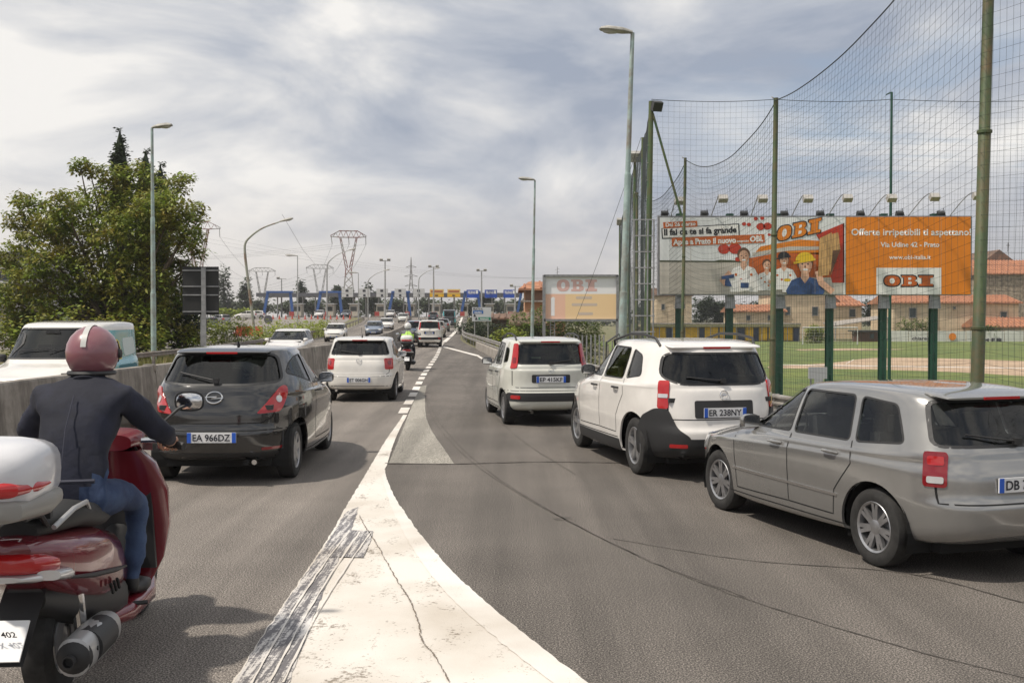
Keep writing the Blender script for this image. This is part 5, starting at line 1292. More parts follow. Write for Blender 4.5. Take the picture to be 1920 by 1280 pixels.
def limbs(name, base, tips, r, parent, O, seed=0, forks=2):
    rnd = random.Random(seed); m = MB()
    for i, tp in enumerate(tips):
        tp = Vector(tp); b = Vector(base) + V(rnd.uniform(-r, r) * 1.5, rnd.uniform(-r, r) * 1.5, 0); mid = b.lerp(tp, .45) + V(rnd.uniform(-.4, .4), rnd.uniform(-.3, .3), .35) * (tp - b).length * .12
        c = smooth([b, mid, tp], 5); k = rnd.uniform(.5, 1)
        m.tube([p - O for p in c], [lerp(r * k, r * .12, j / (len(c) - 1)) for j in range(len(c))], 7)
        for f in range(forks):
            s = c[rnd.randint(3, len(c) - 3)]; e = s + (tp - b).normalized() * (tp - b).length * .12 + V(rnd.uniform(-1, 1), rnd.uniform(-1, 1), rnd.uniform(0, .5)) * (tp - b).length * .1
            m.tube([s - O, s.lerp(e, .5) - O + V(0, 0, .1), e - O], [r * .3 * k, r * .18 * k, r * .05], 5)
    return m.build(name, M_bark, parent, True)
D = 47.5; rb = random.Random(5)
bl = [(150, 310, 17), (168, 318, 22), (210, 335, 34), (262, 330, 34), (330, 345, 26), (345, 335, 16), (120, 385, 36), (60, 380, 26), (40, 375, 18), (180, 385, 52), (250, 385, 56), (320, 395, 46), (365, 395, 20), (375, 410, 14), (35, 415, 30), (15, 480, 30), (60, 520, 40), (100, 420, 40), (290, 400, 50), (80, 430, 40), (140, 450, 52), (220, 450, 66), (300, 455, 60), (350, 440, 32), (370, 470, 18), (45, 455, 26), (100, 490, 44),
      (30, 505, 26), (165, 520, 56), (250, 530, 70), (320, 520, 48), (355, 500, 20), (110, 560, 48), (50, 570, 46), (10, 560, 40), (190, 590, 56), (270, 600, 62), (330, 590, 40), (345, 560, 26), (70, 610, 44), (20, 620, 44), (350, 630, 26), ]
blobs = []
for px, py, r in bl:
    p = at(px, py, D + rb.uniform(-1.6, 2.2)); blobs.append((p.x, p.y, p.z, r * D / F, .8))
g = empty('leafy_tree', V(at(230, 640, D).x, D, 0), 0, 'big many-stemmed tree with reddish green leaves on the left beside the road', 'tree'); O = g.location.copy()
leaves('crown', blobs, 62000, .215, M_leafA, g, 3, shell=.45, O=O, aspect=2.2, droop=.45, clump=10, spray=.24)
tips = [blobs[i][:3] for i in range(len(blobs))]
limbs('trunk', (O.x, D, 0), tips, .17, g, O, 3, 1)
cores = [(at(px, py, D + 1.5).x, D + 1.5, at(px, py, D + 1.5).z, r * D / F, .9) for px, py, r in ((230, 470, 50), (260, 540, 70), (190, 570, 50), (310, 560, 40), (285, 620, 60), (200, 630, 60), (320, 500, 30), (90, 620, 50))]
leaves('inner_foliage', cores, 7500, .26, M_leafE, g, 8, shell=.0, O=O, clump=8)
def cypress(label, px, ytop, hw, d):
    b = V(at(px, 600, d).x, d, 0); top = at(px, ytop, d).z; g = empty('cypress_tree', b, 0, label, 'tree', 'dark cypresses behind the leafy tree'); bl_ = []; w = hw * d / F * .85
    for k in range(26):
        t = k / 25; z = lerp(1.0, top - .3, t); bl_.append((b.x + random.uniform(-.12, .12), d, z, max(.12, w * min(1, (1 - t) * 6.5 + .05)), 1.3))
    leaves('crown', bl_, 20000, .2, M_leafB, g, int(px), shell=.3, O=b, aspect=1.8, clump=6, spray=.12)
    m = MB(); m.lathe([(w * .2, .8), (w * .6, 2), (w * .7, top * .84), (w * .45, top * .91), (.02, top - .25)], 12); m.build('inner_foliage', M_leafB, g, True)
    m = MB(); m.tube([V(0, 0, 0), V(0, 0, top * .9)], [.2, .04], 8); m.build('trunk', M_bark, g)
cypress('tall pointed dark cypress rising above the crown of the leafy tree', 228, 236, 20, 60); cypress('second cypress, its tip just behind the rusty lamp post', 276, 274, 18, 62); cypress('lower cypress whose dark tip is right of the lamp post', 303, 300, 16, 61)
def simple_tree(name, label, px, ytop, ybase, wpx, d, mat, shape='oval', n=2600, size=.6, group=None, zb=None):
    zb = zroad(d) if zb is None else zb; b = V(at(px, 600, d).x, d, zb); top = at(px, ytop, d).z; w = wpx * d / F / 2; g = empty(name, b, 0, label, 'tree', group); rn = random.Random(int(px * 7 + d)); bl_ = []; H = top - zb
    k = 14 if shape == 'poplar' else 11
    for i in range(k):
        if shape == 'poplar':
            t = i / (k - 1); rr = w * (.55 + .45 * math.sin(math.pi * min(1, t * .9 + .12))) * (1 - .55 * max(0, t - .6) / .4); bl_.append((b.x + rn.uniform(-.35, .35) * w, d + rn.uniform(-.3, .3) * w, zb + H * lerp(.16, .94, t), rr * .8, 1.1))
        else:
            a = rn.uniform(0, 6.28); q = rn.uniform(0, .62); zz = rn.uniform(.38, .82); bl_.append((b.x + w * q * math.cos(a), d + w * q * math.sin(a), zb + H * zz, w * rn.uniform(.36, .55), .85 * min(1.2, H / (2 * w) * .8)))
    if shape != 'poplar': bl_.append((b.x, d, zb + H * .55, w * .75, min(1.3, H / (2 * w) * .8)))
    leaves('crown', bl_, n, size, mat, g, int(px), shell=.3, O=b, aspect=1.5, clump=7, spray=size * .9)
    m = MB(); m.tube([V(0, 0, 0), V(0, 0, H * .7)], [max(.15, H * .025), .05], 7); m.build('trunk', M_bark, g); return g
for px, yt, w, lab, sh in ((420, 491, 34, 'tallest poplar, standing just right of the dark sign back', 'poplar'), (461, 514, 26, 'poplar behind the leaning rusty lamp post', 'poplar'), (566, 519, 19, 'slim dark tree right of the straight grey lamp post', 'poplar'), (629, 526, 22, 'rounded dark tree left of the red and white pylon', 'oval'),
                           (655, 533, 12, 'small tree seen through the legs of the red and white pylon', 'oval'), (690, 526, 14, 'narrow tree behind the second white toll sign', 'poplar'), (702, 541, 12, 'small low tree between the white toll signs', 'oval'), (904, 541, 14, 'left of two small round trees above the blue toll signs', 'oval'), (916, 541, 14, 'right of two small round trees above the blue toll signs', 'oval')):
    simple_tree('poplar_tree' if sh == 'poplar' else 'broadleaf_tree', lab, px, yt, 600, w, 290, M_leafC, sh, 2200, .75, 'trees beyond the toll plaza')
fx = [(395, 'bushy tree right behind the dark sign back'), (440, 'bushy tree at the foot of the tall poplars'), (485, 'bushy dark tree under the left pylon'), (540, 'bushy tree behind the left end of the toll canopy'), (590, 'bushy tree behind the leftmost blue toll frame'), (640, 'bushy tree behind the first white toll sign'), (690, 'bushy tree behind the middle of the toll canopy'), (745, 'bushy tree beyond the second blue toll frame'), (800, 'bushy tree behind the toll lanes left of the yellow signs'), (835, 'bushy tree under the yellow toll signs'), (880, 'bushy tree behind the first blue toll sign'), (930, 'bushy tree behind the third blue toll sign'), (965, 'bushy tree beside the right toll frame')]
for i, (px, lab) in enumerate(fx): simple_tree('broadleaf_tree', lab, px, 556 + (i * 7) % 8, 600, 56, 300 + (i * 13) % 30, M_far, 'oval', 2400, .9, 'tree line beyond the toll plaza')
# distant wooded band
rn = random.Random(3); bl_ = [(at(px, 580, 420).x, 420 + rn.uniform(-10, 10), 4.5 + rn.uniform(-1, 2.2), rn.uniform(4, 7), .9) for px in range(-300, 1010, 22)] + [(x, 430, rn.uniform(0, 3), 8, .8) for x in range(20, 420, 8)]
leaves('distant_woods', bl_, 26000, 1.6, M_far, None, 4, shell=.2, aspect=1.4, clump=6, spray=1.5, kind='stuff')['label'] = 'band of distant dark woods along the horizon'

def hedge(label, pts, h, w, mat, n, size, z0fn=zroad, seed=1, cat='hedge', name='hedge', lumps=.25, core=True):
    c = pts[len(pts) // 2]; g = empty(name, V(c[0], c[1], 0), 0, label, cat); O = g.location.copy(); rn = random.Random(seed); bl_ = []; L_ = 0
    for (x0, y0), (x1, y1) in zip(pts, pts[1:]):
        l = math.hypot(x1 - x0, y1 - y0); k = max(1, int(l / (w * .7)))
        for i in range(k):
            t = i / k; x, y = lerp(x0, x1, t), lerp(y0, y1, t); hh = h * rn.uniform(1 - lumps, 1 + lumps * .6)
            for zz in ((.3, .75) if h > w else (.5,)): bl_.append((x + rn.uniform(-.2, .2), y + rn.uniform(-.2, .2), z0fn(y) + hh * zz, w * .62, min(1.2, hh / w * .62)))
    leaves('foliage', bl_, n, size, mat, g, seed, shell=.35, O=O, aspect=1.7, clump=7, spray=size * 1.2)
    if core:
        m = MB()
        for b in bl_[::2]: m.tube([V(b[0], b[1], z0fn(b[1])) - O, V(b[0] + rn.uniform(-.2, .2), b[1], b[2]) - O], .03, 4)
        m.build('stems', M_bark, g, kind='stuff')
    return g
hedge('bright green hedge below the dark sign back beyond the oncoming road', [(at(380, 620, 60).x, 60), (at(470, 620, 64).x, 64)], 1.55, 1.3, M_leafD, 6500, .14, seed=2)
hedge('long yellowish green hedge behind the rail leading towards the toll plaza', [(at(470, 620, 64).x, 64), (at(560, 610, 82).x, 82), (at(620, 604, 100).x, 100)], 1.45, 1.3, M_leafD, 9500, .16, seed=3)
hedge('round bright bush in front of the poplars', [(at(425, 600, 200).x, 200), (at(500, 600, 200).x, 200)], 2.2, 4, M_leafD, 2500, .5, seed=4, cat='bush', name='bush')
hedge('tall green hedge under the small billboard', [(at(975, 640, 74).x, 74), (at(1060, 640, 75).x, 75), (at(1150, 640, 76).x, 76)], 3.6, 2.0, M_leafE, 17000, .19, z0fn=lambda y: FZ, seed=5)
hedge('leafy shrub with bright leaves at the left end of the green hedge', [(at(950, 620, 70).x, 70), (at(985, 620, 68).x, 68)], 2.6, 1.6, M_leafD, 4000, .18, z0fn=lambda y: FZ, seed=6, cat='bush', name='bush')
hedge('dark thicket behind the direction sign', [(at(880, 610, 105).x, 105), (at(940, 610, 100).x, 100)], 2.6, 2.4, M_leafB, 5000, .25, z0fn=lambda y: -.8, seed=7, cat='bush', name='bush')
hedge('rough bushes under the big tree along the oncoming road', [(-30, 44), (-24, 44), (-19, 44.5), (-14.6, 45)], 2.0, 1.6, M_leafA, 9000, .2, seed=8, cat='bush', name='bush')
hedge('dark shrub under the large sign back', [(at(352, 640, 48).x, 48), (at(375, 640, 48).x, 48)], 2.2, 1.3, M_leafB, 3500, .17, seed=9, cat='bush', name='bush')
# verge grass: blades
def grass(name, n, fn, h, mat, seed):
    rn = random.Random(seed); m = MB()
    for _ in range(n):
        p = fn(rn); a = rn.uniform(0, 6.28); l = h * rn.uniform(.4, 1.2); w = .012 + l * .03; dx, dy = math.cos(a), math.sin(a); b = len(m.v)
        m.v += [(p.x - dy * w, p.y + dx * w, p.z), (p.x + dy * w, p.y - dx * w, p.z), (p.x + dx * l * .35, p.y + dy * l * .35, p.z + l)]; m.f.append([b, b + 1, b + 2]); m.m.append(0)
    return tag(m.build(name, mat, fix=False, kind='stuff'), label=None)
def verge(rn):
    y = 34 + 60 * rn.random() ** 1.2; u = rn.random(); x = Bx(y) + .45 + 2.3 * u; return V(x, y, lerp(zroad(y) - .1, FZ + .2, max(0, u - .1)))
M_gr = leaf_mat('verge_grass_blade', (.13, .14, .035), (.20, .17, .06))
grass('verge_grass', 22000, verge, .5, M_gr, 1)
grass('roadside_grass', 9000, lambda rn: (lambda y: V(Lx(y) - .5 - 2.2 * rn.random(), y, zroad(y)))(10 + 85 * rn.random()), .35, M_gr, 2)
# pickets by the hedge, stairs with hand rails, paved slope
g = empty('picket_fence', V(at(1100, 650, 62).x, 62, FZ), 0, 'row of slim grey pickets before the green hedge right of the boxy hatchback', 'fence'); O = g.location.copy()
for px in range(1068, 1136, 8):
    m = MB(); m.tube([at(px, 628, 62) - O, V(at(px, 640, 62).x, 62, FZ - .3) - O], .05, 5); m.build('picket', M_steel, g)
fieldpoly('paved_slope', [tuple(at(px, 660, d).to_2d()) for px, d in ((1085, 50), (1135, 58), (1190, 44), (1150, 26), (1100, 30))], M_slope, -1.2)
g = empty('stair_rail', V(at(1135, 690, 25).x, 25, -1.2), 0, 'dark handrail going down beside the slip road left of the off-roader', 'handrail'); O = g.location.copy()
m = MB(); m.tube([at(1136, 682, 25) - O, at(1137, 642, 25) - O, at(1160, 626, 30) - O, at(1178, 610, 36) - O], .025, 6); m.build('handrail', P('rail_dark', (.06, .06, .06), .6), g, True)
for px, a_, b_, d in ((1140, 655, 690, 25.5), (1148, 648, 690, 27), (1156, 640, 690, 28.5)): m = MB(); m.tube([at(px, a_ - 10, d) - O, at(px, b_, d) - O], .018, 5); m.build('baluster', M_galv, g)

# ================================================================== PYLONS AND WIRES
M_lat = P('lattice_steel', (.22, .21, .20), .6, .2); M_latr = P('lattice_red_white', (.24, .08, .06), .6, col2=(.36, .34, .32), vs=.11, lo=.48, hi=.52)
def portal_pylon(label, px, ytop, d, w_arm, mat, H=None, waist=.46, r=.16, zb=0):
    """lattice tower with V arms and a wide flat head"""
    b = V(at(px, 600, d).x, d, zb); top = at(px, ytop, d).z - zb; g = empty('power_pylon', b, R(8), label, 'pylon', 'high voltage pylons'); hw = w_arm / 2; zw = top * waist; bw = top * .085; ww = top * .028
    m = MB(); n = 7
    for sx in (-1, 1):
        for sy in (-1, 1): m.tube([V(sx * bw, sy * bw, 0), V(sx * ww, sy * ww, zw)], r, 4)
    for k in range(n):
        t0, t1 = k / n, (k + 1) / n; a, c = lerp(bw, ww, t0), lerp(bw, ww, t1)
        for s in (-1, 1):
            m.tube([V(-a, s * a, zw * t0), V(c, s * c, zw * t1)], r * .55, 3); m.tube([V(a, s * a, zw * t0), V(-c, s * c, zw * t1)], r * .55, 3); m.tube([V(s * a, -a, zw * t0), V(s * c, c, zw * t1)], r * .5, 3)
    m.build('lattice_body', mat, g)
    m = MB(); vw = hw * .42; zt = top * .93
    for s in (-1, 1):
        for sy in (-1, 1):
            m.tube([V(s * ww * .3, sy * ww, zw), V(s * vw, sy * ww * .6, zt)], r * .8, 4); m.tube([V(s * ww * 1.2, sy * ww, zw), V(s * vw * 1.16, sy * ww * .6, zt)], r * .8, 4)
        for k in range(6):
            t0, t1 = k / 6, (k + 1) / 6; m.tube([V(s * lerp(ww * .3, vw, t0), ww, lerp(zw, zt, t0)), V(s * lerp(ww * 1.2, vw * 1.16, t1), ww, lerp(zw, zt, t1))], r * .5, 3)
    m.build('v_arms', mat, g)
    m = MB(); kk = 14
    for sy in (-1, 1): m.tube([V(-hw, sy * .1, zt + .2), V(-hw * .5, sy * ww * .6, zt), V(hw * .5, sy * ww * .6, zt), V(hw, sy * .1, zt + .2)], r * .8, 4); m.tube([V(-hw, sy * .1, zt + .5), V(-hw * .5, sy * ww * .6, top), V(hw * .5, sy * ww * .6, top), V(hw, sy * .1, zt + .5)], r * .8, 4)
    for k in range(kk):
        x0, x1 = lerp(-hw, hw, k / kk), lerp(-hw, hw, (k + 1) / kk); a, c = (zt, top) if k % 2 else (top, zt)
        f = lambda x, z: z if abs(x) < hw * .55 else lerp(z, zt + .4, (abs(x) / hw - .55) / .45)
        m.tube([V(x0, ww * .4, f(x0, a)), V(x1, ww * .4, f(x1, c))], r * .5, 3)
    m.build('cross_head', mat, g)
    pts = []
    for x in (-hw * .96, 0, hw * .96):
        m = MB(); m.tube([V(x, 0, zt + .1), V(x * .98 + .2, 0, zt - top * .075)], r * .7, 4); m.build('insulator', M_lat, g); pts.append(b + Matrix.Rotation(R(8), 3, 'Z') @ V(x * .98 + .2, 0, zt - top * .075))
    return pts
wA = portal_pylon('tall red and white lattice pylon with a wide flat head left of centre', 654, 433, 330, 11.5, M_latr, r=.2, waist=.60)
wB = portal_pylon('lattice pylon with V-shaped arms just left of the red and white one', 600, 496, 560, 15, M_lat, r=.2, waist=.4)
wC = portal_pylon('lattice pylon with V-shaped arms furthest left, by the poplars', 492, 502, 580, 15, M_lat, r=.2, waist=.4)
wD = portal_pylon('red and white pylon partly behind the leafy tree', 372, 416, 300, 13, M_latr, r=.15, waist=.5)
# slender three arm pylon
b = V(at(771, 600, 420).x, 420, 1.9); top = at(771, 482, 420).z - 1.9; g = empty('power_pylon', b, 0, 'slender grey pylon with three pairs of short arms near the centre', 'pylon', 'high voltage pylons'); m = MB()
for sx in (-1, 1):
    for sy in (-1, 1): m.tube([V(sx * 2.3, sy * 2.3, 0), V(sx * .55, sy * .55, top * .55), V(0, 0, top)], .17, 4)
for k in range(10):
    t0, t1 = k / 10, (k + 1) / 10; f = lambda t: lerp(2.3, .55, t / .55) if t < .55 else lerp(.55, 0.02, (t - .55) / .45)
    for s in (-1, 1): m.tube([V(-s * f(t0), -f(t0), top * t0), V(s * f(t1), -f(t1), top * t1)], .09, 3)
m.build('lattice_body', M_lat, g)
for z, w in ((.52, 2.6), (.68, 2.8), (.83, 2.2)):
    m = MB(); m.tube([V(-w, 0, top * z), V(0, 0, top * (z + .035)), V(w, 0, top * z)], .13, 4); m.tube([V(-w, 0, top * z), V(w, 0, top * z)], .1, 4); m.build('cross_arm', M_lat, g)
M_wire = P('wire', (.10, .10, .10), .6)
wr = empty('power_lines', (0, 0, 0), 0, 'sagging power lines strung between the pylons across the sky', 'power line')
def wire(a, b, sag, r=.05):
    m = MB(); m.tube([a.lerp(b, i / 20) + V(0, 0, -sag * 4 * (i / 20) * (1 - i / 20)) for i in range(21)], r, 3, False); m.build('wire', M_wire, wr, fix=False)
for a, b in zip(wD, wC): wire(a, b, 6, .045)
for a, b in zip(wA, wB): wire(a, b, 6, .045)
for p in wA: wire(p, p + V(-150, -20, -2), 5, .03)
for p in wD: wire(p, p + V(160, 160, -3), 7, .02)
for p in wB: wire(p, p + V(-120, 200, -6), 4, .05)
m = MB(); a, b = at(529, 402, 72), at(592, 497, 120); m.tube([a, a.lerp(b, .5) + V(0, 0, -.4), b], .014, 3, False); m.build('wire', M_wire, wr)
m = MB(); a, b = at(1202, 258, 45), at(1080, 598, 60); m.tube([a.lerp(b, i / 10) + V(0, 0, -.9 * i / 10 * (1 - i / 10)) for i in range(11)], .012, 3, False); m.build('wire', M_wire, wr)

# ================================================================== TOLL PLAZA
M_ca = P('canopy_dark', (.10, .10, .11), .5); M_tb = P('toll_blue', (.035, .10, .30), .5); M_bs = P('toll_sign_blue', (.012, .07, .42), .45); M_ys = P('toll_sign_yellow', (.75, .42, .01), .45); M_cw = P('toll_white', (.55, .55, .54), .5); M_booth = P('booth_cream', (.5, .46, .38), .6)
TD = 208; tz = zroad(TD)
tc = empty('toll_canopy', V(at(740, 600, TD).x, TD, tz), 0, 'long flat dark canopy spanning the toll lanes in the distance', 'toll canopy'); O = tc.location.copy()
for x0, x1 in zip(range(480, 975, 33), range(513, 1008, 33)):
    m = MB(); a, b = at(x0, 556, TD) - O, at(min(x1, 975) - .3, 549, TD) - O; m.box(((a.x + b.x) / 2, 4, (a.z + b.z) / 2), (b.x - a.x, 8, b.z - a.z)); m.build('roof_panel', M_ca, tc)
for x0 in range(490, 970, 24):
    m = MB(); a = at(x0, 555, TD) - O; m.tube([V(a.x, 3, 0), V(a.x, 3, a.z)], .16, 6); m.build('column', M_cw, tc)
for i, (xl, xr, lab) in enumerate(((499, 548, 'leftmost blue splayed frame of the toll canopy'), (598, 640, 'blue splayed frame below the red and white pylon'), (733, 768, 'blue splayed frame in the middle of the white toll signs'), (869, 900, 'blue splayed frame left of the blue toll signs'), (974, 1000, 'blue frame at the right end of the toll canopy'))):
    g = empty('blue_gantry', V(at(xl, 600, TD - 5).x, TD - 5, tz), 0, lab, 'gantry', 'blue gantries of the toll plaza'); O2 = g.location.copy(); d = TD - 5
    for k, (xa, xb) in enumerate(((xl - 6, xl + 4), (xr + 2, xr - 4))):
        m = MB(); a, b = at(xa, 598, d) - O2, at(xb, 546, d) - O2; m.box((a + b) / 2, (.5, .5, (b - a).length), ry=math.atan2(b.x - a.x, b.z - a.z)); m.build('leg', M_tb, g)
    m = MB(); a, b = at(xl + 1, 549, d) - O2, at(xr + 1, 545.5, d) - O2; m.box(((a.x + b.x) / 2, 0, (a.z + b.z) / 2), (b.x - a.x, 1.0, b.z - a.z)); m.build('crossbeam', M_tb, g)
def tsign(lab, x0, x1, y0, y1, top, bot, kind):
    d = TD - 7; g = empty('toll_sign', at((x0 + x1) / 2, y1, d), 0, lab, 'toll sign', 'lane signs over the toll plaza'); O2 = g.location.copy(); ym = lerp(y0, y1, .58)
    for nm, a_, b_, mt in (('upper_panel', y0, ym, top), ('lower_panel', ym, y1, bot)):
        m = MB(); a, b = at(x0, b_ - .2, d) - O2, at(x1, a_ + .2, d) - O2; m.box((a + b) / 2, (b.x - a.x, .5, b.z - a.z)); m.build(nm, mt, g)
    def bar(nm, xa, xb, ya, yb, mt):
        m = MB(); a, b = at(xa, yb, d) - O2 + V(0, -.27, 0), at(xb, ya, d) - O2 + V(0, -.27, 0); m.box((a + b) / 2, (b.x - a.x, .03, b.z - a.z)); m.build(nm, mt, g)
    w = x1 - x0
    if kind == 'y': bar('lettering', x0 + 2, x1 - 2, y0 + 2.5, y0 + 6, P('toll_red', (.4, .12, .05), .5)); bar('pictogram', x0 + w * .38, x0 + w * .6, ym + 2, y1 - 2, M_ink)
    elif kind == 'b': text_mesh(None, 'lettering', 'TELEPASS', at(x0 + 2, y0 + 7.5, d) - O2 + V(0, -.29, 0), V(1, 0, 0), V(0, 0, 1), .5, M_wh, g, .03, w * .62 * d / F); bar('pictogram', x0 + w * .75, x0 + w * .93, y0 + 1.5, ym - 1.5, M_wh)
    else: bar('pictogram', x0 + w * .35, x0 + w * .6, y0 + 2, y0 + 6, M_ink); bar('pictogram', x0 + w * .4, x0 + w * .6, ym + 1.5, y1 - 1.5, M_ink)
for x0, x1, lab in ((641, 662, 'white lane sign in front of the red and white pylon'), (673, 694, 'second white lane sign from the left'), (706, 727, 'white lane sign under the camera dome mast'), (740, 761, 'white lane sign just left of the slender pylon'), (775, 796, 'rightmost white lane sign, left of the yellow signs')): tsign(lab, x0, x1, 541, 557, M_cw, M_cw, 'w')
for x0, x1, lab in ((806, 832, 'left yellow lane sign'), (839, 863, 'right yellow lane sign')): tsign(lab + ' over the toll lanes', x0, x1, 542, 557, P('toll_sign_pale_yellow', (.75, .52, .16), .45), M_ys, 'y')
for x0, x1, lab in ((875, 898, 'left blue lane sign'), (909, 932, 'middle blue lane sign'), (944, 967, 'right blue lane sign')): tsign(lab + ' with white lettering over the toll lanes', x0, x1, 543, 558.5, M_bs, M_bs, 'b')
for px, lab in ((560, 'toll booth below the left part of the canopy'), (620, 'toll booth behind the swan-neck lamp'), (665, 'toll booth below the second white sign'), (715, 'toll booth under the camera dome mast'), (770, 'toll booth left of the yellow signs'), (818, 'toll booth under the left yellow sign'), (870, 'cream toll booth beside the blue frame'), (918, 'toll booth behind the direction sign'), (957, 'toll booth at the right end of the plaza')):
    g = empty('toll_booth', V(at(px, 600, TD).x, TD, tz), 0, lab, 'toll booth', 'toll booths'); m = MB(); m.box((0, 0, 1.3), (1.6, 3, 2.6)); m.build('cabin', M_booth, g); m = MB(); m.box((0, 0, 2.72), (2.2, 3.6, .18)); m.build('roof', M_cw, g); m = MB(); m.box((0, -1.51, 1.7), (1.3, .04, .9)); m.build('window', M_vanglass, g)
    m = MB(); m.box((0, -4, .12), (1.9, 6, .24)); m.build('island', M_conc, g); m = MB(); m.box((0, -6.6, .6), (.9, .4, 1.0)); m.build('crash_cushion', P('cushion_red', (.35, .05, .04), .6), g)
for k in range(13):
    px = 512 + k * 12; d = 176 - (k % 3); c = V(at(px, 600, d).x, d, zroad(d)); g = empty('traffic_cone', c, 0, 'small red traffic cone in the row across the plaza', 'traffic cone', 'traffic cones across the plaza'); m = MB(); m.lathe([(.3, 0), (.3, .05), (.16, .06), (.04, .75)], 8); m.build('cone', P('cone_red', (.45, .06, .03), .6), g)
g = empty('barrier_block', V(at(467, 605, 95).x, 95, zroad(95)), 0, 'red and white plastic barrier block behind the hedge', 'barrier'); m = MB(); m.box((0, 0, .55), (2.6, .5, .9), taper=.9); m.build('block', P('block_red', (.5, .04, .03), .5), g)
m = MB(); m.box((-3, 0, .45), (3.2, .5, .7), taper=.9); m.build('block', P('block_white', (.6, .58, .55), .5), g)

# ================================================================== BUILDINGS
M_roof = P('terracotta', (.46, .20, .10), .85, col2=(.28, .12, .065), vs=1.1, dirt=((.16, .12, .09), .6, .8)); M_roofb = P('old_roof', (.20, .115, .075), .9, col2=(.12, .08, .06), vs=.8)
M_plb = P('plaster_beige', (.68, .55, .38), .9, col2=(.56, .44, .30), vs=.35, dirt=((.25, .2, .14), .4, .6)); M_plo = P('plaster_orange', (.58, .33, .19), .9, var=.08, vs=.5); M_stone = P('rubble_stone', (.40, .33, .25), .95, col2=(.20, .16, .12), vs=1.8, bump=.5, bs=6); M_win = P('window_dark', (.035, .05, .055), .25); M_shut = P('shutter_dark', (.05, .05, .045), .7)
M_yb = P('panel_yellow', (.74, .42, .02), .7, var=.12, vs=.6); M_tile = P('tile_ridge', (.33, .14, .075), .85)
def bx(g, nm, x0, x1, y0, y1, d, dep, mat, parent=None, proud=0.0):
    O = g.location; a, b = at(x0, y1, d), at(x1, y0, d); m = MB(); m.box(V((a.x + b.x) / 2, d + dep / 2 - proud, (a.z + b.z) / 2) - O, (b.x - a.x, dep, b.z - a.z)); return m.build(nm, mat, parent or g)
def house(label, x0, x1, yeave, ybase, yridge, d, dep, wall, roof, wins=(), name='house', inset=0, gable=False, eaves=.5, zb=FZ, cat='house'):
    a, b = at(x0, yeave, d), at(x1, yeave, d); zb_ = zb; g = empty(name, V((a.x + b.x) / 2, d, zb_), 0, label, cat, 'buildings beyond the sports ground' if d > 140 and x0 > 1200 else None); O = g.location.copy(); H = a.z - zb_; W = b.x - a.x
    m = MB(); m.box((0, dep / 2, H / 2), (W, dep, H)); wl = m.build('wall', wall, g)
    zr = at(x0, yridge, d + dep / 2).z - zb_; ins = inset * (d + dep / 2) / F; e = eaves
    rf = []
    if gable:
        m = MB(); L0 = [V(-W / 2 - e, -e, H), V(W / 2 + e, -e, H), V(W / 2 + e, dep + e, H), V(-W / 2 - e, dep + e, H), V(0, -e, zr), V(0, dep + e, zr)]
        m.add(L0, [(0, 4, 5, 3), (4, 1, 2, 5), (0, 1, 4), (3, 5, 2), (0, 3, 2, 1)]); r = m.build('roof', roof, g)
    else:
        m = MB(); L0 = [V(-W / 2 - e, -e, H), V(W / 2 + e, -e, H), V(W / 2 + e, dep + e, H), V(-W / 2 - e, dep + e, H), V(-W / 2 - e + ins, dep / 2, zr), V(W / 2 + e - ins, dep / 2, zr)]
        m.add(L0, [(0, 1, 5, 4), (2, 3, 4, 5), (1, 2, 5), (3, 0, 4), (0, 3, 2, 1)]); m.add([p - V(0, 0, .18) for p in L0[:4]] + L0[:4], [(0, 1, 5, 4), (1, 2, 6, 5), (2, 3, 7, 6), (3, 0, 4, 7)]); r = m.build('roof', roof, g)
        m = MB(); nrm = V(0, -(zr - H), dep / 2 + e).normalized(); k = max(4, int(W / .55))      # rows of curved tiles
        for i in range(k):
            x = lerp(-W / 2 - e + .2, W / 2 + e - .2, (i + .5) / k); f = 1.0
            if ins > 0:
                dl = min(x + W / 2 + e, W / 2 + e - x); f = min(1, dl / ins)
            p, q = V(x, -e, H) + nrm * .02, V(x, lerp(-e, dep / 2, f), lerp(H, zr, f)) + nrm * .02; m.tube([p, q], .11, 5)
        m.build('roof_tile_rows', M_tile if roof is M_roof else roof, r, kind='stuff')
    for wx0, wx1, wy0, wy1, *mt in wins:
        A, B = at(wx0, wy1, d) - O, at(wx1, wy0, d) - O; m = MB(); m.box(((A.x + B.x) / 2, -.02, (A.z + B.z) / 2), (B.x - A.x, .1, B.z - A.z)); w = m.build('window' if (wy1 - wy0) < 20 else 'door', mt[0] if mt else M_win, g)
        m = MB(); m.box(((A.x + B.x) / 2, -.1, A.z - .06), (B.x - A.x + .25, .22, .12)); m.build('sill', M_conc, w)
        m = MB(); m.box(((A.x + B.x) / 2, -.04, B.z + .08), (B.x - A.x + .2, .14, .14)); m.build('lintel', M_conc, w)
        for s in (A.x - .05, B.x + .05):
            m = MB(); m.box((s, -.04, (A.z + B.z) / 2), (.1, .14, B.z - A.z)); m.build('frame', M_conc, w)
    return g
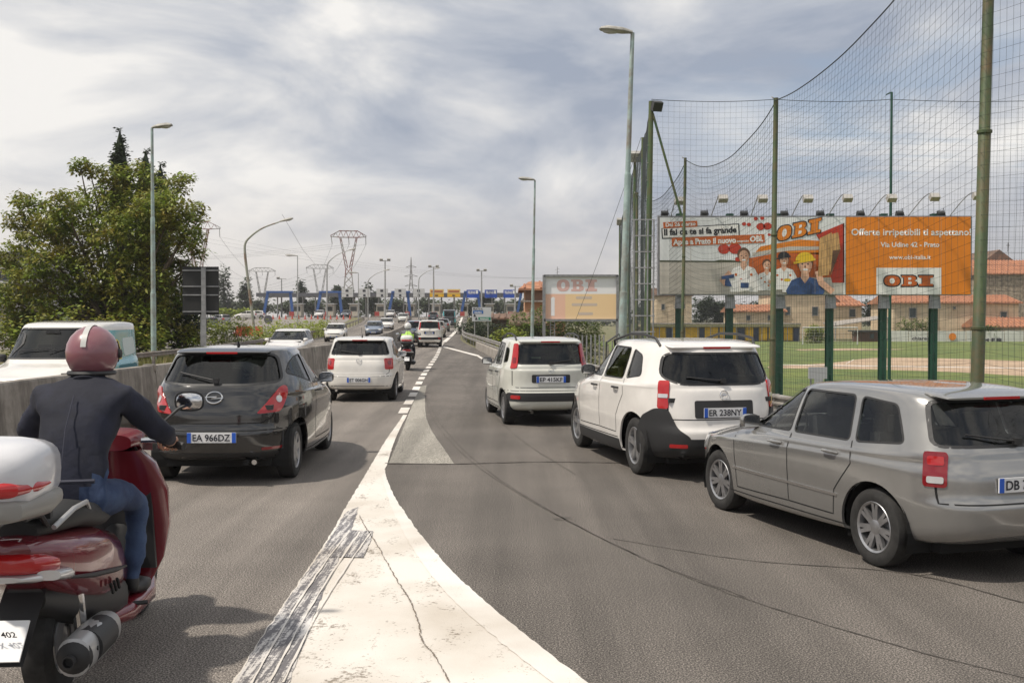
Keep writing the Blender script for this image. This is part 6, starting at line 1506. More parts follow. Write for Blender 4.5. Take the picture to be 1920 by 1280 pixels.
# clubhouse: long low yellow building
CD = 152
g = empty('clubhouse', V(at(1370, 640, CD).x, CD, FZ), 0, 'long low changing-room building with yellow panels at the far edge of the field', 'building', 'buildings beyond the sports ground'); O = g.location.copy()
bx(g, 'wall', 1205, 1500, 612, 640, CD, 8, P('club_wall', (.20, .16, .10), .9)); bx(g, 'fascia', 1203, 1502, 608, 612.5, CD - .7, 9, P('fascia_cream', (.55, .47, .30), .8)); bx(g, 'roof', 1203, 1502, 606, 608.2, CD - .9, 10, M_conc)
for i, (x0, x1) in enumerate(((1226, 1248), (1262, 1276), (1284, 1310), (1322, 1346), (1350, 1380), (1398, 1412), (1424, 1438), (1442, 1462), (1470, 1486), (1208, 1222))): bx(g, 'yellow_panel', x0, x1, 613.5, 638, CD - .12, .1, M_yb)
for x0, x1 in ((1250, 1260), (1312, 1320), (1384, 1396), (1414, 1422), (1464, 1468), (1488, 1498)): bx(g, 'door', x0, x1, 615, 639.5, CD - .06, .05, P('door_navy', (.02, .03, .08), .5))
for x0 in range(1212, 1500, 24): bx(g, 'canopy_post', x0, x0 + 1.2, 612, 640, CD - .6, .12, M_steel)
house('beige stone house with a small dark window behind the left end of the billboard', 1232, 1297, 553, 625, 540, 168, 10, M_plb, M_roofb, ((1241, 1246, 571, 580),), eaves=.3)
house('low long house with a terracotta roof left of the taller beige house', 1378, 1470, 583, 625, 571, 170, 9, M_plb, M_roof, ((1400, 1406, 592, 600), (1440, 1446, 592, 600)))
house('tall beige farmhouse with small square windows behind the billboard posts', 1452, 1560, 546, 625, 532, 172, 11, M_plb, M_roof, ((1474, 1481, 576, 590), (1523, 1533, 576, 591)))
house('beige house end with sloping terracotta roof right of the farmhouse', 1556, 1616, 572, 625, 552, 171, 10, M_plb, M_roof, ((1593, 1603, 580, 594),), inset=16)
house('long beige house with terracotta roof and dark windows behind the white banners', 1675, 1910, 567, 630, 553, 160, 10, M_plb, M_roof, ((1705, 1717, 578, 595), (1744, 1757, 582, 607, M_shut), (1876, 1887, 585, 598), (1788, 1791, 576, 579)))
house('small low building with a terracotta roof at the right end of the field', 1848, 1960, 612, 640, 595, 153, 7, M_plb, M_roof, ())
house('old stone church wall with blind arches and a tiled roof at far right', 1843, 1990, 513, 600, 488, 184, 14, M_stone, M_roof, (), name='church', cat='church')
house('gable end of the old stone church with a small cross', 1838, 1905, 497, 540, 473, 200, 16, M_stone, M_roofb, (), gable=True, name='church', cat='church')
g = empty('cross', at(1890, 472, 200), 0, 'small iron cross on the ridge of the church at far right', 'cross'); m = MB(); m.box((0, 0, .9), (.12, .12, 1.8)); m.build('shaft', M_shut, g); m = MB(); m.box((0, 0, 1.25), (.7, .1, .1)); m.build('arms', M_shut, g)
g = empty('white_banner_wall', V(at(1800, 648, 151).x, 151, FZ), 0, 'low wall of white advertising banners along the far side of the field', 'wall'); O = g.location.copy()
for i, x0 in enumerate(range(1668, 1960, 36)): bx(g, 'banner', x0, x0 + 35, 620 + (i % 2) * .6, 647, 151, .12, P('banner_white', (.60, .60, .56), .7, var=.06, vs=.3))
sc_ = 151 / F
text_mesh(None, 'banner_text', 'chiaredila', at(1710, 637, 150.9) - O, V(1, 0, 0), V(0, 0, 1), 6 * sc_, M_ink, g, .02, 44 * sc_); text_mesh(None, 'banner_text', 'eri F.lli', at(1838, 642, 150.9) - O, V(1, 0, 0), V(0, 0, 1), 8 * sc_, M_ink, g, .05, 40 * sc_)
m = MB(); c = at(1786, 631, 150.9) - O; m.lathe([(.55, 0), (.55, .02)], 14, Matrix.Translation(c) @ Matrix.Rotation(R(90), 4, 'X')); m.build('banner_motif', M_or, g)
g = empty('wooden_shed', V(at(1630, 645, 150).x, 150, FZ), 0, 'small dark wooden shed between the goal and the white banners', 'shed'); bx(g, 'wall', 1610, 1652, 622, 645, 150, 3, P('shed_brown', (.09, .045, .03), .8)); bx(g, 'roof', 1606, 1656, 619, 622, 149.7, 4, M_shut); bx(g, 'window', 1632, 1639, 626, 634, 149.9, .05, M_win)
g = empty('awning', at(1606, 606, 156), 0, 'pale sloping canopy roof behind the goal', 'awning'); O = g.location.copy(); a, b = at(1565, 610, 156) - O, at(1642, 592, 162) - O; m = MB(); m.add([V(a.x, 0, a.z), V(b.x, 0, b.z - .2), V(b.x, 6, b.z), V(a.x, 6, a.z + .4)] + [V(a.x, 0, a.z - .15), V(b.x, 0, b.z - .35), V(b.x, 6, b.z - .15), V(a.x, 6, a.z + .25)], [(0, 1, 2, 3), (7, 6, 5, 4), (0, 4, 5, 1), (1, 5, 6, 2), (2, 6, 7, 3), (3, 7, 4, 0)]); m.build('sheet', M_conc, g)
for x_ in (a.x + .2, b.x - .2): m = MB(); m.tube([V(x_, .2, FZ - O.z), V(x_, .2, .1 if x_ < 0 else b.z - .3)], .07, 6); m.build('post', M_steel, g)
hedge('clipped hedge behind the left post of the goal', [(at(1528, 620, 142).x, 142), (at(1560, 620, 142).x, 142)], 2.4, 2.2, M_leafD, 3000, .3, z0fn=lambda y: FZ, seed=11)
hedge('green bushes along the foot of the long beige house', [(at(1695, 620, 154).x, 154), (at(1760, 620, 154).x, 154)], 3.2, 2.2, M_leafE, 3500, .3, z0fn=lambda y: FZ, seed=12, cat='bush', name='bush')
hedge('green hedge before the low roofs at right', [(at(1840, 620, 152.5).x, 152.5), (at(1875, 620, 152.5).x, 152.5)], 2.6, 2.0, M_leafE, 2500, .3, z0fn=lambda y: FZ, seed=13)
for px, w, yt, lab in ((1325, 52, 548, 'dark tree in the gap left of the terracotta roofs'), (1352, 50, 556, 'dark tree just right of the gap by the clubhouse'), (1425, 40, 552, 'dark tree behind the low terracotta roof'), (1640, 56, 548, 'dark tree between the two groups of houses'), (1585, 40, 545, 'dark tree behind the house end'), (1222, 60, 560, 'dark tree behind the ladder tower')):
    simple_tree('broadleaf_tree', lab, px, yt, 620, w, 190, M_leafB, 'oval', 3000, .5, 'trees around the houses', zb=FZ)
# goal
g = empty('football_goal', V(at(1557, 645, 135).x, 135, FZ), 0, 'white football goal with net on the far side of the field', 'goal'); O = g.location.copy(); a, b = at(1505, 645, 135) - O, at(1608, 614, 135) - O; m = MB(); m.tube([V(a.x, 0, 0), V(a.x, 0, b.z), V(b.x, 0, b.z), V(b.x, 0, 0)], .09, 6); m.build('frame', M_cw, g)
m = MB(); 
for k in range(12): x = lerp(a.x, b.x, k / 11); m.tube([V(x, 0, b.z), V(x, 1.2, b.z), V(x, 2, 0)], .012, 3)
for k in range(7): z = lerp(0, b.z, k / 6); m.tube([V(a.x, 2 - .8 * k / 6, z), V(b.x, 2 - .8 * k / 6, z)], .012, 3)
m.build('goal_net', M_cw, g)
# house at the right of the toll plaza, low roofs, office block at left
g = house('ochre house with hipped terracotta roof and balcony left of the small billboard', 984, 1060, 541, 640, 528, 96, 9, M_plo, M_roof, (), inset=20, eaves=.6, zb=-.9)
bx(g, 'balcony', 976, 1060, 563, 566, 94.8, 1.4, M_conc); bx(g, 'upper_wall', 985, 1060, 543, 563, 95.9, .1, P('loggia_brown', (.20, .11, .07), .9)); 
m = MB(); m.tube([at(1045, 528, 97) - g.location, at(1045, 500, 97) - g.location], .03, 5); m.tube([at(1041, 506, 97) - g.location, at(1049, 504, 97) - g.location], .02, 4); m.tube([at(1042, 511, 97) - g.location, at(1049, 510, 97) - g.location], .02, 4); m.build('antenna', M_steel, g)
house('low shed with a long tiled lean-to roof below the ochre house', 965, 1030, 606, 640, 585, 88, 8, P('shed_wall', (.12, .09, .07), .9), M_roofb, (), zb=FZ)
house('low brown building behind the direction sign', 922, 985, 596, 630, 588, 108, 8, P('low_wall', (.09, .07, .06), .9), M_roofb, (), zb=-.8)
g = empty('office_block', V(at(10, 600, 110).x, 110, 0), 0, 'grey office block with window bands half hidden by the leafy tree', 'building'); O = g.location.copy()
bx(g, 'wall', -60, 62, 476, 640, 110, 14, P('office_grey', (.30, .29, .28), .8)); 
for k in range(3):
    y_ = 484 + k * 26
    bx(g, 'balcony_slab', -61, 64, y_ + 17, y_ + 20, 109, .9, M_cw)
    for x0 in range(-56, 56, 12): bx(g, 'window', x0, x0 + 9, y_, y_ + 14, 109.9, .05, M_win)
bx(g, 'roof_slab', -64, 67, 472, 476.5, 109.2, 15.5, M_shut)
# things by the near pitch
g = empty('scoreboard', V(at(1532, 720, 30).x, 30, FZ), 0, 'small white notice board on a post beside the near pitch', 'notice board'); O = g.location.copy(); bx(g, 'board', 1516, 1551, 688, 710, 30, .04, P('board_grey', (.42, .42, .45), .6)); bx(g, 'board', 1527, 1544, 710, 742, 30, .04, P('board_grey', (.42, .42, .45), .6)); bx(g, 'post', 1519, 1522, 710, 770, 30.05, .06, M_steel)
g = empty('litter_bin', V(at(1599, 760, 27).x, 27, FZ), 0, 'dark cylindrical litter bin beside the near pitch', 'litter bin'); m = MB(); m.lathe([(.14, .25), (.16, 1.0), (.17, 1.02), (.15, 1.05)], 14); m.build('bin_body', M_plas, g, True); m = MB(); m.tube([V(.2, 0, 0), V(.2, 0, .9)], .02, 5); m.build('post', M_steel, g)
g = empty('pitch_fence', V(at(1650, 760, 22).x, 22, FZ), 0, 'low fence of white posts and chain links round the artificial pitch', 'fence'); O = g.location.copy()
for i in range(12):
    x = 8.2 + i * 1.15; m = MB(); m.tube([V(x, 21.2, FZ) - O, V(x, 21.2, FZ + 1.15) - O], .03, 6); m.build('post', M_cw, g)
m = MB(); 
for z in (.3, .6, .9, 1.1): m.tube([V(8.2, 21.2, FZ + z) - O, V(20.9, 21.2, FZ + z) - O], .008, 3)
m.build('wires', M_steel, g)

# thin haze over the whole place
hm = bpy.data.materials.new('haze_air'); hm.use_nodes = True; nt = hm.node_tree; nt.nodes.clear(); o_ = nt.nodes.new('ShaderNodeOutputMaterial'); pv = nt.nodes.new('ShaderNodeVolumePrincipled')
pv.inputs['Color'].default_value = (.93, .93, .95, 1); pv.inputs['Density'].default_value = .0003; pv.inputs['Anisotropy'].default_value = .2; nt.links.new(pv.outputs[0], o_.inputs['Volume'])
m = MB(); m.box((0, 1010, 28), (3100, 2100, 62)); hz_ = m.build('haze', hm, kind='stuff')
# ================================================================== TRAFFIC
def label(root, name, lab, cat, grp=None):
    root.name = name; root['label'] = lab; root['category'] = cat
    if grp: root['group'] = grp
    return root
GRP = 'cars queueing along the two carriageways'
r, Pj = build_car('hatchback', corsa); label(r, 'hatchback', 'black three-door hatchback with red teardrop lamps in the left lane', 'car', GRP); ring_badge(Pj, .95, .085, r, 'bolt')
r.scale = (1.045,) * 3; place(r, (.74 * 1.045, .70 * 1.045), (-2.60, 12.05, 0), 1.5)
r, Pj = build_car('hatchback', polo_like(PW, 'ET 006GH')); ring_badge(Pj, .93, .06, r, 'vw'); label(r, 'hatchback', 'white five-door hatchback ahead of the black one along the median barrier', 'car', GRP)
polo = r; place(r, (.72, .70), (-2.74, 23.4, 0), 2.0)
r, Pj = build_car('boxy_hatchback', panda); label(r, 'boxy_hatchback', 'cream boxy hatchback with tall rear lamps and dark bumper insert on the slip road', 'car', GRP); ring_badge(Pj, .97, .045, r, 'bar'); place(r, (-.70, .62), (-.10, 18.1, 0), 9)
r, Pj = build_car('off_roader', duster); label(r, 'off_roader', 'white off-roader with black corner bumpers and roof rails on the slip road', 'car', GRP); ring_badge(Pj, 1.0, .05, r, 'bar'); place(r, (-.80, .82), (1.52, 12.30, 0), 12)
r, Pj = build_car('estate_car', silver); label(r, 'estate_car', 'silver grey estate car nearest the camera at right beside the parapet', 'car', GRP); r.scale = (.95,) * 3; place(r, (-.75 * .95, .78 * .95), (2.80, 7.72, 0), 18)
r, Pj = build_car('panel_van', van); label(r, 'panel_van', 'white panel van with a teal cargo side coming towards us behind the barrier', 'van', GRP); place(r, (-.80, 3.35), (-7.42, 17.6, 0), 184)
def recolour(root, mat, mats=('body',)):
    for o in root.children:
        if o.name.split('.')[0] in ('body', 'door_handle', 'door_mirror', 'spoiler') and o.material_slots:
            o.material_slots[0].link = 'OBJECT'; o.material_slots[0].material = mat
def far_car(src, lab, mat, pos, heading, scale=1.0, name='hatchback', cat='car', drop=('number_plate', 'badge', 'wiper')):
    c = copy_tree(src); label(c, name, lab, cat, GRP); recolour(c, mat); c.location = pos; c.rotation_euler = (0, 0, R(heading)); c.scale = (scale,) * 3 if isinstance(scale, (int, float)) else scale
    return c
def on(px, d): return V(at(px, 600, d).x, d, zroad(d))
def oncoming(src, lab, mat, px, d, extra=0, **k):
    p = on(px, d); a = math.atan2(-(Mx_(d + 6) - Mx_(d - 4)), 10); h = math.degrees(a) + 180 + extra; L_ = 3.97; return far_car(src, lab, mat, p + V(-math.sin(R(h)), math.cos(R(h)), 0) * -3.97, h, **k)
oncoming(polo, 'white car coming towards us just over the barrier, seen above the black roof', PD, 527, 41.5, scale=(1.02, 1.08, .97), name='saloon_car')
oncoming(polo, 'white compact car coming towards us beside the far guard rail', PW, 625, 78)
oncoming(polo, 'blue grey car coming towards us along the median barrier', PBL, 700, 95, scale=1.03)
oncoming(polo, 'white car third in the oncoming queue, behind the blue grey one', PW, 724, 116, scale=1.03)
oncoming(polo, 'cream car furthest back in the oncoming queue', PP, 756, 150)
def forward(src, lab, mat, px, d, extra=0, **k):
    p = on(px, d); h = math.degrees(math.atan2(-(Ln(d + 8) - Ln(d)), 8)) + extra; return far_car(src, lab, mat, p, h, **k)
mpv = [o for o in COL.objects if o.name.startswith('boxy_hatchback')][0]
forward(mpv, 'white upright people carrier with tall red rear lamps behind the helmeted rider', PW, 805, 64, scale=(1.0, 1.05, 1.12), name='people_carrier')
forward(mpv, 'pale blue people carrier squeezed beside the median barrier', PBL, 781, 67, scale=(.98, 1.0, 1.1), name='people_carrier')
forward(polo, 'beige car in the right lane further ahead', PG, 817, 92, scale=1.06)
vn = [o for o in COL.objects if o.name.startswith('panel_van')][0]
forward(vn, 'dark high van furthest along the lane near the yellow toll signs', PDK, 842, 128, scale=(1, 1, 1.25), name='high_van', cat='van')
forward(polo, 'silver hatchback joining the queue left of the high van', PS, 829, 112)
forward(polo, 'dark hatchback near the plaza before the toll lanes', PDK, 812, 160)
for px, d, mt, h, lab in ((428, 140, PS, 60, 'silver car parked on the plaza right of the dark sign back'), (483, 175, PW, 100, 'left of two white cars parked before the poplars'), (497, 178, PD, 110, 'right of two white cars parked before the poplars'), (400, 122, PDK, 30, 'dark car parked below the large sign back'), (603, 190, PW, 180, 'white car waiting at the left toll lanes'), (652, 192, PDK, 180, 'dark car waiting at the toll booths under the white signs'), (735, 195, PW, 180, 'small white car at the toll lanes by the blue frame')):
    far_car(polo, lab, mt, on(px, d), h)

# ---------------------------------------------------------------- scooters and riders
M_sil = P('scooter_silver', (.42, .42, .42), .35, .4); M_seat = P('scooter_seat', (.02, .02, .02), .6, bump=.2, bs=120); M_case = P('top_case_pale', (.60, .60, .62), .3, coat=.6); M_caseb = P('top_case_grey', (.26, .25, .23), .45)
M_jack = P('jacket_navy', (.012, .014, .028), .85, var=.35, vs=3, bump=.9, bs=11); M_jean = P('jeans_blue', (.045, .075, .15), .9, col2=(.02, .035, .085), vs=4, bump=.7, bs=14); M_shoe = P('shoe_black', (.015, .015, .016), .5); M_helm = P('helmet_pink', (.22, .085, .10), .3, coat=.6); M_vis = P('visor_dark', (.01, .01, .012), .08, coat=1); M_helw = P('helmet_white', (.65, .65, .63), .3, coat=.6); M_hv = P('vest_lime', (.38, .62, .10), .7); M_vgrey = P('jacket_grey', (.12, .12, .13), .8)
def loft(parent, name, st, mat, n=24, fix=True): m = MB(); m.loft(st, n); return m.build(name, mat, parent, True, angle=50)
def scooter(name, lab, body, body2, case, caseb, big=True):
    g = empty(name, (0, 0, 0), 0, lab, 'scooter', 'scooters in the left lane')
    for y, nm in ((.42, 'rear'), (1.76, 'front')):
        q = MB(); r = .285; Mx = Matrix.Translation((0, y, r)) @ Matrix.Rotation(math.pi / 2, 4, 'Y')
        q.lathe([(r * .62, -.06), (r * .82, -.068), (r * .95, -.05), (r, -.02), (r, .02), (r * .95, .05), (r * .82, .068), (r * .62, .06), (r * .62, -.06)], 32, Mx, cap=False); w = q.build('wheel', M_rub, g, True)
        q = MB(); q.lathe([(r * .63, -.045), (r * .55, -.04), (r * .55, .04), (r * .63, .045)], 32, Mx, cap=False)
        for k in range(5):
            a = 2 * math.pi * k / 5; q.tube([Mx @ V(.03 * math.cos(a), .03 * math.sin(a), 0), Mx @ V(r * .58 * math.cos(a + .25), r * .58 * math.sin(a + .25), 0)], [.022, .014], 6)
        q.lathe([(.001, -.06), (.045, -.05), (.045, .05), (.001, .06)], 14, Mx, cap=False); q.build('rim', M_sil, w, True)
        q = MB(); q.lathe([(.06, .052), (r * .5, .052), (r * .5, .058), (.06, .058)], 24, Mx, cap=False); q.build('brake_disc', M_steel, w, True)
    # rear fairing: sweeping up to the tail
    loft(g, 'rear_fairing', [(-.12, .80, .03, .03, 2), (-.10, .79, .10, .06, 2.4), (.05, .73, .17, .12, 2.6), (.30, .65, .215, .17, 2.8), (.60, .58, .22, .20, 2.8), (.85, .52, .20, .19, 2.8), (1.0, .45, .17, .14, 2.6), (1.06, .42, .10, .08, 2.4)], body)
    loft(g, 'under_fairing', [(.08, .55, .09, .06, 2.4), (.3, .48, .15, .10, 2.6), (.65, .40, .18, .14, 2.8), (.95, .33, .19, .12, 3), (1.08, .30, .15, .08, 2.6)], M_plas)
    loft(g, 'floorboard', [(.80, .24, .17, .05, 3), (.95, .235, .225, .055, 4), (1.35, .235, .225, .055, 4), (1.52, .26, .18, .06, 3)], body2)
    loft(g, 'centre_tunnel', [(.85, .34, .10, .14, 2.6), (1.1, .34, .09, .13, 2.6), (1.4, .42, .10, .20, 2.6)], M_plas)
    loft(g, 'seat', [(.02, .86, .08, .04, 2.4), (.12, .885, .15, .06, 2.8), (.40, .87, .175, .07, 3), (.62, .82, .175, .07, 3), (.72, .80, .165, .06, 3), (.95, .80, .13, .06, 2.8), (1.05, .78, .06, .04, 2.4)], M_seat)
    # leg shield and front fairing
    q = MB(); rows = []
    for z, hw, y, th in ((.24, .15, 1.50, .05), (.40, .23, 1.50, .07), (.60, .27, 1.49, .09), (.80, .265, 1.45, .11), (.96, .21, 1.40, .10), (1.04, .14, 1.36, .07)):
        rows.append([V(hw * math.sin(a), y + th * math.cos(a) * (1.6 if math.cos(a) > 0 else .5) + .10 * (math.cos(a) if math.cos(a) > 0 else 0), z) for a in [2 * math.pi * k / 28 for k in range(28)]])
    q.grid(rows, True); q.f.append(list(range(28))[::-1]); q.m.append(0); q.f.append([5 * 28 + k for k in range(28)]); q.m.append(0); q.build('leg_shield', body, g, True, angle=50)
    q = MB(); q.box((0, 1.425, .62), (.42, .03, .52), taper=.85); q.build('inner_shield', M_plas, g)
    loft(g, 'front_fender', [(1.50, .52, .05, .04, 2.4), (1.58, .58, .085, .06, 2.4), (1.76, .61, .09, .055, 2.4), (1.95, .56, .08, .05, 2.4), (2.06, .46, .04, .03, 2.2)], body)
    for s in (-1, 1): q = MB(); q.tube([V(s * .10, 1.76, .285), V(s * .10, 1.60, .72)], .025, 8); q.build('fork', M_sil, g, True)
    q = MB(); q.tube([V(-.38, 1.30, 1.07), V(-.22, 1.36, 1.10), V(0, 1.40, 1.09), V(.22, 1.36, 1.10), V(.38, 1.30, 1.07)], .017, 8); hb = q.build('handlebar', M_chrome, g, True)
    for s in (-1, 1): q = MB(); q.tube([V(s * .25, 1.355, 1.095), V(s * .40, 1.292, 1.068)], .023, 10); q.build('grip', M_seat, hb, True); q = MB(); q.tube([V(s * .22, 1.42, 1.09), V(s * .38, 1.38, 1.06)], .008, 6); q.build('brake_lever', M_chrome, hb, True)
    loft(g, 'handlebar_cover', [(1.30, 1.09, .11, .045, 2.6), (1.38, 1.11, .16, .06, 2.6), (1.48, 1.09, .15, .07, 2.6), (1.56, 1.04, .06, .04, 2.2)], body2)
    for s in (-1, 1):
        q = MB(); q.tube([V(s * .22, 1.39, 1.10), V(s * .27, 1.40, 1.20), V(s * .34, 1.42, 1.27), V(s * .38, 1.435, 1.29)], .010, 8); q.loft([(1.43, 1.31, .085, .058, 2.8, s * .40), (1.47, 1.31, .06, .04, 2.4, s * .40), (1.49, 1.31, .02, .015, 2.2, s * .40)], 16); mr = q.build('mirror', M_plas, g, True)
        q = MB(); q.loft([(1.424, 1.31, .068, .043, 2.6, s * .40), (1.428, 1.31, .074, .048, 2.8, s * .40)], 16); q.build('mirror_glass', M_chrome, mr, True)
    q = MB(); q.grid([[V(.18 * math.sin(a) * k, 1.50 + .05 * math.cos(a) - .06 * j, 1.02 + .10 * j) for a in [(-1.2 + 2.4 * i / 10) for i in range(11)]] for j, k in enumerate((1, 1.1, 1.0, .7))]); q.build('windscreen', M_glass, g, True)
    # lamp, plate, exhaust, shocks, mudguard
    lp = loft(g, 'tail_lamp', [(-.165, .76, .05, .02, 2.4), (-.14, .755, .13, .042, 3), (-.06, .74, .165, .055, 3), (.04, .72, .17, .045, 3)], M_tail)
    loft(lp, 'lamp_clear_band', [(-.155, .695, .08, .012, 2.6), (-.11, .69, .145, .022, 3), (-.02, .68, .165, .024, 3)], M_lampw)
    for s in (-1, 1):
        loft(g, 'indicator', [(-.10, .70, .05, .022, 2.5, s * .17), (.02, .68, .05, .03, 2.5, s * .18), (.10, .66, .03, .02, 2.5, s * .18)], M_lampw)
        q = MB(); q.tube([V(s * .13, .40, .32), V(s * .14, .30, .62)], .03, 10); q.build('shock_absorber', M_chrome, g, True)
    q = MB(); q.add([V(-.09, .12, .62), V(.09, .12, .62), V(.09, -.16, .36), V(-.09, -.16, .36)] + [V(-.09, .10, .60), V(.09, .10, .60), V(.09, -.18, .34), V(-.09, -.18, .34)], [(0, 1, 2, 3), (7, 6, 5, 4), (0, 4, 5, 1), (1, 5, 6, 2), (2, 6, 7, 3), (3, 7, 4, 0)]); mg = q.build('rear_mudguard', M_plas, g)
    q = MB(); q.box((0, -.155, .44), (.18, .008, .18), rx=-.7); pl = q.build('number_plate', M_platew, mg); text_mesh(None, 'plate_number', 'DX 402', V(0, -.168, .46), V(1, 0, 0), V(0, -.64, .77), .04, M_ink, mg, .02, .13, 'C'); text_mesh(None, 'plate_number', '17', V(0, -.122, .40), V(1, 0, 0), V(0, -.64, .77), .04, M_ink, mg, .02, .05, 'C')
    loft(g, 'exhaust_silencer', [(.02, .30, .03, .03, 2, .22), (.04, .30, .07, .085, 2.4, .22), (.28, .30, .075, .09, 2.4, .22), (.52, .29, .07, .08, 2.4, .21), (.58, .28, .03, .03, 2, .20)], M_sil)
    loft(g, 'engine_case', [(.25, .30, .04, .08, 2.6, -.14), (.4, .32, .06, .11, 2.6, -.15), (.8, .34, .06, .10, 2.6, -.14), (.95, .36, .04, .06, 2.4, -.12)], M_steel)
    for s in (-1, 1):
        q = MB(); q.tube([V(s * .20, .02, .66), V(s * .225, .30, .60), V(s * .225, .62, .545), V(s * .20, .88, .50)], [.006, .012, .012, .006], 6); q.build('side_trim', M_plas, g, True)
        q = MB()
        for k in range(3): q.tube([V(s * .232, .52 + .05 * k, .50), V(s * .225, .58 + .05 * k, .44)], .008, 5)
        q.build('side_vents', M_gap, g, kind='stuff')
        q = MB(); q.tube([V(s * .15, .02, .88), V(s * .175, .20, .93), V(s * .175, .36, .93), V(s * .16, .44, .88)], .012, 8); q.build('grab_rail', M_sil, g, True)
        q = MB(); q.tube([V(s * .20, 1.0, .27), V(s * .27, 1.02, .27)], .012, 8); q.build('footpeg', M_plas, g, True)
    q = MB(); q.tube([V(.16, .10, .31), V(.295, .14, .31)], .012, 6); q.lathe([(.02, -.10), (.082, -.10), (.084, .14), (.02, .14)], 20, Matrix.Translation((.225, .30, .305)) @ Matrix.Rotation(R(90), 4, 'X')); q.build('heat_shield', M_plas, g, True); q = MB(); q.lathe([(.001, -.02), (.035, -.02), (.05, -.012), (.072, 0), (.08, .02)], 20, Matrix.Translation((.22, .035, .30)) @ Matrix.Rotation(R(90), 4, 'X') @ Matrix.Rotation(R(180), 4, 'X'), cap=False); q.lathe([(.001, 0), (.026, 0), (.028, -.03), (.022, -.03)], 14, Matrix.Translation((.22, .0, .30)) @ Matrix.Rotation(R(-90), 4, 'X'), cap=False); q.build('exhaust_tip', M_plas, g, True)
    q = MB(); q.tube([V(.10, 1.36, 1.08), V(.13, 1.50, .95), V(.12, 1.55, .72), V(.10, 1.66, .45)], .007, 6); q.tube([V(-.10, 1.36, 1.08), V(-.14, 1.52, .93), V(-.12, 1.58, .7)], .007, 6); q.build('cables', M_plas, g, True)
    # rack and case
    q = MB()
    for s in (-1, 1): q.tube([V(s * .10, .10, .86), V(s * .12, -.05, .95), V(s * .12, -.22, .97)], .012, 6)
    q.box((0, -.12, .965), (.28, .26, .015)); q.box((0, .05, .93), (.26, .03, .03)); q.build('rack', M_plas, g, True)
    cz = 1.13
    cs = loft(g, 'top_case', [(-.44, cz + .02, .08, .05, 3), (-.42, cz + .02, .17, .10, 3.4), (-.36, cz + .02, .21, .13, 3.4), (-.20, cz + .03, .225, .145, 3.4), (-.04, cz + .02, .205, .13, 3.4), (.02, cz, .15, .09, 3.2), (.035, cz, .06, .04, 3)], case)
    loft(cs, 'case_base', [(-.445, cz - .10, .10, .03, 3), (-.42, cz - .10, .19, .05, 3.4), (-.20, cz - .10, .235, .065, 3.4), (-.02, cz - .10, .205, .05, 3.4), (.03, cz - .10, .08, .03, 3)], caseb)
    loft(cs, 'case_reflector', [(-.452, cz - .015, .09, .02, 3), (-.43, cz - .015, .18, .035, 3.4), (-.32, cz - .015, .224, .035, 3.4), (-.22, cz - .015, .229, .012, 3.4)], M_tail)
    return g

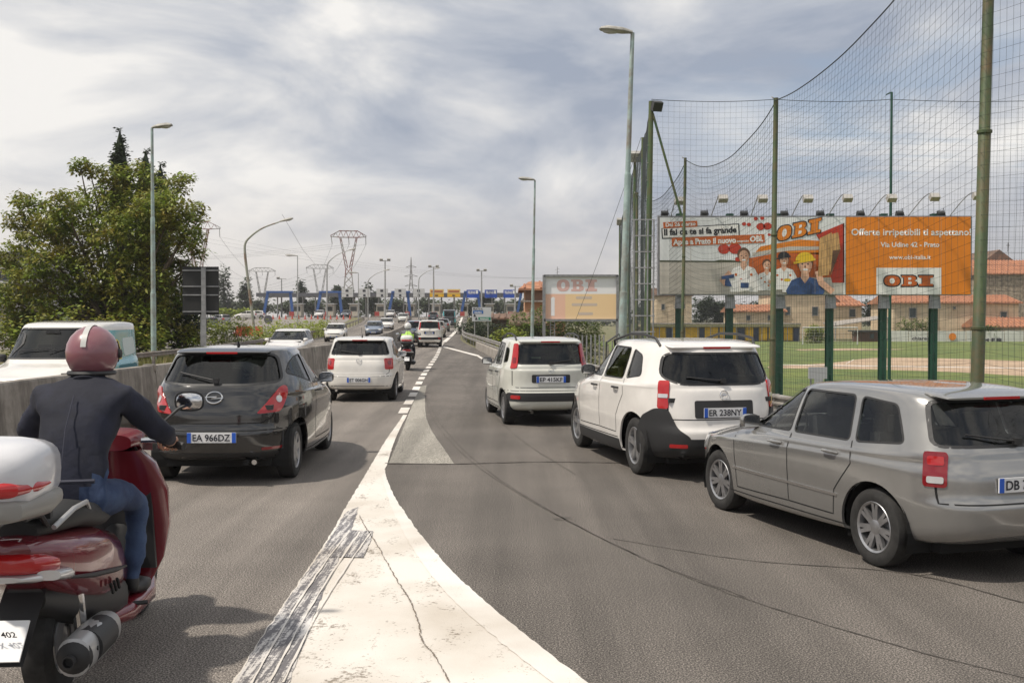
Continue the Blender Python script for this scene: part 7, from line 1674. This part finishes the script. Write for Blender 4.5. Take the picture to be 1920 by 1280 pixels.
def rider(parent_loc, lab, jacket, trouser, helmet, vest=None, rz=0.0, sc_k=1.0):
    J = {'pelvis': (0, .62, .93, .150), 'waist': (0, .69, 1.08, .150), 'chest': (0, .80, 1.26, .185), 'upper': (0, .88, 1.385, .150), 'neck': (0, .96, 1.475, .058), 'head': (0, 1.00, 1.56, .085), 'crown': (0, 1.00, 1.66, .075)}
    for s, n in ((-1, 'l'), (1, 'r')):
        J.update({'sh' + n: (s * .195, .89, 1.375, .086), 'el' + n: (s * .35, 1.03, 1.17, .060), 'wr' + n: (s * .335, 1.235, 1.12, .036), 'pa' + n: (s * .33, 1.285, 1.10, .030),
                  'hip' + n: (s * .11, .66, .90, .115), 'th' + n: (s * .165, .90, .87, .092), 'kn' + n: (s * .20, 1.10, .80, .066), 'ca' + n: (s * .185, 1.12, .60, .060), 'an' + n: (s * .17, 1.10, .38, .042), 'he' + n: (s * .17, 1.07, .325, .040), 'ba' + n: (s * .18, 1.22, .315, .040), 'to' + n: (s * .185, 1.30, .31, .028)})
    names = list(J); E = [('pelvis', 'waist'), ('waist', 'chest'), ('chest', 'upper'), ('upper', 'neck'), ('neck', 'head'), ('head', 'crown')]
    for n in 'lr': E += [('upper', 'sh' + n), ('sh' + n, 'el' + n), ('el' + n, 'wr' + n), ('wr' + n, 'pa' + n), ('pelvis', 'hip' + n), ('hip' + n, 'th' + n), ('th' + n, 'kn' + n), ('kn' + n, 'ca' + n), ('ca' + n, 'an' + n), ('an' + n, 'he' + n), ('he' + n, 'ba' + n), ('ba' + n, 'to' + n)]
    me = bpy.data.meshes.new('b'); me.from_pydata([J[n][:3] for n in names], [(names.index(a), names.index(b)) for a, b in E], [])
    o = bpy.data.objects.new('b', me); COL.objects.link(o); sk = o.modifiers.new('s', 'SKIN'); sk.use_smooth_shade = True
    for i, n in enumerate(names):
        me.skin_vertices[0].data[i].radius = (J[n][3] * (1.15 if n in ('chest', 'waist', 'upper') else 1), J[n][3] * (.82 if n in ('chest', 'waist', 'upper') else 1)); me.skin_vertices[0].data[i].use_root = (n == 'pelvis')
    sb_ = o.modifiers.new('d', 'SUBSURF'); sb_.levels = 2; sb_.render_levels = 2
    dg = bpy.context.evaluated_depsgraph_get(); bm_ = bpy.data.meshes.new_from_object(o.evaluated_get(dg)); COL.objects.unlink(o); bpy.data.objects.remove(o)
    # folds of the clothes
    for v in bm_.vertices:
        p = v.co
        if p.z < 1.5: n = noise.noise(V(p.x * 7, p.y * 7, p.z * 13)) + .5 * noise.noise(V(p.x * 15, p.y * 18, p.z * 30)); v.co += v.normal * n * .017
    def near(p):
        best = None
        for a, b in E:
            A, B = V(*J[a][:3]), V(*J[b][:3]); t = max(0, min(1, (p - A).dot(B - A) / (B - A).length_squared)); dd = (p - A.lerp(B, t)).length - lerp(J[a][3], J[b][3], t)
            if best is None or dd < best[0]: best = (dd, a, b, t)
        return best
    bm_.materials.clear()
    for m_ in (jacket, trouser, M_skin, M_shoe): bm_.materials.append(m_)
    for f in bm_.polygons:
        _, a, b, t = near(f.center); f.use_smooth = True; k = 0
        if a[:2] == 'wr' or (a[:2] == 'el' and t > .97) or a in ('neck', 'head') or (a == 'upper' and b == 'neck' and t > .5): k = 2
        elif a[:2] in ('hi', 'th', 'kn', 'ca') or (a == 'pelvis' and b[:3] == 'hip') : k = 1
        elif a[:2] in ('an', 'he', 'ba'): k = 3
        f.material_index = k
    bm_.name = 'person'; body = bpy.data.objects.new('person', bm_); COL.objects.link(body); tag(body, lab, 'person'); body.location = parent_loc; body.rotation_euler = (0, 0, rz); body.scale = (sc_k,) * 3
    # hands with fingers closed on the grips
    for s in (-1, 1):
        q = MB(); c = V(s * .325, 1.30, 1.095)
        q.loft([(1.225, 1.115, .030, .020, 2.6, s * .333), (1.26, 1.112, .038, .019, 3, s * .33), (1.30, 1.110, .042, .018, 3, s * .325), (1.325, 1.104, .038, .014, 2.6, s * .325)], 14)
        for i, (dx, l) in enumerate(((-.032, .9), (-.011, 1.0), (.011, .96), (.032, .8))):
            x = c.x + dx; y0 = 1.315 - dx * s * .4
            q.tube(smooth([V(x, y0 - .02, 1.108), V(x, y0 + .012 * l, 1.100), V(x, y0 + .020 * l, 1.078), V(x, y0 + .004, 1.058), V(x, y0 - .022 * l, 1.052)], 3), [.0095] * 10 + [.0085, .008, .007], 8)
        tx = c.x - s * .040; q.tube(smooth([V(tx, 1.255, 1.105), V(tx - s * .014, 1.280, 1.088), V(tx - s * .010, 1.298, 1.062), V(tx + s * .004, 1.305, 1.048)], 3), [.012, .012, .0115, .011, .011, .0105, .010, .009, .009, .008][:10], 8)
        q.build('hand', M_skin, body, True, angle=80)
    h = MB(); rows = []
    for k in range(11):
        ph = lerp(-.95, 1.0, k / 10) * math.pi / 2; rows.append([V(.132 * math.cos(ph) * math.cos(a), 1.005 + .150 * math.cos(ph) * math.sin(a), 1.605 + .145 * math.sin(ph)) for a in [2 * math.pi * i / 24 for i in range(24)]])
    h.grid(rows, True); h.f.append(list(range(24))[::-1]); h.m.append(0); hm = h.build('helmet', helmet, body, True, angle=80)
    q = MB(); q.grid([[V(.136 * math.cos(ph) * math.sin(a), 1.005 + .154 * math.cos(ph) * math.cos(a), 1.605 + .149 * math.sin(ph)) for a in [lerp(-1.25, 1.25, i / 14) for i in range(15)]] for ph in (-.35, -.1, .15, .42)]); q.build('visor', M_vis, hm, True)
    q = MB(); q.lathe([(.118, -.01), (.124, 0), (.118, .012)], 24, Matrix.Translation((0, .99, 1.50))); q.build('helmet_rim', M_plas, hm, True)
    q = MB(); q.grid([[V(k, 1.005 + .153 * math.cos(ph), 1.605 + .148 * math.sin(ph)) for k in (-.014, .014)] for ph in [lerp(.25, 2.9, i / 16) * 1.0 for i in range(17)]]); q.build('stripe', P('helmet_stripe', (.5, .5, .48), .3), hm, True)
    for s in (-1, 1): q = MB(); q.lathe([(.026, 0), (.024, .012), (.012, .016)], 14, Matrix.Translation((s * .128, 1.03, 1.60)) @ Matrix.Rotation(s * math.pi / 2, 4, 'Y')); q.build('visor_hinge', M_plas, hm, True)
    q = MB(); q.tube([V(-.16, .525, 1.0), V(0, .50, 1.0), V(.16, .525, 1.0)], .012, 6); q.tube([V(0, .53, 1.05), V(0, .60, 1.25), V(0, .72, 1.40)], .0035, 5); q.build('jacket_seam', P('jacket_seam', (.03, .032, .05), .8), body, True)
    q = MB(); q.lathe([(.070, -.03), (.088, -.01), (.078, .035)], 20, Matrix.Translation((0, .945, 1.455)) @ Matrix.Rotation(-.5, 4, 'X'), cap=False); q.build('collar', jacket, body, True)
    if vest:
        q = MB(); rows = []
        for z, y, hw, hh in ((1.03, .67, .19, .15), (1.15, .735, .215, .17), (1.27, .81, .235, .18), (1.38, .88, .22, .16), (1.45, .92, .13, .11)):
            rows.append([V(hw * math.cos(a), y + hh * math.sin(a), z) for a in [2 * math.pi * i / 20 for i in range(20)]])
        q.grid(rows, True); q.build('reflective_vest', vest, body, True)
    return body
PRs = P('scooter_maroon', (.15, .012, .02), .22, coat=.9, var=.05)
sc1 = scooter('scooter', 'maroon scooter with pale top case in the left foreground, cut by the frame edge', PRs, PRs, M_case, M_caseb)
SL = V(-2.27, 4.62, 0); SR = 4.5
sc1.location = SL; sc1.rotation_euler = (0, 0, R(SR)); sc1.scale = (1.06,) * 3
rider(SL, 'scooter rider in a navy jacket, blue jeans and dusty pink helmet gripping the handlebar', M_jack, M_jean, M_helm, rz=R(SR), sc_k=1.06)
q = on(763, 36); sc2 = scooter('scooter', 'dark scooter with a white top case beside the white hatchback', M_plas, M_plas, P('case_white', (.6, .6, .57), .4), M_plas)
sc2.location = (q.x, q.y, 0); sc2.rotation_euler = (0, 0, R(4)); sc2.scale = (.98,) * 3
rider((q.x, q.y, 0), 'distant scooter rider in a lime vest and white helmet between the cars', M_vgrey, M_jack, M_helw, M_hv, rz=R(4), sc_k=.98)
